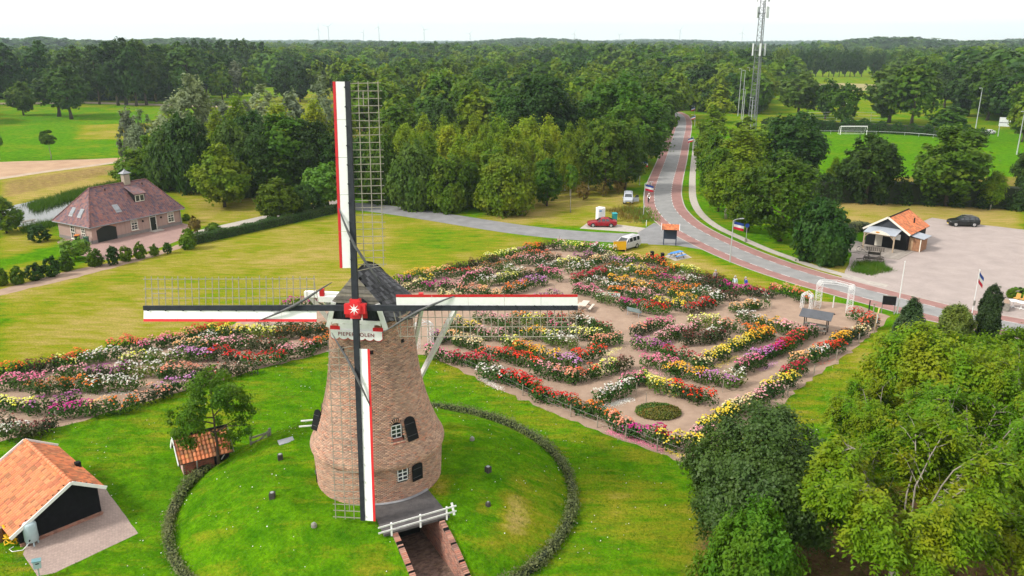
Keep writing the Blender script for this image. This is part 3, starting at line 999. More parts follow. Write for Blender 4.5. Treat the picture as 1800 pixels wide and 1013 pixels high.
# birch wood and oak wood behind, scattered
def scatter(poly, n, mind, seed, avoid=None):
    rng = random.Random(seed)
    xs, ys = [p[0] for p in poly], [p[1] for p in poly]
    out = []
    tries = 0
    while len(out) < n and tries < 20000:
        tries += 1
        x, y = rng.uniform(min(xs), max(xs)), rng.uniform(min(ys), max(ys))
        if inpoly(x, y, poly) and all((x - a) ** 2 + (y - b) ** 2 > mind * mind for a, b in out):
            out.append((x, y))
    return out
BW = GP([(640, 356), (780, 366), (960, 364), (1010, 346), (1110, 332), (1075, 300), (640, 300)])
for x, y in scatter(BW, 62, 3.4, 11):
    k = TR_RNG.choice(['birch', 'birch', 'birch', 'birch', 'green'])
    h = TR_RNG.uniform(9.5, 13.5) * (1 if k == 'birch' else .8)
    if proj(x, y, 0)[0] < 700:
        h *= .85
    tree(k, x, y, h, None, 'birch_tree' if k == 'birch' else 'wood_tree', 'yellow green birch with a thin pale stem in the central wood' if k == 'birch' else 'green young tree between the birches of the central wood',
         'birches of the central wood' if k == 'birch' else 'young trees of the birch wood', whole=True)
OW = GP([(640, 300), (1110, 300), (1125, 310), (1172, 255), (1186, 205), (1170, 190), (620, 190)])
for x, y in scatter(OW, 88, 6.8, 12):
    px, py = proj(x, y, 0)
    k = TR_RNG.choice(['oak', 'lime', 'dark', 'green', 'green', 'lime'])
    h = TR_RNG.uniform(13.5, 17.5) * (.9 if y < 190 else 1)
    tree(k, x, y, h, TR_RNG.uniform(10, 13.5), 'wood_tree', 'broad crowned tree in the dense central wood', 'broad crowned trees of the central wood', whole=True)
OW2 = GP([(620, 190), (1170, 190), (1160, 168), (620, 168)])
for x, y in scatter(OW2, 60, 9, 13):
    k = TR_RNG.choice(['oak', 'dark', 'oak', 'lime', 'green', 'lime'])
    tree(k, x, y, TR_RNG.uniform(14, 19), TR_RNG.uniform(11, 16), 'wood_tree', 'tree at the back of the central wood', 'trees at the back of the central wood', whole=True)
for bx, by, top, wp, k, lab in ((1125, 290, 175, 110, 'oak', 'big olive oak of the wood bulging towards the road bend'), (1150, 262, 150, 84, 'oak', 'dark oak behind the olive one where the road disappears'),
                                (1080, 285, 140, 120, 'oak', 'large dark oak crown in the middle of the wood edge'), (960, 290, 135, 110, 'dark', 'nearly black oak crown rising behind the birches')):
    tree_px(k, bx, by, top, wp, 'oak_tree', lab)
# ---- right of the road
for bx, by, top, wp, k, lab in (
    (1263, 216, 150, 52, 'birch', 'yellow birch at the far end of the belt beside the footpath'),
    (1235, 192, 112, 46, 'dark', 'dark tree where the footpath meets the far wood'),
    (1216, 195, 150, 40, 'dark', 'dark tree right behind the distant flag on the road'),
    (1250, 262, 185, 52, 'birch', 'pale birch above the footpath near the lamp posts'),
    (1240, 300, 226, 46, 'green', 'green tree crowding the footpath, far one'),
    (1254, 335, 238, 62, 'green', 'dense green tree leaning over the footpath'),
    (1296, 345, 224, 92, 'birch', 'bright yellow green birch, largest in the belt right of the road'),
    (1330, 330, 232, 66, 'birch', 'yellow green birch touching the dark sports ground oak'),
    (1276, 385, 282, 80, 'birch', 'yellow green birch low in the belt, nearest the cycle lane'),
    (1262, 372, 262, 64, 'green', 'dark green tree in the belt beside the footpath bend'),
    (1312, 408, 300, 80, 'green', 'green tree under the yellow birches by the flag'),
    (1370, 424, 278, 122, 'oak', 'large green round tree between flag and parking lot'),
    (1445, 460, 358, 106, 'darkbush', 'dense dark round bush beside the kiosk terrace'),
    (1392, 330, 202, 106, 'dark', 'dark oak standing before the sports ground, left of the goal'),
    (1520, 358, 240, 98, 'dark', 'dark oak before the sports ground, below the goal'),
    (1662, 362, 226, 132, 'green', 'broad green beech before the sports ground, above the kiosk'),
    (1808, 352, 250, 64, 'dark', 'dark tree at the right picture edge before the sports ground'),
    (1741, 368, 293, 44, 'birch', 'slim leaning birch in front of the tall dark hedge'),
    (1462, 352, 276, 36, 'birch', 'small yellowish birch sticking out of the tall dark hedge'),
    (1403, 206, 126, 76, 'dark', 'dark round tree beyond the pitch, nearest the mast'),
    (1450, 210, 140, 44, 'dark', 'narrow dark tree beyond the goal hedge'),
    (1480, 218, 150, 58, 'oak', 'tree right behind the goal hedge, above the goal'),
    (1562, 216, 118, 84, 'dark', 'wide dark tree beyond the goal hedge, left of two'),
    (1602, 220, 118, 92, 'oak', 'wide dark tree beyond the goal hedge, right of two'),
    (1666, 236, 188, 70, 'green', 'low rounded green tree at the end of the goal hedge'),
    (1340, 190, 130, 52, 'green', 'tree at the foot of the lattice mast'),
    (1310, 262, 205, 60, 'birch', 'yellowish tree under the lamp posts'),
    (1348, 280, 215, 50, 'green', 'green tree hiding the foot of the lattice mast')):
    tree_px(k, bx, by, top, wp, {'birch': 'birch_tree', 'willow': 'grey_tree', 'darkbush': 'round_bush', 'oak': 'oak_tree'}.get(k, 'tree'), lab)
for bx, by, top, wp, k in ((1700, 205, 112, 76, 'dark'), (1735, 212, 112, 80, 'oak'), (1772, 220, 118, 84, 'dark'), (1812, 232, 130, 90, 'oak'), (1660, 190, 116, 56, 'dark'), (1796, 250, 170, 50, 'green'), (1640, 185, 108, 50, 'oak'), (1745, 195, 108, 60, 'oak')):
    tree_px(k, bx, by, top, wp, 'edge_tree', 'dark tree in the clump behind the floodlight poles', 'clump behind the floodlight poles')
for i in range(15):
    tree_px('dark', 1376 + i * 9.8 + TR_RNG.uniform(-2, 2), 135, 88 + TR_RNG.uniform(-2, 3), 20, 'avenue_tree', 'dark round avenue tree beyond the stubble field', 'avenue beyond the stubble field', whole=True, lod=2)
for i in range(9):
    tree_px('dark', 1534 + i * 10.5 + TR_RNG.uniform(-2, 2), 134, 90 + TR_RNG.uniform(-2, 3), 20, 'avenue_tree', 'dark avenue tree beyond the stubble field, in the row after the gap', 'second part of the far avenue', whole=True, lod=2)
for i in range(18):
    tree_px(TR_RNG.choice(['dark', 'oak']), 1205 + i * 10 + TR_RNG.uniform(-2, 2), 150 + TR_RNG.uniform(-6, 4), 88 + TR_RNG.uniform(-2, 6), 26, 'row_tree', 'dark tree in the long row behind the lattice mast', 'long row behind the mast', whole=True, lod=2)

# ---- large trees close to the camera on the right
proto('nearoak', 0, LM['nearoak'], BARK, 7.8, 4.1, .8, .2, 1, env='oval', lobes=34, clumps=950, per=72, leaf=.19, aspect=.6, lump=.3, cr=.085, flat=1.0, limbs=10, shell=.15)
def walnut_arrays(seed, H, Rr, h0):
    """wide crown of arching bare limbs that carry hanging pinnate leaves"""
    rng = np.random.default_rng(seed)
    mb = MB()
    tips, dirs = [], []
    py = random.Random(seed)
    mb.tube([(0, 0, 0), (.05, 0, h0 * .6), (0, .05, h0 + .4)], [.2, .15, .12], 8)
    for i in range(20):
        a = i * 2.4 + py.uniform(-.3, .3)
        el = py.uniform(.2, 1.5)
        ln = Rr * py.uniform(.8, 1.05)
        d = Vector((math.cos(a), math.sin(a), 0))
        top = h0 + (H - h0) * min(1, .25 + el * .6) * py.uniform(.85, 1.0)
        reach = ln * (1.05 - .55 * el / 1.3)
        p0 = Vector((0, 0, h0 * py.uniform(.7, 1.1)))
        pts = [p0, p0.lerp(d * reach + Vector((0, 0, top)), .45) + Vector((0, 0, .7)), d * reach + Vector((0, 0, top)), d * (reach + .8) + Vector((0, 0, top - .55))]
        C = [Vector(p) for p in pts]
        W = [C[min(2, int(u * 3))].lerp(C[min(2, int(u * 3)) + 1], u * 3 - min(2, int(u * 3))) + Vector((py.uniform(-.14, .14), py.uniform(-.14, .14), py.uniform(-.12, .12))) * (u > 0) for u in [q / 9 for q in range(10)]]
        mb.tube(W, [.055 - .047 * q / 9 for q in range(10)], 6, cap=False)
        for j in range(15):
            t = .3 + .7 * j / 14
            k = min(2, int(t * 3))
            base = C[k].lerp(C[k + 1], t * 3 - k)
            sa = a + py.choice([-1, 1]) * py.uniform(.5, 1.3)
            sl = py.uniform(.6, 1.7) * (1.15 - .5 * t)
            tip = base + Vector((math.cos(sa), math.sin(sa), py.uniform(-.45, .7))) * sl
            mb.tube([base, base.lerp(tip, .55) + Vector((0, 0, .12 * sl)), tip], [.02, .012, .006], 4, cap=False)
            for q in np.linspace(.25, 1, 6):
                tips.append(base.lerp(tip, q) + Vector((0, 0, .1 * sl * (1 - q))))
                dirs.append(a)
    T = np.array([tuple(t) for t in tips])
    fr = 5                                             # fronds per twig point
    P0 = np.repeat(T, fr, 0) + rng.normal(size=(len(T) * fr, 3)) * np.array([.12, .12, .16])
    an = np.repeat(np.array(dirs), fr) + rng.uniform(-2.0, 2.0, len(P0))
    fl = rng.uniform(.32, .55, len(P0))
    Ps, Ns, As, Ss, tint = [], [], [], [], []
    ft = rng.random(len(P0))
    dr_ = rng.uniform(.2, 1.5, len(P0))
    for q in range(7):                                 # seven leaflets along each frond
        t = (q // 2 + 1) / 4
        side = 0 if q == 6 else (1 if q % 2 else -1)
        dx, dy = np.cos(an), np.sin(an)
        c = P0 + np.stack([dx * fl * t, dy * fl * t, -dr_ * fl * t * t + .05], 1)
        sx, sy = -dy * side, dx * side
        ax = unit(np.stack([dx * (1.0 if side == 0 else .45) + sx, dy * (1.0 if side == 0 else .45) + sy, np.full(len(c), -.35) + rng.normal(size=len(c)) * .2], 1))
        c = c + ax * .085
        nn = unit(np.stack([rng.normal(size=len(c)) * .55 + sx * .4 + dx * .5, rng.normal(size=len(c)) * .55 + sy * .4 + dy * .5, np.ones(len(c))], 1))
        Ps.append(c), Ns.append(nn), As.append(ax), tint.append(np.clip(ft * .7 + rng.random(len(c)) * .3, 0, 1))
    P, Nn, A = np.concatenate(Ps), np.concatenate(Ns), np.concatenate(As)
    B = unit(np.cross(Nn, A))
    s = rng.uniform(.18, .27, (len(P), 1))
    V = np.stack([P - A * s * .5, P + B * s * .23 + A * s * .05, P + A * s * .5, P - B * s * .23 + A * s * .05], 1).reshape(-1, 3)
    return V, np.arange(4 * len(P), dtype=np.int32).reshape(-1, 4), np.concatenate(tint), mb
for sd in (3, 8):
    V, F, t, mb = walnut_arrays(sd, 6.6, 5.0, 1.5)
    PROTO.setdefault(('walnut', 0), []).append(dict(V=V, F=F, t=t, tm=mb, H=7.0, R=5.2, lm=LM['walnut'], bk=BARKG, crown=None, trunk=None, whole=None))
proto('nearbright', 0, LM['walnut'], BARK, 7.5, 4.6, .8, .2, 1, env='round', lobes=24, clumps=1300, per=38, leaf=.23, aspect=.55, lump=.34, cr=.08, flat=.75, limbs=10)
proto('nearbush', 0, LM['green'], BARK, 4.0, 2.6, .1, .1, 1, env='dome', lobes=16, clumps=700, per=36, leaf=.18, aspect=.55, lump=.36, cr=.1, limbs=6)
tree_px('nearoak', 1325, 962, 728, 262, 'young_oak', 'dark oak nearest the garden corner, in front of the walnut trees', lod=0, rz=1.0)
tree_px('nearbush', 1315, 1090, 900, 190, 'laurel_bush', 'dark green bush at the foot of the nearest oak', lod=0)
tree_px('walnut', 1560, 1055, 768, 400, 'walnut_tree', 'walnut tree with bare grey limbs, nearest to the camera', lod=0, rz=.4)
tree_px('walnut', 1680, 945, 700, 330, 'walnut_tree', 'walnut tree behind the nearest one, at the brown earth', lod=0, rz=2.2)
tree_px('nearbright', 1640, 800, 592, 270, 'chestnut_tree', 'bright green broad tree behind the row of clipped conifers', lod=0, rz=.2)
tree_px('nearbush', 1520, 800, 690, 110, 'hazel_bush', 'small bush on the grass strip beside the bright green tree', lod=0)
tree_px('walnut', 1530, 850, 680, 200, 'walnut_tree', 'smaller walnut between grass strip and nearest walnut', lod=0, rz=4.4)
tree_px('nearbright', 1775, 770, 585, 190, 'chestnut_tree', 'bright green tree at the right edge below the columnar yew', lod=0, rz=2.9)
tree_px('walnut', 1800, 880, 640, 260, 'walnut_tree', 'yellowing walnut cut by the right picture edge', lod=0, rz=5.4)
tree_px('nearbright', 1870, 1000, 745, 250, 'chestnut_tree', 'green tree half out of the picture at the right edge', lod=0, rz=1.7)
# the little tree over the brick tool shed
proto('shedtree', 0, LM['oak'], BARK, 6.2, 2.6, 1.7, .12, 1, env='oval', lobes=22, clumps=260, per=34, shell=.0, leaf=.19, aspect=.6, lump=.32, cr=.1, flat=.7, limbs=9)
tree_px('shedtree', 386, 824, 652, 132, 'hornbeam_tree', 'dark little tree standing in front of the orange roofed tool shed', lod=0)

# ---- clipped conifers
proto('cone', 0, LM['conifer'], BARK, 6, 2.0, .05, .12, 1, env='cone', lobes=30, clumps=900, per=30, leaf=.26, aspect=.45, lump=.3, cr=.09, flat=1.3, up=.7, limbs=2, shell=1.0)
proto('yew', 0, LM['yew'], BARK, 6, 1.2, .05, .12, 1, env='column', lobes=26, clumps=900, per=30, leaf=.26, aspect=.4, lump=.5, cr=.1, flat=1.6, up=.6, limbs=2, shell=1.0)
proto('thuja', 0, LM['thuja'], BARK, 4, 2.0, .05, .12, 1, env='dome', lobes=20, clumps=700, per=30, leaf=.24, aspect=.45, lump=.36, cr=.09, flat=1.3, up=.7, limbs=2, shell=.9)
tree_px('cone', 1597, 600, 521, 72, 'conical_conifer', 'dark conical conifer beside the white garden flagpole', lod=0)
tree_px('thuja', 1676, 592, 535, 66, 'thuja_bush', 'rounded golden green conifer between the cone and the dark column', lod=0)
tree_px('yew', 1733, 590, 500, 37, 'columnar_yew', 'nearly black columnar yew by the roadside flag', lod=0)

# ---- hedges
def hedge_mesh(name, line, h, wd, mat, leaf=.12, dens=120, seed=1, rag=.06, zf=None, core=None):
    rng = np.random.default_rng(seed)
    L = [Vector(p).to_2d() for p in line]
    nn = normals2(L)
    Ps, Ns = [], []
    for i in range(len(L) - 1):
        ln = (L[i + 1] - L[i]).length
        n = int(ln * (wd + 2 * h) * dens)
        u = rng.random(n) * (wd + 2 * h)
        t = rng.random(n)
        c = np.array(L[i])[None] * (1 - t[:, None]) + np.array(L[i + 1])[None] * t[:, None]
        nv = np.array(nn[i])
        off = np.where(u < h, -wd / 2, np.where(u < h + wd, u - h - wd / 2, wd / 2))
        z = np.where(u < h, u, np.where(u < h + wd, h, u - h - wd))
        z = z * (1 + rag * 2.2 * np.sin(c[:, 0] * .9 + 1) * np.sin(c[:, 1] * 1.3))
        off = off * (1 + rag * 2.5 * np.sin(c[:, 0] * 1.7 + c[:, 1] * .8))
        bump = .12 * np.sin(c[:, 0] * 2.1 + c[:, 1] * 1.7) * h * .5
        z = z + np.where((u >= h) & (u < h + wd), bump, 0)
        base = np.stack([c[:, 0] + nv[0] * off, c[:, 1] + nv[1] * off, z], 1) + rng.normal(size=(n, 3)) * rag
        if zf is not None:
            base[:, 2] += zf(base[:, 0], base[:, 1])
        up = (u >= h) & (u < h + wd)
        nr_ = np.where(up[:, None], np.array([0, 0, 1.0])[None], np.stack([nv[0] * np.sign(off + 1e-9), nv[1] * np.sign(off + 1e-9), np.full(n, .35)], 1))
        Ps.append(base), Ns.append(unit(nr_ + rng.normal(size=(n, 3)) * .55))
    P, Nn = np.concatenate(Ps), np.concatenate(Ns)
    V, F = leaf_quads(rng, P, Nn, leaf, .6)
    return np_mesh(name, V, F, mat, rng.random(len(F)))
TWIG = pm('hedge_twigs', (.03, .042, .018), (.018, .026, .012), scale=8, rough=1)
def hedge(name, label, line, h, wd, mat, zf=None, group=None, **k):
    t = thing(name, label, 'hedge', (0, 0, 0), 0, group)
    link('foliage', hedge_mesh('foliage', line, h, wd, mat, zf=zf, **k), t)
    mb = MB()                       # dense inside of twigs
    L = [Vector(p).to_2d() for p in line]
    nn = normals2(L)
    w2, hh = wd * .38, h * .86
    ring = []
    for p, n in zip(L, nn):
        zb = float(zf(p.x, p.y)) if zf is not None else 0
        a, b = p - n * w2, p + n * w2
        ring.append([(a.x, a.y, zb - .1), (b.x, b.y, zb - .1), (b.x, b.y, zb + hh), (a.x, a.y, zb + hh)])
    for i in range(len(ring) - 1):
        mb.add(ring[i] + ring[i + 1], [(0, 4, 5, 1), (1, 5, 6, 2), (2, 6, 7, 3), (3, 7, 4, 0)])
    mb.add(ring[0] + ring[-1], [(0, 1, 2, 3), (7, 6, 5, 4)])
    mb.build('twigs', TWIG, t)
    return t
HC, HR = Vector((-8.5, 44.5)), 12.35
pa = math.atan2(PD.y, PD.x)
def arc_hedge(label, a0, a1, seed):
    arc = [HC + Vector((math.cos(a), math.sin(a))) * HR for a in np.linspace(a0, a1, int(abs(a1 - a0) * 20))]
    hedge('ring_hedge', label, arc, .46, .42, LM['scrub'], zf=lambda x, y: np.maximum(mound_h(x, y), 0) * .5, leaf=.15, dens=230, rag=.12, seed=seed)
arc_hedge('low ragged hedge curving round the right side of the mill mound', pa + .16, math.atan2(57.2 - HC.y, -6.5 - HC.x), 4)
arc_hedge('low ragged hedge curving round the left side of the mill mound to the tool shed', pa + 2 * math.pi - .24, pa + 2 * math.pi - .24 - (pa + 2 * math.pi - .24 - math.atan2(49.2 - HC.y, -20 - HC.x)), 5)
hl = smooth_line(GP([(334, 431), (420, 412), (510, 392), (602, 371)]), 1.5)
hedge('clipped_hedge', 'long straight clipped green hedge along the lane by the farmhouse', hl, 1.25, 1.2, LM['hedge'], leaf=.2, dens=110, seed=5)
hl = smooth_line(GP([(1424, 354), (1560, 356), (1700, 362), (1850, 371)]), 3)
hedge('tall_hedge', 'tall nearly black hedge between dry grass and sports pitch', hl, 4.2, 3.0, LM['dark'], leaf=.5, dens=30, seed=6, rag=.3)
hl = smooth_line(GP([(1338, 231), (1480, 232), (1640, 240), (1730, 252)]), 4)
hedge('pitch_hedge', 'dark clipped hedge behind the white goal', hl, 3.3, 2.0, LM['dark'], leaf=.5, dens=22, seed=7, rag=.15)
hl = smooth_line(GP([(1486, 413), (1512, 404), (1524, 408)]), 1)
hedge('kiosk_hedge', 'short rough hedge beside the kiosk porch', hl, 1.4, 1.6, LM['scrub'], leaf=.18, dens=60, seed=8, rag=.15)
# shrubs in the bare strip before the farmhouse
for i, (bx, by, top, wp) in enumerate(((3, 502, 470, 26), (33, 500, 468, 26), (62, 492, 465, 36), (92, 486, 453, 30), (118, 476, 446, 28), (168, 468, 438, 30), (200, 466, 434, 26), (222, 459, 433, 24), (247, 455, 427, 22), (272, 450, 430, 18), (295, 446, 427, 17), (332, 438, 402, 32))):
    tree_px('darkshrub' if i in (2, 3, 6, 10) else 'shrub', bx, by, top, wp, 'shrub', 'young clipped shrub in the row on the bare strip before the farmhouse', 'row of young shrubs before the farmhouse', whole=True)
tree_px('bright', 133, 456, 422, 46, 'bright_bush', 'bright yellow green bush before the farmhouse gable', whole=True)
tree_px('darkshrub', 70, 425, 397, 36, 'dark_shrub', 'dark round shrub on the lawn left of the farmhouse', whole=True)
tree_px('rustbush', 343, 412, 380, 22, 'yellow_shrub', 'slim yellow shrub at the driveway by the farmhouse corner', whole=True)
tree_px('shrub', 375, 408, 392, 30, 'low_shrub', 'low green shrub with pale flowers by the garden path', whole=True)
tree_px('green', 12, 410, 348, 60, 'young_tree', 'light green young tree at the pond, cut by the left edge')
tree_px('shrub', 328, 388, 376, 16, 'low_shrub', 'small dark shrub at the farmhouse corner on the dry lawn', whole=True)
# reeds round the pond
def tuft_mesh(name, pts, mat, hh, n, wd, seed, spread=.2, lean=.35, tri=True):
    rng = np.random.default_rng(seed)
    P = np.repeat(np.asarray(pts, float), n, 0)
    m = len(P)
    P[:, :2] += rng.normal(size=(m, 2)) * spread
    h = hh * rng.uniform(.5, 1.2, (m, 1))
    a = rng.uniform(0, 2 * math.pi, m)
    side = np.stack([np.cos(a), np.sin(a), 0 * a], 1) * wd * .5
    ln = np.stack([rng.normal(size=m) * lean, rng.normal(size=m) * lean, np.ones(m)], 1) * h
    V = np.stack([P - side, P + side, P + ln], 1).reshape(-1, 3)
    return np_mesh(name, V, np.arange(3 * m, dtype=np.int32).reshape(-1, 3), mat, rng.random(m))
pr = []
for x, y in scatter(GP([(50, 360), (120, 340), (205, 322), (215, 328), (150, 346), (62, 372)]), 200, .5, 3):
    pr.append((x, y, 0))
for x, y in scatter(GP([(40, 402), (95, 390), (150, 372), (158, 380), (100, 398), (40, 412)]), 70, .5, 4):
    pr.append((x, y, 0))
tag(link('reeds', tuft_mesh('reeds', pr, LM['green'], .95, 26, .09, 5, .4)), 'green reeds along the pond banks', None, None, 'stuff')

# ---- grass blades near the mill, so that the turf has a pile
GB = leafm('grass_blades', (.05, .14, .008), (.10, .21, .012), (.17, .19, .03), trans=.3, gloss=0, objvar=0, nscale=.5)
rg = np.random.default_rng(21)
n = 52000
gxp, gyp = rg.uniform(-34, 30, n), rg.uniform(31, 66, n)
ppx, ppy = px_arrays(gxp, gyp, 0)
keep = ~np_inpoly(ppx, ppy, [(p[0], p[1]) for p in GARDEN_PX]) & ~np_inpoly(ppx, ppy, [(58, 1001), (40, 975), (0, 900), (60, 760), (178, 850), (250, 938), (66, 1020)]) & (np.hypot(gxp - TC.x, gyp - TC.y) > 4.0)
tq, sq = (gxp - TC.x) * PD.x + (gyp - TC.y) * PD.y, (gxp - TC.x) * PN.x + (gyp - TC.y) * PN.y
keep &= ~((tq > 0) & (np.abs(sq) < PW + .5)) & (ppy < 1060) & (ppx > -40) & (ppx < 1840)
gxp, gyp = gxp[keep], gyp[keep]
tag(link('grass', tuft_mesh('grass', np.stack([gxp, gyp, np.maximum(mound_h(gxp, gyp), 0) - .01], 1), GB, .10, 3, .035, 22, .06, .5)), 'short green lawn grass on the mound and round it', None, None, 'stuff')

DN = pm('daisy_white', (.75, .75, .7), rough=.8)
k = rg.random(len(gxp)) < .022
k &= np.sin(gxp * .9) * np.cos(gyp * .7) > -.1
V, F = leaf_quads(rg, np.stack([gxp[k], gyp[k], np.maximum(mound_h(gxp[k], gyp[k]), 0) + .05], 1), unit(np.array([0, -.3, 1.0]) + rg.normal(size=(k.sum(), 3)) * .2), .07, .9)
tag(link('daisies', np_mesh('daisies', V, F, DN)), 'tiny white daisies sprinkled in the lawn', None, None, 'stuff')

# ---- far woodland to the horizon: one mass, one small crown repeated on points
def far_wood(name, label, P, Sx, Sz, seed, crown):
    me = bpy.data.meshes.new(name)
    me.vertices.add(len(P))
    me.vertices.foreach_set('co', np.asarray(P, np.float32).ravel())
    a = me.attributes.new('sc', 'FLOAT_VECTOR', 'POINT')
    a.data.foreach_set('vector', np.stack([Sx, Sx, Sz], 1).astype(np.float32).ravel())
    a = me.attributes.new('rot', 'FLOAT_VECTOR', 'POINT')
    rng = np.random.default_rng(seed)
    a.data.foreach_set('vector', np.stack([0 * Sx, 0 * Sx, rng.uniform(0, 6.28, len(Sx))], 1).astype(np.float32).ravel())
    o = link(name, me)
    tag(o, label, None, None, 'stuff')
    ng = bpy.data.node_groups.new(name, 'GeometryNodeTree')
    ng.interface.new_socket('Geometry', in_out='INPUT', socket_type='NodeSocketGeometry')
    ng.interface.new_socket('Geometry', in_out='OUTPUT', socket_type='NodeSocketGeometry')
    gi, go = ng.nodes.new('NodeGroupInput'), ng.nodes.new('NodeGroupOutput')
    oi = ng.nodes.new('GeometryNodeObjectInfo')
    oi.inputs['Object'].default_value = crown
    oi.inputs['As Instance'].default_value = True
    ip = ng.nodes.new('GeometryNodeInstanceOnPoints')
    n1 = ng.nodes.new('GeometryNodeInputNamedAttribute')
    n1.data_type = 'FLOAT_VECTOR'
    n1.inputs['Name'].default_value = 'sc'
    n2 = ng.nodes.new('GeometryNodeInputNamedAttribute')
    n2.data_type = 'FLOAT_VECTOR'
    n2.inputs['Name'].default_value = 'rot'
    L = ng.links.new
    L(gi.outputs[0], ip.inputs['Points'])
    L(oi.outputs['Geometry'], ip.inputs['Instance'])
    L(n1.outputs['Attribute'], ip.inputs['Scale'])
    L(n2.outputs['Attribute'], ip.inputs['Rotation'])
    L(ip.outputs['Instances'], go.inputs[0])
    md = o.modifiers.new('wood', 'NODES')
    md.node_group = ng
    return o
def far_crown(seed, mat, env='round'):
    V, F, t, LC, lr = crown_arrays(seed, .05, 1.0, .45, env=env, lobes=11, clumps=130, per=6, leaf=.15, aspect=.8, lump=.45, cr=.16, inner=.02)
    return bpy.data.objects.new('far_crown', np_mesh('far_crown', V, F, mat, t))
rg = np.random.default_rng(31)
OPEN_PX = [[(-80, 175), (300, 178), (560, 190), (560, 230), (-80, 300)], [(1395, 122), (1470, 112), (1560, 120), (1590, 168), (1390, 172)], [(1330, 168), (1660, 160), (1830, 238), (1830, 320), (1330, 300)],
           [(1180, 185), (1225, 185), (1240, 350), (1120, 350)], [(560, 300), (560, 170), (1180, 170), (1150, 300)], [(1700, 118), (1830, 118), (1830, 140), (1700, 140)]]
n = 15000
d = 330 + 1300 * rg.random(n) ** 1.25
a = rg.uniform(-.66, .66, n)
X, Y = d * np.sin(a), d * np.cos(a)
px, py = px_arrays(X, Y, 0)
k = np.ones(n, bool)
for poly in OPEN_PX:
    k &= ~np_inpoly(px, py, poly)
gap = np.sin(X * .011 + 2) * np.sin(Y * .008 + 1) + .4 * np.sin(X * .03 + Y * .021)
k &= gap > -.42
X, Y = X[k], Y[k]
hz = rg.uniform(8, 19.5, len(X)) * (1 + .25 * np.sin(X * .02) * np.sin(Y * .013))
pick = np.digitize(rg.random(len(X)) + .25 * np.sin(X * .017 + 3) * np.sin(Y * .012), [.52, .82])
for q, (mat, sd) in enumerate(((LM['dark'], 3), (LM['oak'], 4), (LM['lime'], 5))):
    kk = pick == q
    far_wood('far_woodland', 'unbroken woodland stretching from the park to the horizon, ' + ['darkest', 'mid green', 'yellow green'][q] + ' trees',
             np.stack([X[kk], Y[kk], 0 * X[kk]], 1), hz[kk] * rg.uniform(.7, 1.3, kk.sum()), hz[kk], 40 + q, far_crown(sd, mat))
n = 13000
d = 1500 + 5000 * rg.random(n) ** 1.2
a = rg.uniform(-.66, .66, n)
X, Y = d * np.sin(a), d * np.cos(a)
hz = rg.uniform(13, 21, n) * (1.05 + .35 * np.sin(a * 23 + 1) * np.sin(a * 9.5 + d * .0006) + .25 * np.sin(X * .004 + 1) * np.sin(Y * .003))
far_wood('horizon_woodland', 'bluish belt of woods along the horizon', np.stack([X, Y, 0 * X], 1), hz * rg.uniform(1.6, 2.6, n), hz, 44, far_crown(6, LM['dark'], 'dome'))

# ---- the air between: pale haze, sky outside
mh, nth = _new('haze_air')
oh = N(nth, 'ShaderNodeOutputMaterial')
pv = N(nth, 'ShaderNodeVolumePrincipled', Density=1.15e-4)
pv.inputs['Color'].default_value = (.72, .86, 1.0, 1)
pv.inputs['Anisotropy'].default_value = .2
nth.links.new(pv.outputs['Volume'], oh.inputs['Volume'])
mb = MB()
mb.box((0, 4400, 89), (18600, 9400, 180))
tag(mb.build('haze', mh), 'thin pale haze over the whole landscape', None, None, 'stuff')
# ================================================================== THE WINDMILL
BRICK = pm('mill_brick', (.52, .335, .25), (.40, .265, .205), scale=.55, rough=.9, tint=True, contrast=(.3, .7), bump=.2, bscale=30)
MORTAR = pm('mortar', (.26, .22, .19), (.2, .17, .145), scale=2, rough=.95)
BLACK = pm('black_tar', (.008, .008, .010), (.014, .014, .016), scale=2, rough=.7, spec=.12)
BLKWOOD = pm('black_stock', (.018, .020, .027), (.028, .032, .040), scale=3, rough=.6, spec=.2)
REDP = pm('red_paint', (.62, .022, .028), (.54, .02, .026), scale=3, rough=.45)
GREYW = pm('weathered_wood', (.27, .25, .22), (.17, .16, .14), scale=5, rough=.9, bump=.3)
POSTG = pm('dark_weathered_wood', (.19, .175, .155), (.13, .12, .105), scale=5, rough=.9, bump=.3)
LATH = pm('lath_wood', (.31, .285, .23), (.23, .21, .17), scale=5, rough=.85)
SHING = pm('shingle', (.075, .075, .08), (.05, .05, .055), scale=1.5, rough=.85, tint=True)
CLOTH = pm('rolled_sailcloth', (.09, .09, .095), (.13, .13, .135), scale=5, rough=.9)
GLASS = pm('window_glass', (.02, .025, .03), (.035, .04, .05), scale=1, rough=.08, spec=.8)
REDTILE = pm('red_sill_tile', (.38, .15, .11), (.3, .11, .08), scale=5, rough=.8)
DARK = pm('dark_void', (.01, .01, .011), (.012, .012, .013), rough=.95)  # flat near-black, paints in the shade of holes and openings; also eyes and mouths
LETTER = pm('dark_red_letters', (.22, .015, .02), (.2, .014, .018), rough=.5)
LEAD = pm('lead_grey', (.30, .31, .33), (.24, .25, .27), scale=3, rough=.6)

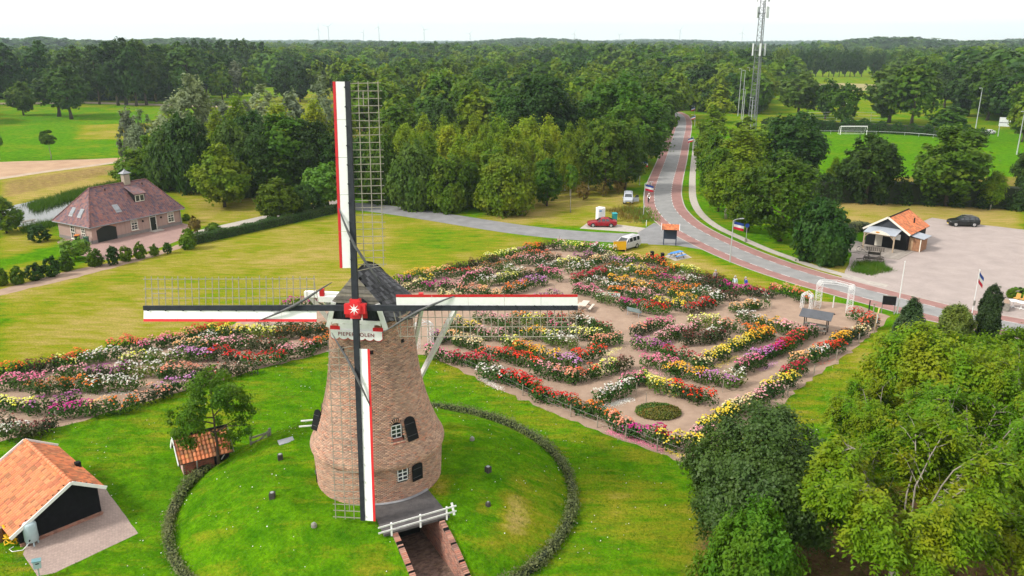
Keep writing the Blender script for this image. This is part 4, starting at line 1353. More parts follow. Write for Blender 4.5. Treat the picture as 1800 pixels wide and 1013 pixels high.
mill = thing('windmill', 'round brick tower mill with four red white and black lattice sails', 'windmill', (TC.x, TC.y, 0))
PROF = [(0, 3.62), (1.6, 3.68), (4.50, 3.82), (4.56, 3.93), (4.74, 3.98), (4.95, 3.93), (5.3, 3.74), (5.8, 3.52), (6.5, 3.26), (7.5, 2.97), (8.4, 2.77), (9.4, 2.61), (10.6, 2.48), (11.8, 2.39), (12.9, 2.33)]
pz, pr_ = [p[0] for p in PROF], [p[1] for p in PROF]
rad_at = lambda z: float(np.interp(z, pz, pr_))
def on_tower(phi, z, out=0.0, side=0.0):
    """phi in degrees from the camera side (-Y) towards +X"""
    a = R(phi)
    r = rad_at(z) + out
    return Vector((r * math.sin(a) + side * math.cos(a), -r * math.cos(a) + side * math.sin(a), z))
# openings: phi, half width, z0, z1
OPEN = [(30, .36, 6.02, 7.22), (30.5, .34, 3.62, 4.42), (-78, .42, 5.75, 7.0), (-80, .62, 1.6, 4.0), (-74, .3, 9.7, 10.8)]
def in_open(a, z, grow=0.0):
    for ph, hw, z0, z1 in OPEN:
        if z0 - grow < z < z1 + grow:
            da = math.atan2(math.sin(a - R(ph)), math.cos(a - R(ph)))
            x = da * rad_at(z)
            lim = hw + grow
            zs = z1 - hw
            if z > zs and ph != -80 and z1 > 4.5:
                lim = math.sqrt(max(0, hw * hw - (z - zs) ** 2)) + grow
            if abs(x) < lim:
                return True
    return False
# backing shell of mortar
na, zz = 260, np.unique(np.concatenate([np.linspace(0, 12.9, 130), pz]))
an = np.linspace(0, 2 * math.pi, na, endpoint=False)
V = np.array([[(rad_at(z) - .012) * math.sin(a), -(rad_at(z) - .012) * math.cos(a), z] for z in zz for a in an])
F = []
for i in range(len(zz) - 1):
    for k in range(na):
        if not in_open(an[k] + math.pi / na, (zz[i] + zz[i + 1]) / 2, .0):
            k2 = (k + 1) % na
            F.append((i * na + k, i * na + k2, (i + 1) * na + k2, (i + 1) * na + k))
tower = link('tower', np_mesh('tower', V, np.array(F), MORTAR), mill)
# every brick a small block, courses climb the curve of the wall
rb = random.Random(2)
BV, BF, BT = [], [], []
s_len = [0]
for i in range(1, len(PROF)):
    s_len.append(s_len[-1] + math.hypot(PROF[i][0] - PROF[i - 1][0], PROF[i][1] - PROF[i - 1][1]))
def prof_s(s):
    return float(np.interp(s, s_len, pz)), float(np.interp(s, s_len, pr_))
CH_ = .076
s0 = 0.0
row = 0
PAL = [(1.0, 1.0, 1.0), (1.15, 1.02, .95), (.72, .66, .66), (1.28, 1.22, 1.15), (1.2, .78, .66), (.5, .46, .48), (1.1, .9, .82), (.85, .82, .85)]
PAL = [tuple(.3 + .7 * c for c in t) for t in PAL]
while s0 + CH_ < s_len[-1]:
    z0, r0 = prof_s(s0 + .006)
    z1, r1 = prof_s(s0 + CH_ - .006)
    zc = (z0 + z1) / 2
    soldier = 4.50 < zc < 4.62
    bl = .105 if soldier else .225
    nb = max(8, int(2 * math.pi * (r0 + r1) / 2 / bl))
    st = 2 * math.pi / nb
    half = st * .5 * (1 - .016 / bl)
    ph0 = (row % 2) * st * .5
    for k in range(nb):
        a = ph0 + k * st
        if zc < 1.4 or in_open(a, zc, .02):
            continue
        o = len(BV)
        pr = rb.uniform(0, .012)
        for z, r in ((z0, r0), (z1, r1)):
            for s_ in (-1, 1):
                b = a + s_ * half
                sn, cs = math.sin(b), -math.cos(b)
                BV.append(((r + pr) * sn, (r + pr) * cs, z))
                BV.append(((r - .02) * sn, (r - .02) * cs, z))
        # order: 0 outL0 1 inL0 2 outR0 3 inR0 4 outL1 5 inL1 6 outR1 7 inR1
        BF += [(o, o + 2, o + 6, o + 4), (o + 1, o, o + 4, o + 5), (o + 2, o + 3, o + 7, o + 6), (o + 4, o + 6, o + 7, o + 5), (o + 1, o + 3, o + 2, o)]
        # repaired patches of redder brick, weathered dark upper wall, pale belly
        red = math.sin(a * 3.1 + zc * .9) + math.sin(a * 1.7 - zc * 1.3 + 2) + .6 * math.sin(a * 7 + zc * 2.2)
        wts = [5, 4, 2.2, 2.0, 1.6 + (6 if red > 1.35 and zc > 4.6 else 0), 1.3 + (2.2 if zc > 8.5 else 0), 3, 3]
        if 4.6 < zc < 5.5:
            wts[3] += 6
        t = rb.choices(PAL, wts)[0]
        m = rb.uniform(.85, 1.15)
        BT += [tuple(x * m for x in t)] * 5
    s0 += CH_
    row += 1
o = link('brick_courses', np_mesh('brick_courses', np.array(BV), np.array(BF), BRICK, np.array(BT)), mill, kind='stuff')

def window_at(phi, z0, z1, w, name='window', arch=True, depth=.22):
    """a small-paned white window, upright, set back into the wall"""
    zc = (z0 + z1) / 2
    a = R(phi)
    nout = Vector((math.sin(a), -math.cos(a), 0))
    sd = Vector((math.cos(a), math.sin(a), 0))
    rp = rad_at(z1) - .06 if z0 > 5 else rad_at(zc) - .10
    c = nout * rp
    def P(u, z, d=0.0):
        p = c + sd * u + nout * d
        return Vector((p.x, p.y, z))
    bt = .05
    mb = MB()
    hw = w / 2
    for u in (-hw, -.02, hw - .04):
        mb.beam(P(u + .02, z0), P(u + .02, z1), .045, .06, up=nout)
    for q in range(4):
        z = z0 + .02 + (z1 - z0 - .04) * q / 3
        mb.beam(P(-hw, z, .002), P(hw, z, .002), .06, .04)
    f = mb.build(name, WHITE, mill)
    mb = MB()
    for i in range(2):
        for q in range(3):
            u0 = -hw + .04 + i * hw
            zz0 = z0 + .04 + q * (z1 - z0 - .04) / 3
            mb.box(P(u0 + hw / 2 - .03, zz0 + (z1 - z0) / 6 - .025, -.02), (hw - .05, .012, (z1 - z0) / 3 - .04), rz=a)
    mb.build('pane', GLASS, f)
    # reveal: dark back, brick cheeks, sill of red tiles
    mb = MB()
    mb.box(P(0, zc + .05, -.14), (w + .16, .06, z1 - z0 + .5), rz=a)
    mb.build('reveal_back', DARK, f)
    if z0 > 5:
        mb = MB()
        ro = rad_at(z0 - .12)
        p0, p1 = P(-hw - .05, z0 - .03), P(hw + .05, z0 - .03)
        q1 = nout * (ro + .03) + sd * (hw + .05)
        q0 = nout * (ro + .03) - sd * (hw + .05)
        mb.slab([p0, p1, Vector((q1.x, q1.y, z0 - .14)), Vector((q0.x, q0.y, z0 - .14))], (0, 0, -.08))
        mb.build('sill', REDTILE, f)
    # soldier arch of bricks round the head
    mb = MB()
    if arch:
        n = 13
        for i in range(n):
            t = math.pi * (i + .5) / n
            u, zq = (hw + .14) * math.cos(t), z1 - hw + .12 + (hw + .14) * math.sin(t)
            p = nout * (rad_at(zq) + .012) + sd * u
            mb.ct = rb.choice(PAL)
            d = Vector((math.cos(t) * sd.x, math.cos(t) * sd.y, math.sin(t)))
            p = Vector((p.x, p.y, zq))
            mb.beam(p - d * .09, p + d * .09, .062, .05, up=nout)
    else:
        for i in range(9):
            u = -hw - .06 + i * (w + .12) / 8
            p = nout * (math.sqrt(rad_at(z1 + .1) ** 2 - u * u) + .012) + sd * u
            mb.ct = rb.choice(PAL)
            mb.beam(Vector((p.x, p.y, z1 + .02)), Vector((p.x, p.y, z1 + .2)), .062, .05, up=nout)
    mb.build('arch', BRICK, f)
    return f
window_at(30, 6.05, 6.85, .62)
window_at(30.5, 3.64, 4.40, .62, arch=False)
def shutter(phi, z0, z1, w, arch=True, out=.07, turn=0):
    a = R(phi + turn)
    zc = (z0 + z1) / 2
    c = on_tower(phi, zc, out)
    nout = Vector((math.sin(a), -math.cos(a), 0))
    sd = Vector((math.cos(a), math.sin(a), 0))
    hw = w / 2
    # leaning with the wall
    sl = (rad_at(z0) - rad_at(z1)) / (z1 - z0) if z0 > 4.6 else 0
    pts = [(-hw, z0), (hw, z0)]
    if arch:
        for i in range(9):
            t = math.pi * i / 8
            pts.append((hw * math.cos(t), z1 - hw * .75 + hw * .75 * math.sin(t)))
    else:
        for i in range(7):
            t = math.pi * i / 6
            pts.append((hw * math.cos(t), z1 - hw * .35 + hw * .35 * math.sin(t)))
    P = [c + sd * u + nout * (sl * (zc - z)) + Vector((0, 0, z - zc)) for u, z in pts]
    s = MB().slab(P, nout * .05).build('shutter', BLACK, mill)
    mb = MB()
    for z in (z0 + .22 * (z1 - z0), z0 + .72 * (z1 - z0)):
        p = c + nout * (.058 + sl * (zc - z)) + Vector((0, 0, z - zc))
        mb.beam(p - sd * hw * .95, p + sd * hw * .7, .014, .035, up=nout)
    mb.build('hinge', pm('iron', (.08, .08, .085), rough=.5), s)
    return s
shutter(44.5, 5.85, 7.15, .72)
shutter(43.5, 3.45, 4.50, .70, arch=False)
# left flank: open shutter standing off the wall, two white rails, dark door
s = shutter(-74, 5.75, 6.9, .5, out=.16, turn=40)
mb = MB()
for z in (5.85, 6.2):
    p = on_tower(-78, z, .25)
    mb.beam(p, p + Vector((-.75, -.15, .0)), .07)
mb.build('rail', WHITE, mill)
mb = MB()
for ph, z0, z1, w in ((-78, 5.75, 6.9, .8), (-74, 9.7, 10.7, .55)):
    c = on_tower(ph, (z0 + z1) / 2, -.22)
    mb.box(c, (w, .1, z1 - z0 + .3), rz=R(ph))
mb.build('blind_niche', pm('dull_boards', (.14, .1, .075), rough=.9), mill)
c = on_tower(-80, 2.8, -.05)
d = MB().box(c, (1.2, .1, 2.4), rz=R(-80)).build('door', BLACK, mill)
MB().box(on_tower(-80, 2.9, .02, .4), (.06, .06, .22), rz=R(-80)).build('handle', LEAD, d)
for px, py in ((704, 608), (602, 614), (654, 617)):
    q = AT(px, py, 40.9)
    ph = math.degrees(math.atan2(q.x - TC.x, 1) ) * 0 + math.degrees(math.asin(max(-1, min(1, (q.x - TC.x) / rad_at(q.z)))))
    MB().box(on_tower(ph, q.z, .0), (.2, .06, .2), rz=R(ph)).build('air_hole_shade', DARK, mill)  # solid dark block, its colour stands for the shade inside the hole

# ---------------------------------------------------------------- cap
YAW = R(8)
fw = Vector((-math.sin(YAW), -math.cos(YAW), 0))
rt = Vector((math.cos(YAW), -math.sin(YAW), 0))
def CP(s, u, z):
    s = s - .36 if s < -2 else s
    p = -fw * s + rt * u
    return Vector((p.x, p.y, z))
SEC = [(-2.05, 1.5, 15.55, 12.9), (-1.2, 2.1, 15.62, 12.6), (-.2, 2.52, 15.62, 12.45), (.9, 2.62, 15.25, 12.42), (2.0, 2.4, 14.7, 12.45), (2.9, 1.9, 14.15, 12.55), (3.6, 1.2, 13.5, 12.8), (3.85, .7, 13.0, 12.95)]
ss_ = [x[0] for x in SEC]
def cap_pt(s, q, sd, lift=0.0):
    w_, ap, ev = (float(np.interp(s, ss_, [x[i] for x in SEC])) for i in (1, 2, 3))
    z = ev + (ap - ev) * (1 - q) ** .92
    p = CP(s, sd * w_ * q, z)
    n = (rt * sd * .75 + Vector((0, 0, .66)))
    return p + n * lift
mb = MB()
for sd in (-1, 1):
    S_ = np.linspace(-2.05, 3.85, 18)
    Q_ = np.linspace(0, 1, 7)
    vs = [cap_pt(s, q, sd, -.03) for s in S_ for q in Q_]
    fs = []
    for i in range(len(S_) - 1):
        for j in range(6):
            f = (i * 7 + j, i * 7 + j + 1, (i + 1) * 7 + j + 1, (i + 1) * 7 + j)
            fs.append(f if sd < 0 else f[::-1])
    mb.add(vs, fs)
mb.face([cap_pt(3.84, q, sd, -.02) for sd, q in ((-1, 1), (-1, .5), (1, 0), (1, .5), (1, 1))])
cap = mb.build('cap', SHING, mill)
mb = MB()
rs = random.Random(9)
for sd in (-1, 1):
    nq = 13
    for j in range(nq - 1, -1, -1):
        q0, q1 = j / nq, min(1.0, (j + 1.25) / nq)
        s = -2.08 + (j % 2) * .12
        while s < 3.82:
            w_ = rs.uniform(.19, .27)
            e = min(3.85, s + w_ - .012)
            t = rs.choice([.55, .75, .9, 1.0, 1.15, 1.5, 1.9]) * rs.uniform(.85, 1.1)
            mb.ct = (t, t, t * 1.02)
            a, b = cap_pt(s, q0, sd, .012), cap_pt(e, q0, sd, .012)
            c, d = cap_pt(e, q1, sd, .045), cap_pt(s, q1, sd, .045)
            n_ = (rt * sd * .75 + Vector((0, 0, .66))) * -.022
            mb.slab([a, b, c, d] if sd > 0 else [d, c, b, a], n_)
            s += w_
mb.build('shingles', SHING, cap, kind='stuff')
mb = MB()
rp_ = [CP(s, 0, float(np.interp(s, ss_, [x[2] for x in SEC])) + .05) for s in np.linspace(-2.1, 3.7, 10)]
mb.tube(rp_, .06, 6)
mb.build('ridge', SHING, cap)
# weather-boarded gable
for i in range(8):
    z0 = 13.95 + i * .2
    z1 = z0 + .185
    h0 = 1.42 * (15.62 - z0) / 1.7
    h1 = 1.42 * max(0.02, (15.62 - z1) / 1.7)
    MB().slab([CP(-2.06, -h0, z0), CP(-2.06, h0, z0), CP(-2.06, h1, z1), CP(-2.06, -h1, z1)], fw * (.03 + .03 * (i % 2))).build('gable_board', [GREYW, LATH, POSTG][(i * 2) % 3], cap)
# dark louvred front, white raking posts
mb = MB()
mb.slab([CP(-1.95, -1.5, 12.75), CP(-1.95, 1.5, 12.75), CP(-1.95, 1.3, 13.96), CP(-1.95, -1.3, 13.96)], fw * .08)
front = mb.build('cap_front', BLKWOOD, cap)
for sd in (-1, 1):
    for i in range(5):
        u = sd * (.42 + i * .16)
        MB().beam(CP(-2.05, u, 13.0), CP(-2.05, u * .96, 13.9), .13, .03, up=fw).build('louvre_board', BLKWOOD, front)
    MB().beam(CP(-2.14, sd * 1.62, 12.55), CP(-2.14, sd * 1.22, 14.0), .27, .08, up=fw).build('white_post', WHITE, cap)
    MB().beam(CP(-2.10, sd * .3, 12.75), CP(-2.10, sd * .3, 13.7), .09, .05, up=fw).build('white_batten', WHITE, cap)
    MB().box(CP(-2.22, sd * 1.2, 12.56), (.55, .06, .22), rz=-YAW).build('red_block', REDP, cap)
    MB().slab([CP(-2.09, sd * .33, 13.15), CP(-2.09, sd * .62, 13.15), CP(-2.09, sd * .62, 13.95), CP(-2.09, sd * .33, 13.95)][::sd], fw * .02).build('red_panel', REDP, cap)
def scallop(z0, z1, hw, n, dep, s):
    pts = [CP(s, hw, z1), CP(s, -hw, z1)]
    for i in range(n):
        for j in range(7):
            t = j / 6
            u = -hw + 2 * hw * (i + t) / n
            pts.append(CP(s, u, z0 - dep * math.sin(math.pi * t) ** .7 + .0))
    return pts
MB().slab(scallop(12.76, 13.04, 1.36, 6, -.06, -2.16), fw * .05).build('white_apron', WHITE, cap)
MB().slab([CP(-2.18, -1.0, 12.46), CP(-2.18, 1.0, 12.46), CP(-2.18, 1.0, 12.80), CP(-2.18, -1.0, 12.80)], fw * .05).build('white_apron', WHITE, cap)
MB().slab(scallop(12.06, 12.47, 1.47, 6, .12, -2.25), fw * .05).build('red_backboard', REDP, cap).location = fw * -.02 + Vector((0, 0, -.05))
nb_ = MB().slab(scallop(12.06, 12.47, 1.45, 6, .12, -2.25), fw * .06).build('name_board', WHITE, cap)
def text_mesh(txt, size, depth=.008):
    cu = bpy.data.curves.new('txt', 'FONT')
    cu.body = txt
    cu.size = size
    cu.extrude = depth
    cu.align_x = 'CENTER'
    cu.space_character = 1.12
    o = bpy.data.objects.new('txt', cu)
    COL.objects.link(o)
    dg = bpy.context.evaluated_depsgraph_get()
    me = bpy.data.meshes.new_from_object(o.evaluated_get(dg))
    bpy.data.objects.remove(o)
    return me
tm_ = text_mesh('PIEPERMOLEN', .30)
tm_.materials.clear()
tm_.materials.append(LETTER)
lt = link('lettering', tm_, nb_)
lt.location = CP(-2.25 - .072, 0, 12.16)
lt.rotation_euler = (R(90), 0, -YAW)
# beams through the cap and the tail struts
mb = MB()
mb.beam(CP(.5, -3.3, 13.15), CP(.5, 3.1, 13.15), .3, .34)
mb.build('front_spar', WHITE, mill)
mb = MB()
for u in (-3.05, 2.85):
    mb.beam(CP(.5, u, 13.3), CP(.5, u, 13.75), .26, .26)
mb.build('spar_knob', REDP, mill)
mb = MB()
mb.beam(CP(2.4, -4.9, 12.75), CP(2.4, 4.9, 12.75), .34, .36)
mb.build('rear_spar', WHITE, mill)
tail = CP(5.2, 0, 4.2)
for sd in (-1, 1):
    MB().beam(CP(2.4, sd * 4.6, 12.6), tail + rt * sd * .2, .26).build('tail_strut', WHITE, mill)
    MB().beam(CP(.5, sd * 2.9, 13.0), tail + rt * sd * .15 + Vector((0, 0, .4)), .2).build('tail_strut', WHITE, mill)
MB().beam(CP(3.4, 0, 13.1), tail + Vector((0, 0, -1.0)) - fw * .6, .34).build('tail_pole', WHITE, mill)

# ---------------------------------------------------------------- hub and sails
SY, TILT, ROT = R(4), R(10), R(1.3)
hub = Vector((-8.20 - TC.x, 39.95 - TC.y, 13.97))
nrm = Vector((-math.sin(SY) * math.cos(TILT), -math.cos(SY) * math.cos(TILT), math.sin(TILT)))
rgt = Vector((math.cos(SY), -math.sin(SY), 0))
upv = rgt.cross(-nrm).normalized()
if upv.z < 0:
    upv = -upv
e1 = (rgt * math.cos(ROT) + upv * math.sin(ROT)).normalized()
e2 = (upv * math.cos(ROT) - rgt * math.sin(ROT)).normalized()
def plane(u, v, d=0.0):
    return hub + e1 * u + e2 * v + nrm * d
MB().tube([plane(0, 0, .1), Vector((0, 0, 13.5))], [.42, .45], 12).build('windshaft', BLKWOOD, mill)
mb = MB()
oc = [(.42 * math.cos(math.pi * (k + .5) / 4), .42 * math.sin(math.pi * (k + .5) / 4)) for k in range(8)]
mb.slab([plane(x, y, .22) for x, y in oc], nrm * .34)
mb.slab([plane(x * .86, y * .86, .56) for x, y in oc], nrm * .05)
for sx in (-1, 1):
    mb.slab([plane(sx * .30, -.28, .1), plane(sx * .56, -.26, .1), plane(sx * .56, .26, .1), plane(sx * .30, .28, .1)][::sx], nrm * .42)
    mb.slab([plane(-.28, sx * .30, .1), plane(-.26, sx * .52, .1), plane(.26, sx * .52, .1), plane(.28, sx * .30, .1)][::-sx], nrm * .38)
hb = mb.build('hub', REDP, mill)
star = []
for k in range(16):
    r_ = .30 if k % 2 == 0 else .085
    a = 2 * math.pi * k / 16 + math.pi / 2
    star.append(plane(r_ * math.cos(a), r_ * math.sin(a), .612))
MB().slab(star, nrm * .012).build('star', WHITE, hb)
RS = 11.65
for k in range(4):
    d = [e2, -e1, -e2, e1][k]                # direction the sail points
    l = [-e1, -e2, e1, e2][k]                # side of the wind board
    off = .30 if k % 2 == 0 else .08
    def Q(r, u, n=0.0):
        return hub + d * r + l * u + nrm * (off + n)
    sail = MB().beam(Q(.0 if k < 2 else .0, 0), Q(RS, 0), .31, .30, up=nrm, w2=.24, h2=.18).build('sail', BLKWOOD, mill)
    n = 5
    for i in range(n):
        r0, r1 = 2.15 + (RS - 2.15) * i / n, 2.15 + (RS - 2.15) * (i + 1) / n - .015
        MB().slab([Q(r0, .13, .03), Q(r1, .13, .03), Q(r1, .58, .10), Q(r0, .58, .10)], nrm * .03).build('wind_board', WHITE, sail)
        MB().slab([Q(r0, .585, .10), Q(r1, .585, .10), Q(r1, .72, .13), Q(r0, .72, .13)], nrm * .04).build('red_edge', REDP, sail)
    mb = MB()
    for r in np.linspace(2.6, RS - .3, 10):
        mb.box(Q(r, .12, .14), (.06, .06, .06))
    mb.build('bolt', BLKWOOD, sail)
    rng_ = random.Random(k)
    for i, r in enumerate(np.linspace(2.3, RS - .1, 26)):
        MB().beam(Q(r, 0, -.03), Q(r + rng_.uniform(-.03, .03), -1.62 - rng_.uniform(0, .1), -.03 - .12), .036, .036, up=nrm).build('lattice_rung', LATH, sail)
    for u, a0, a1 in ((-.52, 2.2, RS), (-1.02, 2.2, RS), (-1.54, 2.2, RS - .02), (-.76, RS - 1.25, RS - .45)):
        MB().beam(Q(a0, u, -.09), Q(a1, u, -.09), .034, .04, up=nrm).build('stringer', LATH, sail)
    pts = [Q(5.5, .74, .1), Q(4.7, .45, .22), Q(4.0, .16, .28), Q(3.3, -.15, .25), Q(2.6, -.55, .12), Q(1.9, -1.0, .02), Q(1.3, -1.35, -.05)]
    MB().tube(pts, [.015, .045, .065, .075, .07, .05, .02], 7).build('rolled_cloth', CLOTH, sail, smooth=True)
    MB().tube([Q(2.0, -.2, .1), Q(2.25, -1.5, 0)], .018, 5).build('rope', LATH, sail)

# ---------------------------------------------------------------- passage: deck, walls, floor
def PP(t, s, z):
    p = TC + PD * t + PN * s
    return Vector((p.x, p.y, z))
deck = thing('footbridge', 'dark tarred deck over the brick passage with a white railing', 'footbridge', tuple(PP(4.5, 0, 0)))
base = Vector(deck.location)
DECKM = pm('tarred_deck', (.075, .07, .072), (.115, .105, .105), scale=2.5, rough=.85, bump=.3, contrast=(.35, .7))
arcp = [PP(math.sqrt(3.74 ** 2 - s * s), s, 2.3) - base for s in np.linspace(1.75, -1.75, 9)]
outer = [PP(6.35, -1.95, 2.22) - base, PP(6.35, 1.85, 2.22) - base]
MB().slab(arcp + outer, (0, 0, .14)).build('deck', DECKM, deck)
fl = MB()
for i in range(8):
    a, b = arcp[i], arcp[i + 1]
    fl.slab([a + Vector((0, 0, .15)), b + Vector((0, 0, .15)), (b + Vector((0, 0, .15))) + Vector((PD.x, PD.y, 0)) * .2, (a + Vector((0, 0, .15))) + Vector((PD.x, PD.y, 0)) * .2], (0, 0, .03))
fl.build('lead_flashing', LEAD, deck)
RW = pm('railing_white', (.8, .8, .79), (.68, .68, .66), scale=3, rough=.55)
for s in (-1.55, .1, 1.65):
    MB().beam(PP(6.42, s, 2.2) - base, PP(6.42, s, 3.0) - base, .09, .09).build('post', RW, deck)
for z in (2.62, 2.95):
    MB().beam(PP(6.49, -2.3, z) - base, PP(6.49, 2.2, z) - base, .04, .085).build('rail', RW, deck)
MB().beam(PP(6.42, 2.1, 2.35) - base, PP(6.1, 2.1, 2.95) - base, .1).build('brace', RW, deck)
WALLB = pm('passage_brick', (.38, .21, .16), (.28, .16, .125), scale=1.2, rough=.9, tint=True)
def brick_wall(label, sgn):
    """wall along the passage: brick faces, courses laid one by one, brick-on-edge coping following the slope"""
    t = thing('passage_wall', label, 'brick wall', tuple(PP(8, sgn * (PW + .2), 0)))
    b0 = Vector(t.location)
    core, V, F, T = MB(), [], [], []
    seg = 16
    tt = np.linspace(3.3, 11.8, seg + 1)
    top = lambda q: max(.5, float(mound_h(PP(q, sgn * (PW + .5), 0).x, PP(q, sgn * (PW + .5), 0).y)) + .12) if q > 6.3 else 2.2
    i_, o_ = sgn * (PW + .012), sgn * (PW + .30)
    for k in range(seg):
        A = [PP(tt[k], i_, -.05) - b0, PP(tt[k], o_, -.05) - b0, PP(tt[k], o_, top(tt[k]) - .06) - b0, PP(tt[k], i_, top(tt[k]) - .06) - b0]
        B = [PP(tt[k + 1], i_, -.05) - b0, PP(tt[k + 1], o_, -.05) - b0, PP(tt[k + 1], o_, top(tt[k + 1]) - .06) - b0, PP(tt[k + 1], i_, top(tt[k + 1]) - .06) - b0]
        core.add(A + B, [(0, 1, 2, 3), (7, 6, 5, 4), (0, 4, 5, 1), (1, 5, 6, 2), (2, 6, 7, 3), (3, 7, 4, 0)])
    core.build('wall_core', MORTAR, t)
    mb = MB()
    q, row = 0, 0
    z = .03
    while z < 2.2:
        q = 3.4 + (row % 2) * .11
        while q < 11.7:
            if z + .06 < top(q + .1) - .07:
                c = PP(q + .105, sgn * (PW + rb.uniform(.002, .012)), z + .03) - b0
                tn = rb.choice(PAL)
                mb.ct = tn
                mb.beam(c - Vector((PD.x, PD.y, 0)) * .1, c + Vector((PD.x, PD.y, 0)) * .1, .03, .058)
            q += .222
        z += .074
        row += 1
    mb.build('brick_courses', WALLB, t, kind='stuff')
    q = 3.5
    while q < 11.7:
        if q > 6.3:
            c = PP(q + .04, sgn * (PW + .15), top(q) - .01) - b0
            sl = (top(q + .2) - top(q)) / .2
            dv = Vector((PD.x, PD.y, sl)).normalized()
            m_ = MB()
            m_.ct = rb.choice(PAL)
            m_.beam(c - dv * .046, c + dv * .046, .30, .1)
            link('brick', m_.mesh('brick', WALLB), t)
        q += .101
    return t
brick_wall('sloping brick wall on the right of the sunken passage, more of its face in view', 1)
brick_wall('sloping brick wall left of the sunken passage, seen mostly from above', -1)
PASSF = pm('old_clinker', (.22, .15, .12), (.12, .085, .07), scale=1.4, rough=.95, tint=True)
fl = thing('passage_floor', 'worn clinker paving on the floor of the sunken passage', 'floor', tuple(PP(8, 0, 0)), kind='structure')
b0 = Vector(fl.location)
del fl['category']
mb = MB()
q, row = 3.6, 0
while q < 14:
    s = -PW + .01 + (row % 2) * -.1
    while s < PW:
        a, b = max(s, -PW + .012), min(s + .2, PW - .012)
        if b - a > .03:
            t = rb.uniform(.6, 1.25)
            mb.ct = (t, t * rb.uniform(.9, 1), t * rb.uniform(.85, 1))
            z = .035 + rb.uniform(0, .014)
            mb.slab([PP(q, a, z) - b0, PP(q, b, z) - b0, PP(q + .095, b, z) - b0, PP(q + .095, a, z) - b0], (0, 0, -.03))
        s += .21
    q += .105
    row += 1
mb.build('pavers', PASSF, fl, kind='stuff')
d_ = MB()
d_.box(PP(3.72, 0, 1.0) - Vector((TC.x, TC.y, 0)), (2.1, .12, 2.0), rz=math.atan2(PN.y, PN.x))
d_.build('passage_door', BLACK, mill)
# mooring stumps on the mound
STUMP = pm('dark_stump', (.045, .04, .038), (.07, .06, .055), scale=6, rough=.9)
for i, (px, py, lab) in enumerate(((479, 876, 'dark tarred stump low on the far left slope of the mound'), (493, 808, 'dark tarred stump near the grey slab on the mound'), (858, 830, 'dark tarred stump on the slope right of the tower'),
                                   (858, 889, 'small stump on the slope beside the bare straw patch'), (830, 774, 'small stump close to the ring hedge behind the tower'), (552, 926, 'worn stump in the grass left of the lattice tip'), (567, 858, 'low pale stump in the grass beside the tower door'))):
    q = G(px, py, 1.2)
    for _ in range(4):
        q = G(px, py, float(mound_h(q.x, q.y)))
    t = thing('mooring_stump', lab, 'stump', (q.x, q.y, float(mound_h(q.x, q.y)) - .05), .4 * i)
    big = i < 3
    h_ = .42 if big else .28
    mb = MB()
    if big:
        mb.box((0, 0, h_ / 2), (.3, .3, h_))
    else:
        mb.lathe((0, 0, 0), [(.17, 0), (.15, h_ * .8), (.1, h_)], 8)
    mb.build('stump_body', STUMP if i < 4 else GREYW, t)
    MB().lathe((0, 0, h_ + .003), [(.11 if big else .06, 0), (.10 if big else .05, .03)], 8).build('cap_plate', LEAD, t)
q = G(503, 777, 1.0)
for _ in range(4):
    q = G(503, 777, float(mound_h(q.x, q.y)))
t = thing('concrete_slab', 'pale grey slab lying in the grass of the mound near the wooden gate', 'slab', (q.x, q.y, float(mound_h(q.x, q.y)) + .02), R(28))
t.rotation_euler = (R(8), R(-4), R(28))
MB().box((0, 0, .04), (1.0, .55, .08)).build('slab_plate', LEAD, t)
MB().box((0, 0, .0), (.9, .45, .05)).build('slab_foot', KERB, t)
# ================================================================== BUILDINGS
RT = random.Random(77)
def tiled(E0, E1, R0, R1, rows, tw, pal, thick=.02, lift=.035, roll=.03, single=None):
    """pantiles, one small solid each, over the plane eave E0-E1 / ridge R0-R1; yields lists of (verts, faces, tint) in nearest-row-first order"""
    E0, E1, R0, R1 = map(Vector, (E0, E1, R0, R1))
    n = (E1 - E0).cross(R0 - E0)
    n.normalize()
    if n.z < 0:
        n = -n
    xd = (E1 - E0).normalized()
    out = []
    for i in range(rows):
        t0, t1 = i / rows, min(1.0, (i + 1.12) / rows)
        a0, b0 = E0.lerp(R0, t0), E1.lerp(R1, t0)
        a1, b1 = E0.lerp(R0, t1), E1.lerp(R1, t1)
        base = E0.dot(xd)
        s0, e0 = a0.dot(xd) - base, b0.dot(xd) - base
        s1, e1 = a1.dot(xd) - base, b1.dot(xd) - base
        lo, hi = min(s0, s1), max(e0, e1)
        k = math.floor(lo / tw + 1e-4)
        while k * tw < hi - 1e-4:
            u0, u1 = k * tw, (k + 1) * tw
            k += 1
            def row(s, e, A, l):
                p, q = max(u0, s), min(u1, e)
                if q - p < 0:
                    p = q = max(min((u0 + u1) / 2, e), s)
                m = p + (q - p) * .55
                w_ = (q - p) / tw
                f = lambda u, h: A + xd * (u - s) + n * h
                return [f(p, l), f(m, l + roll * w_), f(q - .004 * w_, l - .004)]
            if min(u1, e0) - max(u0, s0) < .02 and min(u1, e1) - max(u0, s1) < .02:
                continue
            lo_r = row(s0, e0, a0, lift + RT.uniform(-.006, .006))
            hi_r = row(s1, e1, a1, .006)
            vs = lo_r + hi_r + [p - n * thick for p in lo_r]
            fs = [(0, 1, 4, 3), (1, 2, 5, 4), (6, 7, 1, 0), (7, 8, 2, 1), (2, 8, 5), (0, 3, 6)]
            t = RT.choice(pal)
            m = RT.uniform(.88, 1.12)
            out.append((vs, fs, tuple(c * m for c in t)))
    return out
def tiles_stuff(lst, mat, parent, name='roof_tiles'):
    mb = MB()
    for v, f, t in lst:
        mb.ct = t
        mb.add(v, f)
    return mb.build(name, mat, parent, kind='stuff')
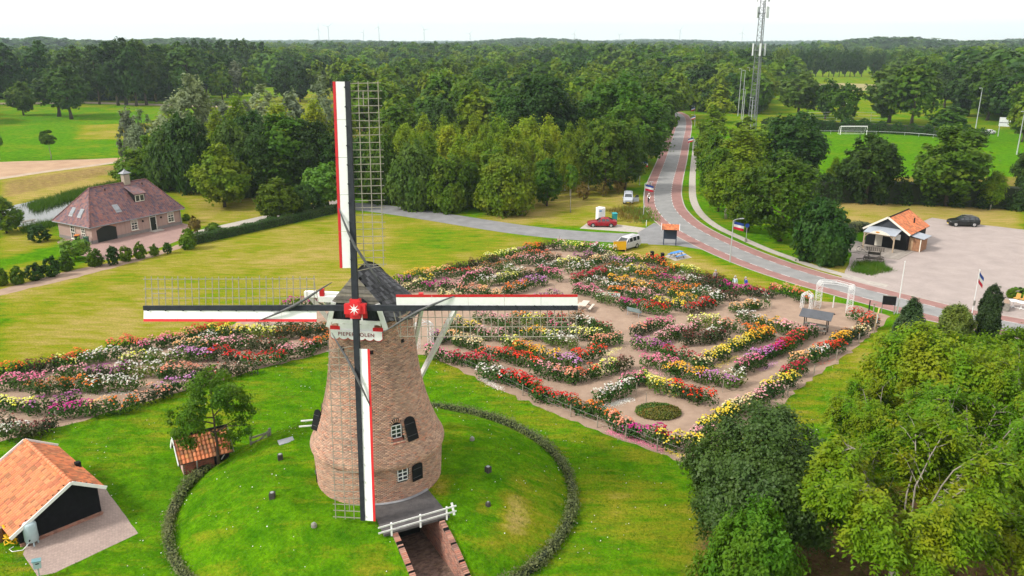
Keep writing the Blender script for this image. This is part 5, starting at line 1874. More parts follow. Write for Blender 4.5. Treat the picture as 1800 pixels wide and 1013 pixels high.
def tiles_single(lst, mat, parent, most=300):
    for v, f, t in lst[:most]:
        mb = MB()
        mb.ct = t
        c = sum((Vector(p) for p in v), Vector()) / len(v)
        mb.add([Vector(p) - c for p in v], f)
        link('tile', mb.mesh('tile', mat), parent, loc=c)
    if lst[most:]:
        tiles_stuff(lst[most:], mat, parent)
TILE_O = pm('orange_tile', (.60, .20, .085), (.47, .15, .07), scale=1.2, rough=.8, tint=True)
TILE_P = pm('purple_tile', (.205, .112, .108), (.145, .085, .09), scale=.6, rough=.75, tint=True)
PALO = [(1, 1, 1), (1.12, 1.05, 1), (.88, .9, .95), (1.05, 1.2, 1.25), (.72, .76, .82), (1.15, 1.1, 1.0), (.62, .78, .8)]
PALP = [(1, 1, 1), (1.2, 1.1, 1.05), (.75, .8, .95), (.6, .75, 1.0), (1.3, 1.0, .9), (1.05, .95, .95)]
HB = brick_mat('house_brick', (.40, .265, .225), (.34, .22, .19), (.33, .28, .25), 4.0, bw=.5, rh=.17)
PLINTH = pm('grey_plinth', (.25, .22, .21), (.2, .18, .17), scale=3, rough=.9)
CREAM = pm('cream_paint', (.72, .68, .60), (.66, .62, .54), scale=3, rough=.5)
DOORG = pm('dark_green_door', (.012, .018, .016), (.016, .02, .018), rough=.4)
UNDER = pm('roof_lining', (.10, .06, .05), (.07, .045, .04), rough=.95)

# ---------------------------------------------------------------- farmhouse
hA = Vector((-59.12, 109.23, 0))
hz_ = math.atan2(.862, .507)
house = thing('farmhouse', 'pinkish brick farmhouse with hipped purple red tiled roof and dormer', 'house', tuple(hA), hz_)
HL, HW, HE, HRZ = 14.8, 8.07, 2.45, 7.05
mb = MB()
mb.box((HL / 2, HW / 2, HE / 2 + .1), (HL - .04, HW - .04, HE + .2))
wall = mb.build('wall', HB, house)
mb = MB()
mb.box((HL / 2, HW / 2, .22), (HL + .06, HW + .06, .44))
mb.build('plinth', PLINTH, house)
ov = .45
e = [(-ov, -ov, HE), (HL + ov, -ov, HE), (HL + ov, HW + ov, HE), (-ov, HW + ov, HE)]
r = [(3.1, HW / 2, HRZ), (12.3, HW / 2, HRZ)]
mb = MB()
mb.add(e + r, [(0, 1, 5, 4), (1, 2, 5), (2, 3, 4, 5), (3, 0, 4), (3, 2, 1, 0)])
roof = mb.build('roof', UNDER, house)
tl = tiled(e[0], e[1], r[0], r[1], 20, .30, PALP) + tiled(e[3], e[0], r[0], r[0], 20, .30, PALP) + tiled(e[1], e[2], r[1], r[1], 20, .30, PALP) + tiled(e[2], e[3], r[1], r[0], 20, .30, PALP)
tiles_stuff(tl, TILE_P, roof)
mb = MB()
for a, b in ((e[0], r[0]), (e[1], r[1]), (e[2], r[1]), (e[3], r[0]), (r[0], r[1])):
    a, b = Vector(a), Vector(b)
    n = int((b - a).length / .36)
    for i in range(n):
        p, q = a.lerp(b, i / n), a.lerp(b, (i + .97) / n)
        mb.ct = RT.choice(PALP) if i % 2 else (.8, .7, .7)
        up = Vector((0, 0, .05))
        mb.tube([p + up * 1.6, q + up], [.11, .09], 6)
mb.build('ridge_tiles', TILE_P, roof, kind='stuff')
mb = MB()
for i in range(4):
    a, b = Vector(e[i]), Vector(e[(i + 1) % 4])
    mb.tube([a + Vector((0, 0, -.06)), b + Vector((0, 0, -.06))], .07, 6)
mb.tube([(HL - .2, -.1, HE - .1), (HL - .2, -.1, .1)], .05, 6)
mb.build('gutter', LEAD, roof)
def house_window(x, z0, z1, w, face='front', par=house, y=None, blind=False):
    """paned cream window on the front (y=0) or the left gable (x=0)"""
    rot = 0 if face == 'front' else R(-90)
    def P(u, d, z):
        return Vector((x + u, -d, z)) if face == 'front' else Vector((-d, x - u, z))
    mb = MB()
    fw_ = .09
    dim = lambda a, b, c: (a, b, c) if face == 'front' else (b, a, c)
    for u in (-w / 2, w / 2):
        mb.box(P(u, .03, (z0 + z1) / 2), dim(fw_, .12, z1 - z0))
    for z in (z0, z1, (z0 + z1) / 2):
        mb.box(P(0, .035, z), dim(w + fw_, .12, fw_))
    mb.box(P(0, .028, (z0 + z1) / 2), dim(.05, .1, z1 - z0))
    for q in (.25, .75):
        mb.box(P(0, .024, z0 + (z1 - z0) * q), dim(w, .09, .04))
    mb.box(P(0, .09, z0 - .07), dim(w + .25, .16, .06))
    f = mb.build('window', CREAM, par)
    MB().box(P(0, .0, (z0 + z1) / 2), dim(w - .02, .06, z1 - z0 - .02)).build('pane', GLASS, f)
    if blind:
        MB().box(P(0, .02, z1 - .22), dim(w - .1, .05, .38)).build('blind', KERB, f)
    return f
house_window(6.65, .75, 2.15, 1.0, blind=True)
house_window(12.9, .75, 2.15, 1.0, blind=True)
house_window(1.9, .55, 2.05, .85, 'side')
house_window(4.4, .25, 2.15, .95, 'side')
d = MB().box((9.75, -.03, 1.03), (.92, .1, 2.02)).build('door', DOORG, house)
mb = MB()
for u in (-.52, .52):
    mb.box((9.75 + u, -.05, 1.18), (.09, .16, 2.36))
mb.box((9.75, -.052, 2.1), (1.0, .15, .08))
mb.box((9.75, -.055, 2.36), (1.13, .17, .1))
mb.build('frame', CREAM, d)
MB().box((9.75, -.02, 2.23), (.92, .06, .2)).build('fanlight', GLASS, d)
MB().box((10.1, -.1, 1.02), (.05, .08, .18)).build('handle', LEAD, d)
pts = [(.75, -.035, .02), (3.75, -.035, .02)]
for i in range(11):
    t = i / 10
    pts.append((3.75 - 3.0 * t, -.035, 1.75 + .42 * math.sin(math.pi * t)))
MB().slab(pts, (0, .1, 0)).build('garage_door', DOORG, house)
pts = []
mb = MB()
for i in range(16):
    t = (i + .5) / 16
    x_, z_ = 3.75 - 3.0 * t, 1.85 + .42 * math.sin(math.pi * t)
    mb.ct = RT.choice(PAL)
    mb.box((x_, -.03, z_ + .06), (.15, .06, .24))
mb.build('brick_arch', BRICK, house, kind='stuff')
for x_ in (8.1, 11.2):
    m_ = MB()
    m_.box((x_, -.08, 1.75), (.16, .16, .26))
    m_.build('wall_lamp', BLACK, house)
MB().box((9.75, -.75, .05), (1.9, 1.1, .1)).build('doorstep', KERB, house)
# roof lights
def slope_pt(x, t, lift=0):
    p = Vector((x, -ov, HE)).lerp(Vector((x, HW / 2, HRZ)), t)
    return p + Vector((0, -.69, .72)) * lift
def skylight(c, ux, uy, n):
    mb = MB()
    a = [c + ux * i * .42 + uy * j * .55 for i, j in ((-1, -1), (1, -1), (1, 1), (-1, 1))]
    mb.slab(a, n * .12)
    f = mb.build('skylight', LEAD, roof)
    b = [c + ux * i * .33 + uy * j * .45 + n * .122 for i, j in ((-1, -1), (1, -1), (1, 1), (-1, 1))]
    MB().slab(b, n * .02).build('pane', pm('sky_glass', (.25, .27, .3), rough=.03, spec=1.0), f)
    MB().slab([c + ux * i * .45 + uy * j + n * .06 for i, j in ((-1, -.85), (1, -.85), (1, -.58), (-1, -.58))], n * .03).build('flashing', LEAD, f)
us = Vector((0, HW / 2 + ov, HRZ - HE)).normalized()
skylight(slope_pt(5.0, .37), Vector((1, 0, 0)), us, Vector((1, 0, 0)).cross(us))
ul = Vector((3.1 + ov, 0, HRZ - HE)).normalized()
for y in (2.9, 4.9):
    p = Vector((-ov, y, HE)) + ul * 2.0
    nn_ = ul.cross(Vector((0, 1, 0)))
    nn_ = nn_ if nn_.z > 0 else -nn_
    skylight(p, Vector((0, 1, 0)), ul, nn_)
# dormer
dx, t0 = 9.1, .42
b = slope_pt(dx, t0)
fz0, fz1 = b.z - .05, b.z + 1.15
dorm = MB()
back = slope_pt(dx, .86)
hw = .85
dorm.add([(dx - hw, b.y, fz0), (dx + hw, b.y, fz0), (dx + hw, b.y, fz1), (dx - hw, b.y, fz1), (dx - hw, back.y, back.z - .05), (dx + hw, back.y, back.z - .05)], [(0, 1, 2, 3), (0, 3, 4), (1, 5, 2), (3, 2, 5, 4)])
dm = dorm.build('dormer', BLACK, roof)
MB().box((dx, b.y - .02, (fz0 + fz1) / 2), (1.5, .06, 1.0)).build('dormer_face', CREAM, dm)
mb = MB()
mb.slab([(dx - hw - .18, b.y - .35, fz1 - .02), (dx + hw + .18, b.y - .35, fz1 - .02), (dx + hw + .18, back.y, back.z + .1), (dx - hw - .18, back.y, back.z + .1)], (0, 0, .06))
mb.build('dormer_roof', UNDER, dm)
tiles_stuff(tiled((dx - hw - .2, b.y - .38, fz1 + .05), (dx + hw + .2, b.y - .38, fz1 + .05), (dx - hw - .2, back.y, back.z + .17), (dx + hw + .2, back.y, back.z + .17), 8, .3, [(1, 1, 1), (1.1, 1.1, 1.1), (.8, 1.1, 1.3)]), TILE_P, dm)
for u in (-.36, .36):
    MB().box((dx + u, b.y - .06, (fz0 + fz1) / 2), (.56, .05, .78)).build('dormer_pane', GLASS, dm)
# chimney with its little curved hood
cx_, cyy = 9.0, HW / 2
mb = MB()
mb.box((cx_, cyy, HRZ + .45), (.95, .75, 1.5))
ch = mb.build('chimney', pm('chimney_render', (.36, .30, .24), (.3, .25, .2), scale=4, rough=.9), roof)
mb = MB()
for sx in (-.38, .38):
    for sy in (-.28, .28):
        mb.box((cx_ + sx, cyy + sy, HRZ + 1.3), (.08, .08, .25))
hood = []
for z, w_ in ((1.38, .72), (1.5, .56), (1.66, .3), (1.85, .12), (2.05, .03)):
    hood.append([(cx_ + i * w_, cyy + j * w_ * .82, HRZ + z) for i, j in ((-1, -1), (1, -1), (1, 1), (-1, 1))])
for k in range(4):
    mb.add(hood[k] + hood[k + 1], [(i, (i + 1) % 4, 4 + (i + 1) % 4, 4 + i) for i in range(4)])
mb.add(hood[0], [(3, 2, 1, 0)])
mb.build('chimney_hood', LEAD, ch)
for x_, t in ((5.1, .86), (11.2, .86)):
    MB().cyl(slope_pt(x_, t), slope_pt(x_, t) + Vector((0, 0, .35)), .07, .09, 7).build('vent_pipe', TILE_P, roof)

# ---------------------------------------------------------------- kiosk on the parking lot
KO = Vector((51.7, 107.1, 0))
krz = math.atan2(-.69, .72)
kiosk = thing('kiosk', 'small black boarded kiosk with orange tiled roof and grey porch canopy', 'kiosk', tuple(KO), krz)
KH, KE, KR, KW_, KLn = 3.1, 2.3, 4.25, 2.75, 7.5
mb = MB()
mb.slab([(-KW_, 0, 0), (KW_, 0, 0), (KW_, 0, KE + .15), (0, 0, KR - .15), (-KW_, 0, KE + .15)], (0, KLn, 0))
kw = mb.build('wall', BLACK, kiosk)
for i in range(15):
    z = 2.55 + i * .115
    h = KW_ * (KR - .2 - z) / (KR - .2 - KE)
    if h > .05:
        MB().box((0, -.03, z), (2 * h, .04, .105)).build('board', pm('blue_black_board', (.03, .035, .045), (.045, .05, .06), scale=3, rough=.6), kiosk)
mb = MB()
ke = KE - .02
E_ = {-1: ((-KH, -.35, ke), (-KH, KLn + .3, ke)), 1: ((KH, -.35, ke), (KH, KLn + .3, ke))}
R_ = ((0, -.35, KR), (0, KLn + .3, KR))
mb.slab([E_[-1][0], E_[-1][1], R_[1], R_[0]], (0, 0, -.06))
mb.slab([E_[1][1], E_[1][0], R_[0], R_[1]], (0, 0, -.06))
kr = mb.build('roof', UNDER, kiosk)
tiles_stuff(tiled(E_[1][0], E_[1][1], R_[0], R_[1], 12, .27, PALO) + tiled(E_[-1][1], E_[-1][0], R_[1], R_[0], 12, .27, PALO), TILE_O, kr)
for sx in (-1, 1):
    MB().beam((sx * (KH + .05), -.4, ke + .02), (0, -.4, KR + .07), .06, .26, up=(0, 0, 1)).build('barge_board', CREAM, kr)
mb = MB()
mb.tube([(0, -.4, KR + .06), (0, KLn + .3, KR + .06)], .09, 6)
mb.build('ridge_cap', TILE_O, kr)
MB().cyl((1.9, 4.6, 2.9), (1.9, 4.6, 3.75), .1, .1, 8).build('stove_pipe', BLACK, kr)
MB().lathe((-.9, 2.4, 3.55), [(.02, 0), (.3, .05), (.36, .16)], 10).build('dish', GREYW, kr)
ZINC = pm('grey_sheet', (.33, .36, .41), (.28, .31, .36), scale=1.5, rough=.5, spec=.4)
mb = MB()
mb.slab([(-2.3, -2.45, 2.3), (1.95, -2.45, 2.3), (1.95, -.06, 2.8), (-2.3, -.06, 2.8)], (0, 0, .05))
cn = mb.build('canopy', ZINC, kiosk)
MB().slab([(-1.5, -2.5, 2.28), (1.3, -2.5, 2.28), (.75, -2.5, 2.62), (-.1, -2.5, 2.85), (-.95, -2.5, 2.62)], (0, .06, 0)).build('pediment', CREAM, cn)
MB().slab([(-.38 + .3 * math.cos(k * 1.05), -2.512, 2.53 + .13 * math.sin(k * 1.05)) for k in range(6)], (0, .01, 0)).build('emblem', pm('orange_emblem', (.6, .2, .05), (.5, .3, .06), scale=8), cn)
OAKW = pm('oak_post', (.42, .33, .24), (.34, .26, .18), scale=4, rough=.8)
for x_, y in ((-2.15, -2.3), (1.8, -2.3)):
    MB().beam((x_, y, 0), (x_, y, 2.3), .15).build('post', OAKW, cn)
mb = MB()
mb.beam((-2.3, -2.3, 2.22), (1.95, -2.3, 2.22), .14, .16)
for x_, s in ((-2.15, 1), (1.8, -1)):
    mb.beam((x_, -2.3, 1.65), (x_ + s * .55, -2.3, 2.18), .09)
    mb.beam((x_, -2.3, 1.75), (x_, -1.8, 2.25), .09)
mb.build('frame_beam', OAKW, cn)
MB().box((-.95, -.05, 1.0), (.95, .06, 1.75)).build('door', CREAM, kiosk)
MB().box((1.35, -.06, 1.75), (1.0, .06, .75)).build('notice', WHITE, kiosk)
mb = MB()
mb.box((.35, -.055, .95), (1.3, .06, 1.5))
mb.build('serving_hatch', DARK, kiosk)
# wooden lean-to
WOODB = [pm('red_brown_plank', (.33, .17, .09), (.24, .12, .07), scale=4, rough=.85), pm('pale_plank', (.42, .28, .17), (.34, .22, .13), scale=4, rough=.85)]
mb = MB()
mb.box((3.55, 1.9, .92), (1.55, 2.4, 1.84))
ln = mb.build('lean_to', BLACK, kiosk)
for i in range(9):
    MB().box((2.88 + i * .175, .67, .95), (.165, .04, 1.8)).build('plank', WOODB[0 if 2 < i < 8 else 1], ln)
for i in range(12):
    MB().box((4.345, .80 + i * .205, .95), (.04, .19, 1.8)).build('plank', WOODB[0], ln)
MB().slab([(2.72, .35, 2.12), (4.75, .35, 1.85), (4.75, 3.4, 1.85), (2.72, 3.4, 2.12)], (0, 0, .05)).build('sheet_roof', ZINC, ln)
MB().beam((4.3, .62, 0), (4.3, .62, 1.9), .1).build('post', CREAM, ln)
MB().box((2.9, 3.9, .35), (.5, .3, .7)).build('white_crate', WHITE, kiosk)
# terrace of long grey planks before the kiosk
terr = thing('plank_terrace', 'grey plank terrace in front of the kiosk porch', 'terrace', tuple(KO), krz)
DK = [pm('terrace_plank', (.30, .265, .235), (.24, .21, .185), scale=3, rough=.9), pm('terrace_plank_worn', (.35, .31, .275), (.28, .245, .215), scale=3, rough=.9)]
for i in range(24):
    x_ = -6.2 + i * .42
    MB().box((x_, -2.6 + .12 * ((i * 7) % 3), .03), (.395, 6.6 - (.5 if i > 20 else 0), .05)).build('plank', DK[(i * 5) % 3 == 0], terr)

# ---------------------------------------------------------------- black barn
bO = Vector((-25.85, 41.05, 0))
gx_, gy_ = Vector((.67, .742, 0)), Vector((-.742, .67, 0))
brz = math.atan2(gx_.y, gx_.x)
barn = thing('barn', 'black boarded barn with bright orange tiled roof and white barge boards', 'barn', tuple(bO), brz)
BZ, BR, BLf, BRt, BLn = 2.86, None, -3.05, 1.42, 7.2
zr, zl = 1.98, 1.02
mb = MB()
mb.slab([(BLf, .02, .2), (BRt, .02, .2), (BRt, .02, zr + .02), (0, .02, BZ - .08), (BLf, .02, zl + .12)], (0, BLn - .1, 0))
bw_ = mb.build('wall', BLACK, barn)
z = .26
TARB = pm('tarred_board', (.005, .005, .007), (.010, .010, .013), scale=3, rough=.75, spec=.1)
while z < 2.75:
    x0 = BLf + (max(0, z - zl - .05) / (BZ - .1 - zl)) * -BLf if z > zl else BLf
    x1 = BRt if z < zr - .05 else BRt * (1 - (z - zr + .05) / (BZ - zr))
    if x1 - x0 > .1:
        MB().slab([(x0, -.002, z), (x1, -.002, z), (x1, .012, z + .175), (x0, .012, z + .175)], (0, .03, 0)).build('board', TARB, barn)
    z += .18
mb = MB()
i = 0
x_ = BLf
while x_ < BRt - .1:
    for q in range(3):
        mb.ct = RT.choice(PAL)
        mb.box((x_ + .1 + (.05 if q % 2 else 0), -.0, .04 + q * .068), (.2, .12, .058))
    x_ += .215
mb.build('brick_plinth', WALLB, barn, kind='stuff')
EL = [(-3.45, -.28, zl - .12), (-3.45, BLn + .2, zl - .12)]
ER = [(1.78, -.28, zr - .22), (1.78, BLn + .2, zr - .22)]
RD = [(0, -.28, BZ), (0, BLn + .2, BZ)]
mb = MB()
mb.slab([EL[0], EL[1], RD[1], RD[0]], (0, 0, -.05))
mb.slab([ER[1], ER[0], RD[0], RD[1]], (0, 0, -.05))
brf = mb.build('roof', UNDER, barn)
left = tiled(EL[1], EL[0], RD[1], RD[0], 13, .235, PALO, roll=.035)
tiles_single(left, TILE_O, brf, 300)
right = tiled(ER[0], ER[1], RD[0], RD[1], 7, .235, PALO, roll=.035)
tiles_stuff(right, TILE_O, brf)
for k in range(19):
    y = -.25 + k * .4
    m_ = MB()
    m_.ct = RT.choice([(1.1, 1.15, 1.25), (1.05, 1.2, 1.35), (1, 1.05, 1.1)])
    m_.tube([(0, y, BZ + .07), (0, y + .405, BZ + .05)], [.13, .12], 8)
    m_.build('ridge_tile', TILE_O, brf)
for y in (-.33, BLn + .25):
    for p, q in ((EL[0], RD[0]), (ER[0], RD[0])):
        MB().beam((p[0] * 1.02, y, p[2] + .03), (0, y, BZ + .06), .05, .2, up=(0, 0, 1)).build('barge_board', WHITE, brf)
MB().box((1.6, 3.4, 1.95), (.3, .3, .5)).build('flue', BLACK, brf)
# ---------------------------------------------------------------- little brick tool shed
tO = Vector((-22.33, 47.5, 0))
tx = Vector((.85, .527, 0))
trz = math.atan2(tx.y, tx.x)
shed = thing('tool_shed', 'tiny red brick shed with old orange pantiles and white gable trim', 'shed', tuple(tO), trz)
TW, TE, TRr, TLn = 1.08, 1.22, 2.28, 3.15
mb = MB()
mb.slab([(.1, -TW, 0), (.1, TW, 0), (.1, TW, TE), (.1, 0, TRr - .12), (.1, -TW, TE)], (TLn - .2, 0, 0))
sw = mb.build('wall_core', MORTAR, shed)
mb = MB()
SHB = pm('shed_brick', (.33, .115, .075), (.25, .085, .06), scale=3, rough=.9, tint=True)
for row in range(16):
    x_ = .1 + (row % 2) * .11
    while x_ < TLn - .25:
        if not (x_ > 2.0 and row < 14):
            mb.ct = RT.choice(PAL)
            mb.box((x_ + .105, -TW, .04 + row * .075), (.205, .03, .062))
        x_ += .22
mb.build('brick_courses', SHB, shed, kind='stuff')
PINK = pm('pink_limewash', (.55, .38, .33), (.47, .32, .28), scale=4, rough=.9)
MB().slab([(.09, -TW, .02), (.09, TW, .02), (.09, TW, TE), (.09, 0, TRr - .14), (.09, -TW, TE)], (-.03, 0, 0)).build('gable', PINK, shed)
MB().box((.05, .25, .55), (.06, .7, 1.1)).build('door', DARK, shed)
MB().box((2.55, -TW - .0, .55), (1.0, .06, 1.0)).build('opening_shade', DARK, shed)  # dark panel on the solid wall, paints in the shaded shed inside
MB().beam((2.5, -TW - .06, .5), (2.85, -TW - .06, .95), .05).build('white_strut', WHITE, shed)
SEa, SEb = (-.18, -TW - .32, TE - .25), (TLn + .12, -TW - .32, TE - .25)
SFa, SFb = (-.18, TW + .32, TE - .25), (TLn + .12, TW + .32, TE - .25)
SRa, SRb = (-.18, 0, TRr), (TLn + .12, 0, TRr)
mb = MB()
mb.slab([SEa, SEb, SRb, SRa], (0, 0, -.04))
mb.slab([SFb, SFa, SRa, SRb], (0, 0, -.04))
srf = mb.build('roof', UNDER, shed)
PALS = PALO + [(.55, .75, .8), (.45, .6, .7), (.9, 1.2, 1.0), (.7, .8, .7)]
tiles_single(tiled(SEa, SEb, SRa, SRb, 6, .245, PALS, roll=.05, lift=.05), TILE_O, srf)
tiles_single(tiled(SFb, SFa, SRb, SRa, 6, .245, PALS, roll=.05, lift=.05), TILE_O, srf)
for sy in (-1, 1):
    MB().beam((-.22, sy * (TW + .36), TE - .26), (-.22, 0, TRr + .05), .05, .2, up=(0, 0, 1)).build('barge_board', WHITE, srf)
    MB().beam((TLn + .16, sy * (TW + .36), TE - .26), (TLn + .16, 0, TRr + .05), .04, .14, up=(0, 0, 1)).build('barge_board', GREYW, srf)
mb = MB()
mb.tube([(-.2, 0, TRr + .06), (TLn + .15, 0, TRr + .06)], .09, 7)
mb.build('ridge_cap', TILE_O, srf)

# ---------------------------------------------------------------- far roofs among the trees
def far_house(bx, by, wpx, hpx, label, roofm, depth=9, rz=0.0, wallm=None, name='far_house'):
    b = G(bx, by)
    dep = b.y * math.cos(_P) + CAM_H * math.sin(_P)
    w_ = wpx * dep / _F
    h = hpx * dep / _F
    t = thing(name, label, 'house', tuple(b), rz)
    MB().box((0, depth / 2, h * .25), (w_, depth, h * .5)).build('wall', wallm or HB, t)
    mb = MB()
    mb.slab([(-w_ / 2 - .5, -.5, h * .48), (w_ / 2 + .5, -.5, h * .48), (w_ / 2 + .5, depth / 2, h), (-w_ / 2 - .5, depth / 2, h)], (0, 0, .15))
    mb.slab([(w_ / 2 + .5, depth + .5, h * .48), (-w_ / 2 - .5, depth + .5, h * .48), (-w_ / 2 - .5, depth / 2, h), (w_ / 2 + .5, depth / 2, h)], (0, 0, .15))
    mb.build('roof', roofm, t)
    for i in range(3):
        MB().box((-w_ * .3 + i * w_ * .3, -.05, h * .24), (w_ * .12, .1, h * .22)).build('window', GLASS, t)
    return t
ROOFO, ROOFG = pm('far_orange_roof', (.42, .17, .09), rough=.8), pm('far_grey_roof', (.16, .15, .15), rough=.8)
far_house(1790, 135, 60, 26, 'long low building with a pale roof at the far right skyline', pm('pale_roof', (.5, .5, .5)), 26, R(12), WHITE)
far_house(1772, 150, 30, 22, 'small pale house before the long roof at the far right', ROOFG, 9, R(20), WHITE)
far_house(1230, 163, 30, 16, 'grey roofed house beyond the end of the road', ROOFG, 9, R(-25))
far_house(1192, 195, 26, 22, 'grey shed hidden in the trees where the road vanishes', ROOFG, 8, R(30), GREYW)
far_house(548, 122, 22, 12, 'orange roofed house in the wood left of the upright sail', ROOFO, 10, R(10))
far_house(600, 124, 26, 12, 'red roofed house in the wood near the tip of the upright sail', ROOFO, 10, R(-20))
far_house(40, 150, 24, 16, 'pale house behind the tall trees at the far left', ROOFG, 9, R(15), WHITE)
# ================================================================== DAHLIA GARDEN
FCOL = {  # petal colours
    'white': [(.74, .73, .66), (.68, .70, .58), (.72, .66, .66)], 'cream': [(.80, .68, .34), (.78, .58, .28), (.78, .72, .48)], 'yellow': [(.82, .66, .04), (.80, .72, .16), (.82, .58, .03)],
    'lemon': [(.80, .78, .22), (.78, .76, .08), (.8, .8, .45)], 'golden': [(.82, .44, .02), (.80, .36, .02), (.82, .54, .05)], 'orange': [(.80, .22, .015), (.78, .16, .015), (.80, .30, .03)],
    'coral': [(.78, .15, .07), (.78, .22, .12), (.74, .11, .05)], 'red': [(.62, .012, .012), (.70, .03, .015), (.5, .008, .012)], 'scarlet': [(.80, .05, .012), (.78, .09, .02), (.70, .02, .01)],
    'crimson': [(.50, .010, .045), (.60, .02, .09), (.38, .008, .03)], 'maroon': [(.14, .008, .014), (.22, .010, .02), (.10, .006, .01)], 'magenta': [(.56, .02, .26), (.62, .05, .34), (.46, .02, .2)],
    'pink': [(.76, .20, .34), (.78, .32, .42), (.70, .13, .28)], 'pale pink': [(.76, .36, .40), (.78, .50, .50), (.74, .28, .34)], 'lilac': [(.60, .26, .54), (.66, .38, .60), (.5, .16, .46)],
    'mauve': [(.42, .11, .32), (.5, .2, .4), (.34, .08, .24)], 'salmon': [(.80, .34, .22), (.80, .44, .30), (.76, .26, .16)], 'peach': [(.82, .48, .20), (.80, .40, .16), (.82, .56, .32)],
    'rust': [(.42, .13, .02), (.5, .2, .03), (.34, .09, .02)], 'green': [(.3, .05, .03), (.6, .5, .4)],
}
PETAL = pm('petals', (1, 1, 1), (.92, .92, .92), scale=8, rough=.6, spec=.2, tint=True)
BEDL = {'g': leafm('bed_leaves', (.022, .066, .010), (.050, .115, .016), (.05, .11, .014), objvar=.15, gloss=.15),
        'd': leafm('bronze_leaves', (.022, .040, .012), (.045, .068, .018), (.055, .05, .016), objvar=.15),
        'l': leafm('light_bed_leaves', (.06, .13, .015), (.10, .18, .025), (.13, .17, .02), objvar=.15)}
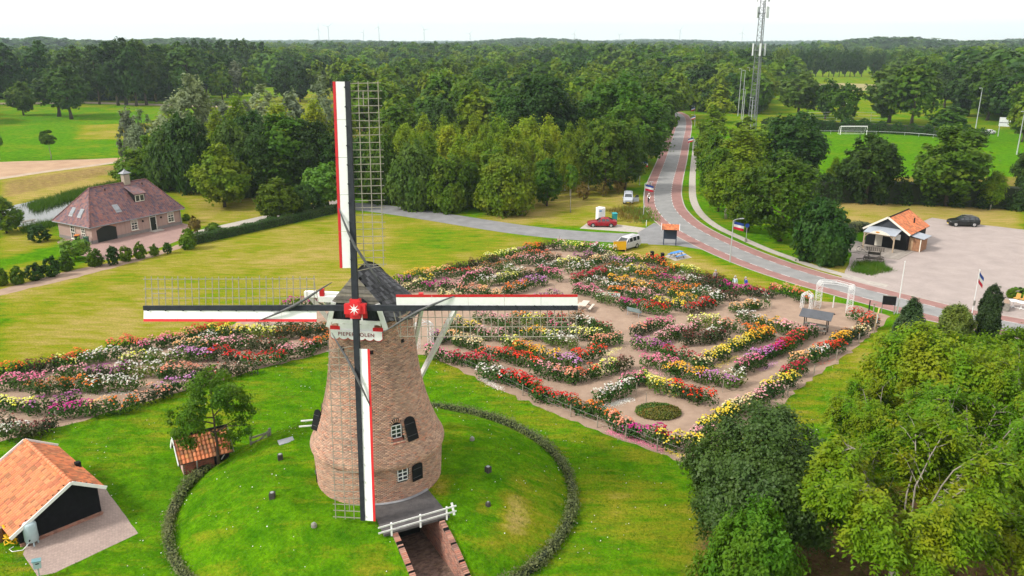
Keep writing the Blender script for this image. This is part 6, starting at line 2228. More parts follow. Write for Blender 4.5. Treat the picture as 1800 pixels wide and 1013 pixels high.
# colour; foliage; flower density; (width); pixel line of the flower tops in the photo
BLOCKS = [l.split(';') for l in '''
mauve;g;1;701,485 717,484
golden;g;.9;717,481 750,474
peach;g;1;752,478 785,470
maroon;d;.7;785,468 828,459
maroon;d;.6;828,459 870,450
lemon;g;.9;858,447 903,440
mauve;g;.8;903,438 926,437
orange;g;1;925,432 952,427
maroon;d;.5;950,428 976,426
pale pink;g;.7;976,425 993,426
lemon;l;.9;993,428 1024,430
pink;g;.8;1022,427 1049,429
white;g;.9;1044,433 1081,437
coral;g;.8;932,444 960,444
salmon;g;.8;896,452 922,447
pale pink;g;.7;918,454 952,453
rust;d;.7;956,450 982,447
lemon;l;1;984,455 1017,453
white;g;.6;950,465 980,463
mauve;d;.6;1013,449 1040,445
cream;g;1;1052,450 1078,447
peach;g;.6;1034,457 1052,454
white;g;.9;1002,467 1038,463
lilac;g;.6;1078,453 1107,458
peach;g;.9;1098,447 1140,452
scarlet;d;.8;1141,452 1167,457
cream;g;.7;712,499 738,494
yellow;g;.7;738,489 756,487
magenta;g;.9;750,497 782,496
pale pink;g;.8;782,496 815,493
cream;l;.9;775,513 806,517
salmon;g;1;810,505 845,504
peach;g;.8;845,507 874,511
red;g;.6;790,477 820,475
peach;g;.6;822,474 846,470
rust;g;.7;850,465 893,462
pink;g;.8;818,486 842,483
pale pink;g;.7;834,477 860,473
white;l;.7;848,488 880,486
lemon;g;.5;880,486 908,478
white;l;.8;890,470 918,473
rust;d;.4;920,477 948,474
pink;g;1;952,471 983,480
orange;g;.9;887,505 920,498
lilac;g;.9;920,495 955,486
mauve;d;.5;944,518 985,512
crimson;g;1;1010,485 1062,472
rust;g;.6;1064,466 1086,464
white;l;.6;1068,472 1108,470
yellow;g;.8;1107,467 1136,470
crimson;g;.6;1140,468 1178,473
orange;g;.9;1166,464 1190,466
lemon;l;.7;1190,465 1226,473
maroon;d;.8;1222,478 1262,483
orange;g;.8;1121,478 1157,482
magenta;g;.8;1161,485 1198,489
white;g;.8;1200,485 1232,489
maroon;d;.5;1232,491 1264,494
white;g;1;1040,490 1081,497
golden;g;1;1073,483 1131,497
cream;g;.8;1132,498 1146,499
coral;g;.9;1146,501 1186,505
orange;g;.9;1184,498 1229,504
white;g;1;1225,508 1262,512
orange;g;.9;1077,503 1117,509
pale pink;g;.9;1115,510 1160,518
golden;g;.7;1182,513 1219,519
yellow;g;.8;1158,523 1198,531
pink;g;.9;1014,500 1052,510
white;l;.6;1051,514 1071,520
crimson;g;.6;1087,522 1100,526
magenta;g;1;1098,529 1121,531
red;g;1;1120,531 1171,538
red;d;1;1212,536 1250,527
white;g;.7;1240,527 1264,519
pink;g;1;1141,564 1175,560
salmon;d;.5;1115,573 1142,566
maroon;d;.7;1242,486 1288,491
maroon;d;.5;1264,496 1282,498
magenta;g;1;1276,499 1313,503
maroon;d;.4;1313,500 1330,504
maroon;d;.9;1264,512 1296,512
crimson;d;.7;1328,508 1361,509
salmon;g;1;1362,501 1400,509
coral;g;.8;1400,513 1426,519
peach;g;.9;1288,533 1328,528
white;g;.6;1326,527 1342,525
white;g;.8;1300,550 1334,557
golden;g;.7;1337,561 1375,565
pale pink;g;.8;1371,569 1402,573
salmon;g;.5;1262,564 1294,567
lemon;l;.7;1218,556 1258,559
orange;g;1;1312,573 1353,579
golden;g;1;1317,589 1354,578
yellow;g;1.1;1275,606 1317,592
yellow;g;.9;1243,622 1275,613
pink;g;.5;1295,640 1338,626
lilac;g;1;1322,622 1352,611
magenta;g;1;1350,612 1370,605
red;g;1;1366,606 1388,599
crimson;g;.9;1378,598 1400,589
coral;g;.6;1397,587 1414,581
pale pink;g;.6;1412,580 1433,573
lilac;g;.8;1238,654 1286,661
white;l;.8;1287,658 1306,657
golden;g;1;1178,641 1236,651
pink;g;1;1137,626 1184,635
crimson;g;.7;1176,612 1222,623
mauve;g;.9;1122,595 1172,606
cream;g;.6;1226,629 1245,630
maroon;d;.9;1203,589 1254,584
white;l;.7;1247,581 1261,575
maroon;d;.8;1260,581 1273,578
pale pink;g;.9;1156,586 1190,578
pale pink;g;.7;1190,576 1224,566
white;g;.6;1020,557 1042,561
crimson;g;.15;1042,563 1074,572
lemon;g;1;1010,579 1052,581
salmon;g;.7;1045,595 1088,587
scarlet;g;.8;1012,621 1055,611
lilac;g;.9;980,623 1013,632
coral;g;.9;1006,652 1046,648
lemon;g;.8;1044,644 1080,637
maroon;d;.6;1081,637 1103,629
pink;g;.4;1094,665 1132,653
white;g;1;1054,689 1105,673
lemon;l;.9;1133,655 1155,664
yellow;l;.9;1156,669 1189,675
scarlet;g;.9;1189,675 1218,678
maroon;d;.3;1214,682 1228,686
scarlet;g;1;1226,688 1250,692
red;g;.9;950,684 1006,694
rust;g;.7;1012,703 1046,711
orange;g;.6;1046,712 1080,723
salmon;g;.9;1080,734 1108,742
magenta;g;.8;1108,743 1156,754
crimson;g;.6;1156,756 1174,764
yellow;g;1;1172,767 1226,768
pale pink;g;.9;1226,759 1250,753
yellow;g;1.1;1238,737 1288,717
cream;g;.9;1282,712 1320,701
pale pink;g;.7;1312,697 1337,691
pale pink;g;.4;1334,684 1366,675
yellow;g;1;1350,667 1393,658
crimson;g;.8;1378,647 1414,639
peach;g;.9;1399,627 1424,619
white;g;.8;1426,617 1450,613
scarlet;g;1;1442,606 1475,601
golden;g;1.1;1466,593 1492,586
rust;d;.5;1478,580 1511,577
cream;g;.9;1510,575 1521,574
red;g;.8;1500,544 1530,549
coral;d;.7;1520,562 1536,559
pink;g;.6;758,613 790,619
crimson;g;1;796,619 831,626
crimson;g;.9;831,627 862,634
white;g;.9;848,647 872,650
white;g;.5;876,652 890,655
red;g;1;888,656 920,663
red;g;.9;920,664 947,674
rust;g;.4;938,677 954,683
coral;g;.8;850,612 880,614
red;g;.8;884,614 899,620
scarlet;g;.9;905,622 945,629
pale pink;g;.5;945,641 980,650
salmon;g;.8;978,648 1008,655
lemon;l;.8;892,594 911,598
orange;g;.8;909,599 935,608
golden;g;.8;931,611 978,622
cream;g;.8;805,590 843,600
peach;g;.7;777,581 806,587
mauve;d;.5;764,582 779,586
pale pink;g;.8;842,577 880,583
yellow;g;.7;808,564 840,569
green;g;.2;788,565 806,568
pale pink;g;.8;843,551 890,557
orange;g;.6;905,549 927,551
lemon;l;.5;926,557 951,558
green;g;.15;884,569 925,572
crimson;g;.6;956,554 988,557
rust;d;.6;988,553 1022,554
pink;g;.5;974,569 1001,570
golden;g;.7;925,579 959,580
white;l;.9;967,589 1008,596
lemon;l;.6;960,584 976,588
orange;g;.9;-6,650 33,643
maroon;d;.8;33,642 64,637
maroon;d;.7;64,637 95,631
coral;g;.9;93,629 121,623
orange;g;1;122,620 153,615
lemon;g;.6;107,631 125,629
white;g;.9;153,622 178,617
white;g;.7;178,616 200,613
coral;g;1;198,599 248,596
pink;g;1;252,598 290,593
salmon;g;.9;290,590 343,580
red;g;1;344,575 390,568
yellow;g;1;376,578 437,574
lemon;l;.9;436,576 486,576
peach;g;.8;316,602 355,600
white;l;.7;355,590 374,590
pale pink;g;.7;361,596 413,597
pale pink;g;.4;413,597 441,592
green;d;.2;440,599 490,602
lemon;l;.7;220,622 256,618
white;l;.8;260,621 310,619
lilac;g;1;310,615 366,614
red;d;.9;366,616 420,618
red;g;.9;436,626 491,620
white;l;.9;217,644 286,641
salmon;g;.9;284,646 341,642
maroon;d;.4;341,647 369,643
green;d;.15;346,658 390,651
green;d;.15;392,644 438,638
pale pink;g;.5;105,648 151,648
mauve;d;.6;155,649 219,643
white;g;1;160,669 238,666
orange;g;.9;113,668 163,667
rust;g;.8;57,676 114,671
pink;g;1;-4,666 74,663
lemon;g;1;-6,699 60,703
mauve;g;.5;60,708 134,696
magenta;g;.9;97,715 161,706
peach;g;.5;160,711 195,706
orange;g;.4;195,706 230,701
salmon;d;.4;232,693 290,680
lilac;g;.6;283,675 338,663
white;g;.9;-4,753 41,745
maroon;d;.7;40,748 59,748
maroon;d;.7;67,741 89,733
green;d;.3;-6,737 12,733
white;g;.4;458,568 510,568
green;g;.2;510,568 576,565
rust;d;.7;484,579 530,577
rust;d;.6;530,577 583,574
green;g;.1;475,597 506,596
pale pink;g;.7;495,613 537,607
coral;g;.8;534,602 560,599
orange;g;.8;562,594 585,590
magenta;g;.9;503,528 556,524
green;g;.3;568,526 590,523
'''.strip().split('\n')]
LANDM = [((1118, 560), 'the green bench'), ((1466, 545), 'the white rose arch'), ((1430, 578), 'the roofed picnic table'), ((1080, 525), 'the white notice board'), ((1085, 443), 'the yellow sign'),
         ((1188, 452), 'the blue picnic table'), ((1030, 540), 'the white picnic table'), ((1157, 722), 'the oval bed'), ((690, 640), 'the mill tower'), ((1300, 800), 'the nearest oak'),
         ((1300, 500), 'the visitors'), ((380, 690), 'the little shed tree'), ((40, 780), 'the black barn'), ((700, 480), 'the mill cap'), ((400, 560), 'the horizontal sail at left'), ((850, 500), 'the sail on the right')]
LW = [(Vector(G(*p)[:2]), n) for p, n in LANDM]
def nearest_landmark(x, y):
    p = Vector((x, y))
    return min(((p - q).length, n, q) for q, n in LW)
ORD = ['', 'second ', 'third ', 'fourth ', 'fifth ', 'sixth ', 'seventh ', 'eighth ', 'ninth ', 'tenth ']
rgf = np.random.default_rng(5)
def bed_block(i, colour, fol, dens, pts, width=1.65, height=1.34, top=1.1):
    P = [Vector(G(x, y, top)[:2]) for x, y in pts]
    ln = sum((P[k + 1] - P[k]).length for k in range(len(P) - 1))
    mid = (P[0] + P[-1]) / 2
    d = (P[-1] - P[0]).normalized()
    nrm2 = Vector((-d.y, d.x))
    ln = max(ln, .7) + .7
    o = thing('dahlia_bed', '', 'flower bed', (mid.x, mid.y, 0), 0, 'dahlia beds of the flower garden')
    # plants along the row, each a bushy dome of its own height
    npl = max(2, int(ln * width / .62))
    pu = (np.arange(npl) + .5) / npl * ln - ln / 2 + rgf.normal(size=npl) * .1
    pv = rgf.uniform(-.5, .5, npl) * (width - .95)
    ph = height * rgf.uniform(.78, 1.18, npl)
    pr2 = rgf.uniform(.46, .68, npl)
    def dome(n, rlo, rhi, zmin):
        k = rgf.integers(0, npl, n)
        v = rgf.normal(size=(n, 3))
        v[:, 2] = np.abs(v[:, 2]) * 1.1 + zmin
        v = unit(v)
        s = rgf.uniform(rlo, rhi, (n, 1))
        c = np.stack([pu[k], pv[k], ph[k] * .42], 1)
        q = c + v * s * np.stack([pr2[k], pr2[k], ph[k] * .58], 1)
        return q, v, k
    def world(q):
        return np.stack([q[:, 0] * d.x + q[:, 1] * nrm2.x, q[:, 0] * d.y + q[:, 1] * nrm2.y, q[:, 2]], 1)
    nl = int(npl * 105)
    q, v, k = dome(nl, .55, 1.05, -.55)
    q[:, 2] = np.maximum(q[:, 2], .06)
    V, F = leaf_quads(rgf, world(q), unit(world(v) + rgf.normal(size=v.shape) * .5 + np.array([0, 0, .3])), .22, .6)
    link('foliage', np_mesh('foliage', V, F, BEDL[fol], np.clip(.5 * rgf.random(npl)[k] + .5 * rgf.random(nl), 0, 1)), o)
    nf = int(npl * 25 * dens * (.72 if colour == 'white' else 1))
    if nf:
        q, v, k = dome(nf, .98, 1.10, .75)
        q[:, 2] += rgf.uniform(0, .08, nf)
        C, Nn = world(q), unit(world(v) + np.array([0, 0, .5]) + rgf.normal(size=v.shape) * .3)
        rr_ = rgf.uniform(.05, .098, (nf, 1)) * (1.0 if colour not in ('maroon', 'rust') else .8)
        a = unit(np.cross(Nn, rgf.normal(size=(nf, 3))))
        b = np.cross(Nn, a)
        VV = [C + Nn * rr_ * .55]
        for j in range(6):
            t = 2 * math.pi * j / 6
            VV.append(C + (a * math.cos(t) + b * math.sin(t)) * rr_ - Nn * rr_ * .1)
        V = np.stack(VV, 1).reshape(-1, 3)
        base = np.arange(nf)[:, None] * 7
        F = np.concatenate([np.concatenate([base, base + 1 + j, base + 1 + (j + 1) % 6], 1) for j in range(6)])
        cl = np.array(FCOL[colour])
        ct = cl[rgf.integers(0, len(cl), nf)] * rgf.uniform(.85, 1.1, (nf, 1))
        link('blossoms', np_mesh('blossoms', V, F, PETAL, np.clip(np.concatenate([ct ** 1.12] * 6) * .78, 0, .8)), o, kind='stuff')
    return o, mid
beds = []
for i, bdef in enumerate(BLOCKS):
    pts = [tuple(float(c) for c in p.split(',')) for p in bdef[3].split()]
    wdt = 1.35 if pts[0][1] > 545 else 1.15
    o, mid = bed_block(i, bdef[0], bdef[1], float(bdef[2]), pts, wdt)
    beds.append((o, mid, bdef[0], bdef[1]))
FW = {'g': '', 'd': 'dark leaved ', 'l': 'light leaved '}
byl = {}
for i, (o, mid, c, f) in enumerate(beds):
    dd, nm, q = nearest_landmark(mid.x, mid.y)
    e = mid - q
    rel = 'beside' if dd < 3 else ('behind' if e.y > abs(e.x) else 'in front of' if -e.y > abs(e.x) else 'right of' if e.x > 0 else 'left of')
    nb = [beds[k][2] for k in (i - 1, i + 1) if 0 <= k < len(beds) and (beds[k][1] - mid).length < 7]
    nbt = f', next to {nb[0]} ones' if nb and nb[0] != c else (f', next to {nb[-1]} ones' if nb and nb[-1] != c else '')
    what = 'leafy nearly flowerless dahlias' if c == 'green' else f'{c} {FW[f]}dahlias'
    l = f'{what} {rel} {nm}{nbt}'
    byl.setdefault(l if len(l.split()) <= 12 else l.split(', next')[0], []).append((dd, o))
for l, lst in byl.items():
    lst.sort(key=lambda t: t[0])
    for k, (dd, o) in enumerate(lst):
        o['label'] = l if len(lst) == 1 else f'{l}, {ORD[k]}nearest to it'
# the low oval bed
def oval_bed():
    c = G(1157, 722, .2)
    o = thing('oval_bed', 'low oval bed of rusty and lime green plants alone in the sandy clearing', 'flower bed', (c.x, c.y, 0))
    n = 5200
    a, r = rgf.uniform(0, 6.28, n), np.sqrt(rgf.random(n))
    q = np.stack([r * np.cos(a) * 1.75, r * np.sin(a) * 1.35, (.52 - .3 * r ** 3) * rgf.uniform(.35, 1.05, n)], 1)
    sel = q[:, 1] - .35 * q[:, 0] > .15
    sel ^= rgf.random(n) < .12
    nn_ = unit(np.stack([q[:, 0] * .4, q[:, 1] * .4, np.ones(n)], 1) + rgf.normal(size=(n, 3)) * .5)
    for nm, s, m in (('lime_foliage', sel, BEDL['l']), ('rusty_foliage', ~sel, LM['rust']), ('green_foliage', rgf.random(n) < .3, BEDL['g'])):
        V, F = leaf_quads(rgf, q[s] + rgf.normal(size=q[s].shape) * .03, nn_[s], .15, .6)
        link(nm, np_mesh(nm, V, F, m, rgf.random(len(F))), o)
    return o
oval_bed()
# fallen petals on the sand
PET = []
for x0, y0, x1, y1, col, n in ((1058, 716, 1110, 702, 'white', 700), (1068, 757, 1168, 792, 'pink', 900), (1165, 788, 1200, 802, 'yellow', 260), (1140, 672, 1190, 697, 'yellow', 300), (846, 664, 880, 684, 'white', 380), (1118, 606, 1132, 620, 'pink', 220),
                               (1338, 650, 1365, 636, 'lilac', 220), (1255, 646, 1300, 626, 'yellow', 260), (1050, 662, 1072, 650, 'lemon', 120), (1066, 625, 1090, 610, 'lemon', 140), (160, 692, 235, 690, 'white', 300), (1135, 645, 1165, 660, 'pale pink', 260), (1440, 640, 1462, 634, 'scarlet', 60), (700, 630, 740, 622, 'white', 60)):
    a, b = G(x0, y0), G(x1, y1)
    t = rgf.random(n)
    q = np.stack([a.x + (b.x - a.x) * t, a.y + (b.y - a.y) * t, np.full(n, .016)], 1)
    q[:, :2] += rgf.normal(size=(n, 2)) * .22
    PET.append((q, np.array(FCOL[col])[rgf.integers(0, 3, n)]))
q = np.concatenate([p for p, _ in PET])
V, F = leaf_quads(rgf, q, unit(np.array([0, 0, 1.0]) + rgf.normal(size=q.shape) * .15), .09, .7)
tag(link('fallen_petals', np_mesh('fallen_petals', V, F, PETAL, np.concatenate([c for _, c in PET]))), 'fallen petals scattered on the sandy paths', None, None, 'stuff')
# low post and wire fences round the garden
POSTW = pm('fence_post_wood', (.34, .29, .24), (.24, .2, .165), scale=5, rough=.9)
WIRE = pm('wire', (.3, .3, .3), rough=.5, metal=.6)
def post_fence(label, pts, h=1.0):
    P = [G(x, y) for x, y in pts]
    t = thing('garden_fence', label, 'fence', tuple(P[0]))
    for p in P:
        MB().tube([p - P[0], p - P[0] + Vector((0, 0, h))], .05, 6).build('post', POSTW, t)
    mb = MB()
    for z in (.45, .85):
        mb.tube([p - P[0] + Vector((0, 0, z)) for p in P], .005, 4)
    mb.build('wire', WIRE, t)
    return t
post_fence('low post and wire fence along the front edge of the right garden part', [(757, 620), (790, 636), (841, 659), (919, 696), (1003, 733), (1050, 752), (1100, 771), (1155, 793), (1208, 812)])
post_fence('low post and wire fence along the far right garden edge by the grass strip', [(1270, 785), (1333, 737), (1384, 697), (1430, 662), (1470, 634), (1509, 604), (1536, 586)])
post_fence('low post and wire fence along the front edge of the left garden part', [(30, 767), (100, 744), (160, 727), (230, 708), (287, 692), (350, 674), (420, 656), (487, 638), (540, 625), (578, 616)])
for px, py, lab in ((1022, 662, 'bare wooden stake before the coral dahlias on the sandy cross path'), (1158, 660, 'stake in the yellow dahlias by the pale clearing'), (1118, 697, 'stake in the white dahlias near the oval bed'), (1270, 690, 'stake between lilac and white dahlias'),
                    (1135, 713, 'stake at the end of the white dahlias'), (974, 517, 'dark stake near the small mauve bed'), (1355, 548, 'stake by the white dahlias before the rose arch'), (1375, 590, 'stake before the roofed picnic table'), (1111, 585, 'stake at the end of the salmon bed'),
                    (1347, 540, 'orange topped stake by the maroon dahlias before the clearing'), (1250, 603, 'stake among maroon dahlias'), (1090, 640, 'stake in the lemon dahlias'), (905, 521, 'stake at the orange bed behind the horizontal sail'), (983, 428, 'tall stake at the back row by the lane')):
    g_ = G(px, py)
    t = thing('garden_stake', lab, 'stake', tuple(g_), 0, 'stakes in the flower garden')
    MB().tube([(0, 0, 0), (.02, .01, 1.1)], [.035, .03], 6).build('stake_rod', POSTW, t)
    MB().tube([(.02, .01, 1.1), (.02, .01, 1.15)], [.03, .012], 6).build('stake_tip', OAKW if 'orange' not in lab else TILE_O, t)
# ================================================================== VEHICLES
RUBBER = pm('rubber', (.018, .018, .018), (.025, .025, .025), scale=6, rough=.9)
RIM = pm('alloy_rim', (.55, .55, .56), (.45, .45, .46), scale=6, rough=.35, metal=.7)
CGLASS = pm('car_glass', (.02, .026, .03), (.035, .042, .048), scale=2, rough=.05, spec=.9)
LAMPW = pm('lamp_glass', (.7, .7, .7), rough=.15)
LAMPR = pm('tail_lamp_red', (.4, .01, .01), rough=.2)
CHROME = pm('chrome', (.6, .6, .6), rough=.2, metal=.9)
PLATE = pm('yellow_plate', (.7, .5, .05), rough=.5)
def paint(name, c):
    return pm(name, c, tuple(x * .93 for x in c), scale=.8, rough=.3, spec=.35, coat=.25)
# stations along the car, nose to tail: x, half width low, half width belt, half width top, z bottom, z belt, z top
CARS = {
    'sedan': dict(L=4.5, st=[(0, .62, .66, .55, .35, .52, .60), (.12, .74, .78, .68, .24, .58, .69), (.55, .84, .85, .74, .2, .66, .80), (1.35, .87, .86, .74, .2, .80, .92), (2.1, .88, .87, .58, .2, .88, 1.36), (2.55, .88, .87, .57, .2, .90, 1.43),
                             (3.2, .88, .87, .57, .2, .92, 1.40), (3.95, .87, .85, .62, .22, .93, 1.06), (4.35, .80, .80, .66, .3, .90, .98), (4.5, .68, .70, .6, .4, .78, .86)], wx=(.85, 3.6), r=.31, glass=[(1.40, 2.02), (2.12, 2.72), (2.78, 3.36)], ws=(3, 4), rw=(6, 7)),
    'suv': dict(L=4.4, st=[(0, .66, .68, .6, .4, .66, .78), (.12, .8, .82, .72, .28, .74, .88), (.6, .89, .89, .76, .24, .86, 1.02), (1.25, .92, .9, .76, .24, .96, 1.10), (1.95, .93, .91, .63, .24, 1.02, 1.56), (2.5, .93, .91, .63, .24, 1.05, 1.64),
                           (3.5, .93, .91, .62, .24, 1.10, 1.60), (4.1, .91, .89, .62, .28, 1.12, 1.46), (4.34, .84, .84, .66, .36, 1.0, 1.12), (4.4, .74, .76, .66, .46, .84, .92)], wx=(.82, 3.5), r=.36, glass=[(1.32, 1.95), (2.02, 2.7), (2.78, 3.5), (3.56, 3.98)], ws=(3, 4), rw=(7, 8)),
    'van': dict(L=4.3, st=[(0, .66, .68, .6, .36, .68, .80), (.12, .78, .8, .7, .26, .76, .90), (.55, .86, .86, .76, .22, .88, 1.02), (1.0, .88, .87, .76, .22, .98, 1.10), (1.65, .89, .88, .70, .22, 1.04, 1.66), (2.2, .89, .88, .70, .22, 1.06, 1.76),
                           (3.4, .89, .88, .71, .22, 1.06, 1.78), (4.15, .88, .87, .72, .26, 1.06, 1.74), (4.28, .86, .86, .74, .34, 1.02, 1.1), (4.3, .82, .82, .72, .42, .9, .98)], wx=(.75, 3.4), r=.32, glass=[(1.08, 1.68), (1.78, 2.45), (2.55, 3.3), (3.4, 4.0)], ws=(3, 4), rw=(7, 8)),
}
def make_car(kind, name, label, col, loc, rz, roofrails=False, door_open=False):
    K = CARS[kind]
    t = thing(name, label, 'car', loc, rz)
    st = K['st']
    xs = [s[0] for s in st]
    # resample for smoother flanks
    X = np.unique(np.concatenate([np.linspace(0, K['L'], 26), xs]))
    S_ = [[float(np.interp(x, xs, [s[k] for s in st])) for k in range(1, 7)] for x in X]
    def sect(a):
        wl, wb, wt, zb, zm, zt = a
        h = [(wl * .86, zb), (wl, zb + .12), (wb * 1.0, (zb + zm) / 2 + .05), (wb * .985, zm), (wt + (wb - wt) * .12, zm + (zt - zm) * .86), (wt * .86, zt - .012), (wt * .4, zt)]
        return h
    vs, fs, ms = [], [], []
    n = 14
    x0 = K['L'] / 2
    for x, a in zip(X, S_):
        h = sect(a)
        ring = [(p[0], p[1]) for p in h] + [(-p[0], p[1]) for p in reversed(h)]
        vs += [(x - x0, y, z) for y, z in ring]
    for i in range(len(X) - 1):
        for k in range(n):
            k2 = (k + 1) % n
            fs.append((i * n + k, (i + 1) * n + k, (i + 1) * n + k2, i * n + k2))
    fs.append(tuple(range(n)))
    fs.append(tuple((len(X) - 1) * n + k for k in reversed(range(n))))
    mb = MB()
    mb.add(vs, fs)
    body = mb.build('body', col, t, smooth=True)
    try:
        body.data.set_sharp_from_angle(angle=R(35))
    except Exception:
        pass
    def at(x):
        return [float(np.interp(x, xs, [s[k] for s in st])) for k in range(1, 7)]
    # side glass, split at the pillars
    for a, b in K['glass']:
        for sd in (-1, 1):
            pts = []
            for x, f in ((a + .04, .1), (b - .02, .1), (b - .05, .82), (a + (.25 if a == K['glass'][0][0] else .03), .82)):
                q = at(x)
                y0, y1 = q[1] * .985, q[2] + (q[1] - q[2]) * .12
                y = y0 + (y1 - y0) * (f / .86)
                z = q[4] + (q[5] - q[4]) * f
                pts.append(Vector((x - x0, sd * (y + .006), z + .0)))
            if pts[2].z - pts[1].z < .08:
                continue
            MB().slab(pts if sd < 0 else pts[::-1], (0, sd * .008, 0)).build('side_window', CGLASS, t)
    # windscreen and rear window
    for nm, (i, j) in (('windscreen', K['ws']), ('rear_window', K['rw'])):
        a, b = st[i], st[j]
        lo, hi = (a, b) if a[6] < b[6] else (b, a)
        def P(s, f, side):
            q = [lo[k] + (hi[k] - lo[k]) * f for k in range(7)]
            return Vector((q[0] - x0, side * (q[3] * .80 if f > .5 else q[3] * .86), q[6] + .008))
        pts = [P(0, .1, -1), P(0, .1, 1), P(0, .92, 1), P(0, .92, -1)]
        nn_ = (pts[1] - pts[0]).cross(pts[3] - pts[0]).normalized()
        nn_ = nn_ if nn_.z > 0 else -nn_
        MB().slab(pts, nn_ * .012).build(nm, CGLASS, t)
    # wheels with arches
    for x in K['wx']:
        for sd in (-1, 1):
            w_ = at(x)[0]
            r = K['r']
            m_ = MB()
            m_.tube([(x - x0, sd * (w_ - .20), r), (x - x0, sd * (w_ + .002), r)], [r + .055, r + .055], 18)
            m_.build('wheel_arch', RUBBER, t)
            m_ = MB()
            m_.tube([(x - x0, sd * (w_ - .19), r), (x - x0, sd * (w_ - .02), r), (x - x0, sd * (w_ + .015), r)], [r, r, r * .92], 18)
            wh = m_.build('wheel', RUBBER, t)
            m_ = MB()
            m_.tube([(x - x0, sd * (w_ + .0), r), (x - x0, sd * (w_ + .024), r)], [r * .66, r * .60], 14)
            for k in range(5):
                an_ = k * 2 * math.pi / 5
                m_.beam((x - x0, sd * (w_ + .028), r), (x - x0 + math.cos(an_) * r * .6, sd * (w_ + .028), r + math.sin(an_) * r * .6), .05, .012, up=(0, 1, 0))
            m_.build('rim', RIM, wh)
    q0, q1 = at(.12), at(K['L'] - .1)
    for sd in (-1, 1):
        MB().lathe((.16 - x0, sd * (q0[1] * .80), q0[4] - .02), [(.02, -.07), (.12, -.03), (.13, .05), (.05, .09)], 8).build('headlight', LAMPW, t)
        MB().box((K['L'] - .14 - x0, sd * (q1[1] * .86), q1[4] - .02), (.2, .2, .16)).build('tail_lamp', LAMPR, t)
        q = at(K['glass'][0][0] + .15)
        MB().box((K['glass'][0][0] + .2 - x0, sd * (q[1] + .09), q[4] + .07), (.1, .16, .11)).build('mirror', col, t)
    MB().box((.0 - x0, 0, .46), (.06, .95, .16)).build('grille', RUBBER, t)
    MB().box((-.035 - x0, 0, .38), (.02, .5, .11)).build('number_plate', PLATE, t)
    MB().box((K['L'] - x0 + .005, 0, .62), (.03, .5, .11)).build('number_plate', PLATE, t)
    for x in (1.95, 2.85):
        for sd in (-1, 1):
            q = at(x + .55)
            MB().box((x + .55 - x0, sd * (q[1] + .0), q[4] - .12), (.16, .03, .03)).build('door_handle', CHROME, t)
    if roofrails:
        for sd in (-1, 1):
            zt = at(2.6)[5]
            MB().tube([(1.95 - x0, sd * .55, at(1.95)[5] - .02), (2.2 - x0, sd * .57, zt + .04), (3.6 - x0, sd * .57, zt + .03), (3.8 - x0, sd * .55, at(3.8)[5] - .03)], .022, 6).build('roof_rail', CHROME, t)
    if door_open:
        d = link('open_door', None, t, loc=(1.25 - x0, -.9, 0), rz=R(-62))
        m_ = MB()
        m_.slab([(0, 0, .32), (1.05, 0, .32), (1.05, 0, 1.04), (0, 0, 1.02)], (0, -.07, 0))
        m_.build('door_panel', col, d)
        m_ = MB()
        m_.slab([(.15, -.01, 1.05), (1.03, -.01, 1.06), (.98, -.01, 1.5), (.5, -.01, 1.5)], (0, -.03, 0))
        m_.build('door_glass', CGLASS, d)
    return t
def heading(p, q):
    a, b = G(*p), G(*q)
    return math.atan2(b.y - a.y, b.x - a.x)
g_ = G(1058, 398)
make_car('sedan', 'parked_car', 'shiny red sedan parked on the pale bay by the lane', paint('red_car_paint', (.26, .004, .014)), tuple(g_), R(-3))
g_ = G(1692, 397)
make_car('suv', 'parked_car', 'black crossover car alone at the edge of the brick parking lot', paint('black_car_paint', (.006, .007, .008)), tuple(g_), R(-6), True)
g_ = G(1101, 437)
make_car('van', 'parked_car', 'silver van with dark windows half hidden behind the yellow sign', paint('silver_car_paint', (.48, .48, .5)), tuple(g_), R(200 - 155), True)
g_ = G(1104, 356)
make_car('van', 'parked_car', 'silver car with open driver door on the grass by the wood', paint('silver_blue_paint', (.42, .45, .5)), tuple(g_), R(82), True, True)
for px, py, lab, c in ((1243, 146, 'white van parked far up the road beyond the lamp posts', (.6, .6, .6)), (1466, 186, 'red car far behind the goal, between dark trees', (.35, .02, .02)), (1492, 186, 'pale car far behind the goal, next to the red one', (.55, .55, .56)), (1736, 236, 'white car at the pitch corner behind the floodlight pole', (.6, .6, .6))):
    make_car('van' if 'van' in lab else 'sedan', 'distant_car', lab, paint('paint_' + lab.split()[0] + str(px), c), tuple(G(px, py)), R(10))

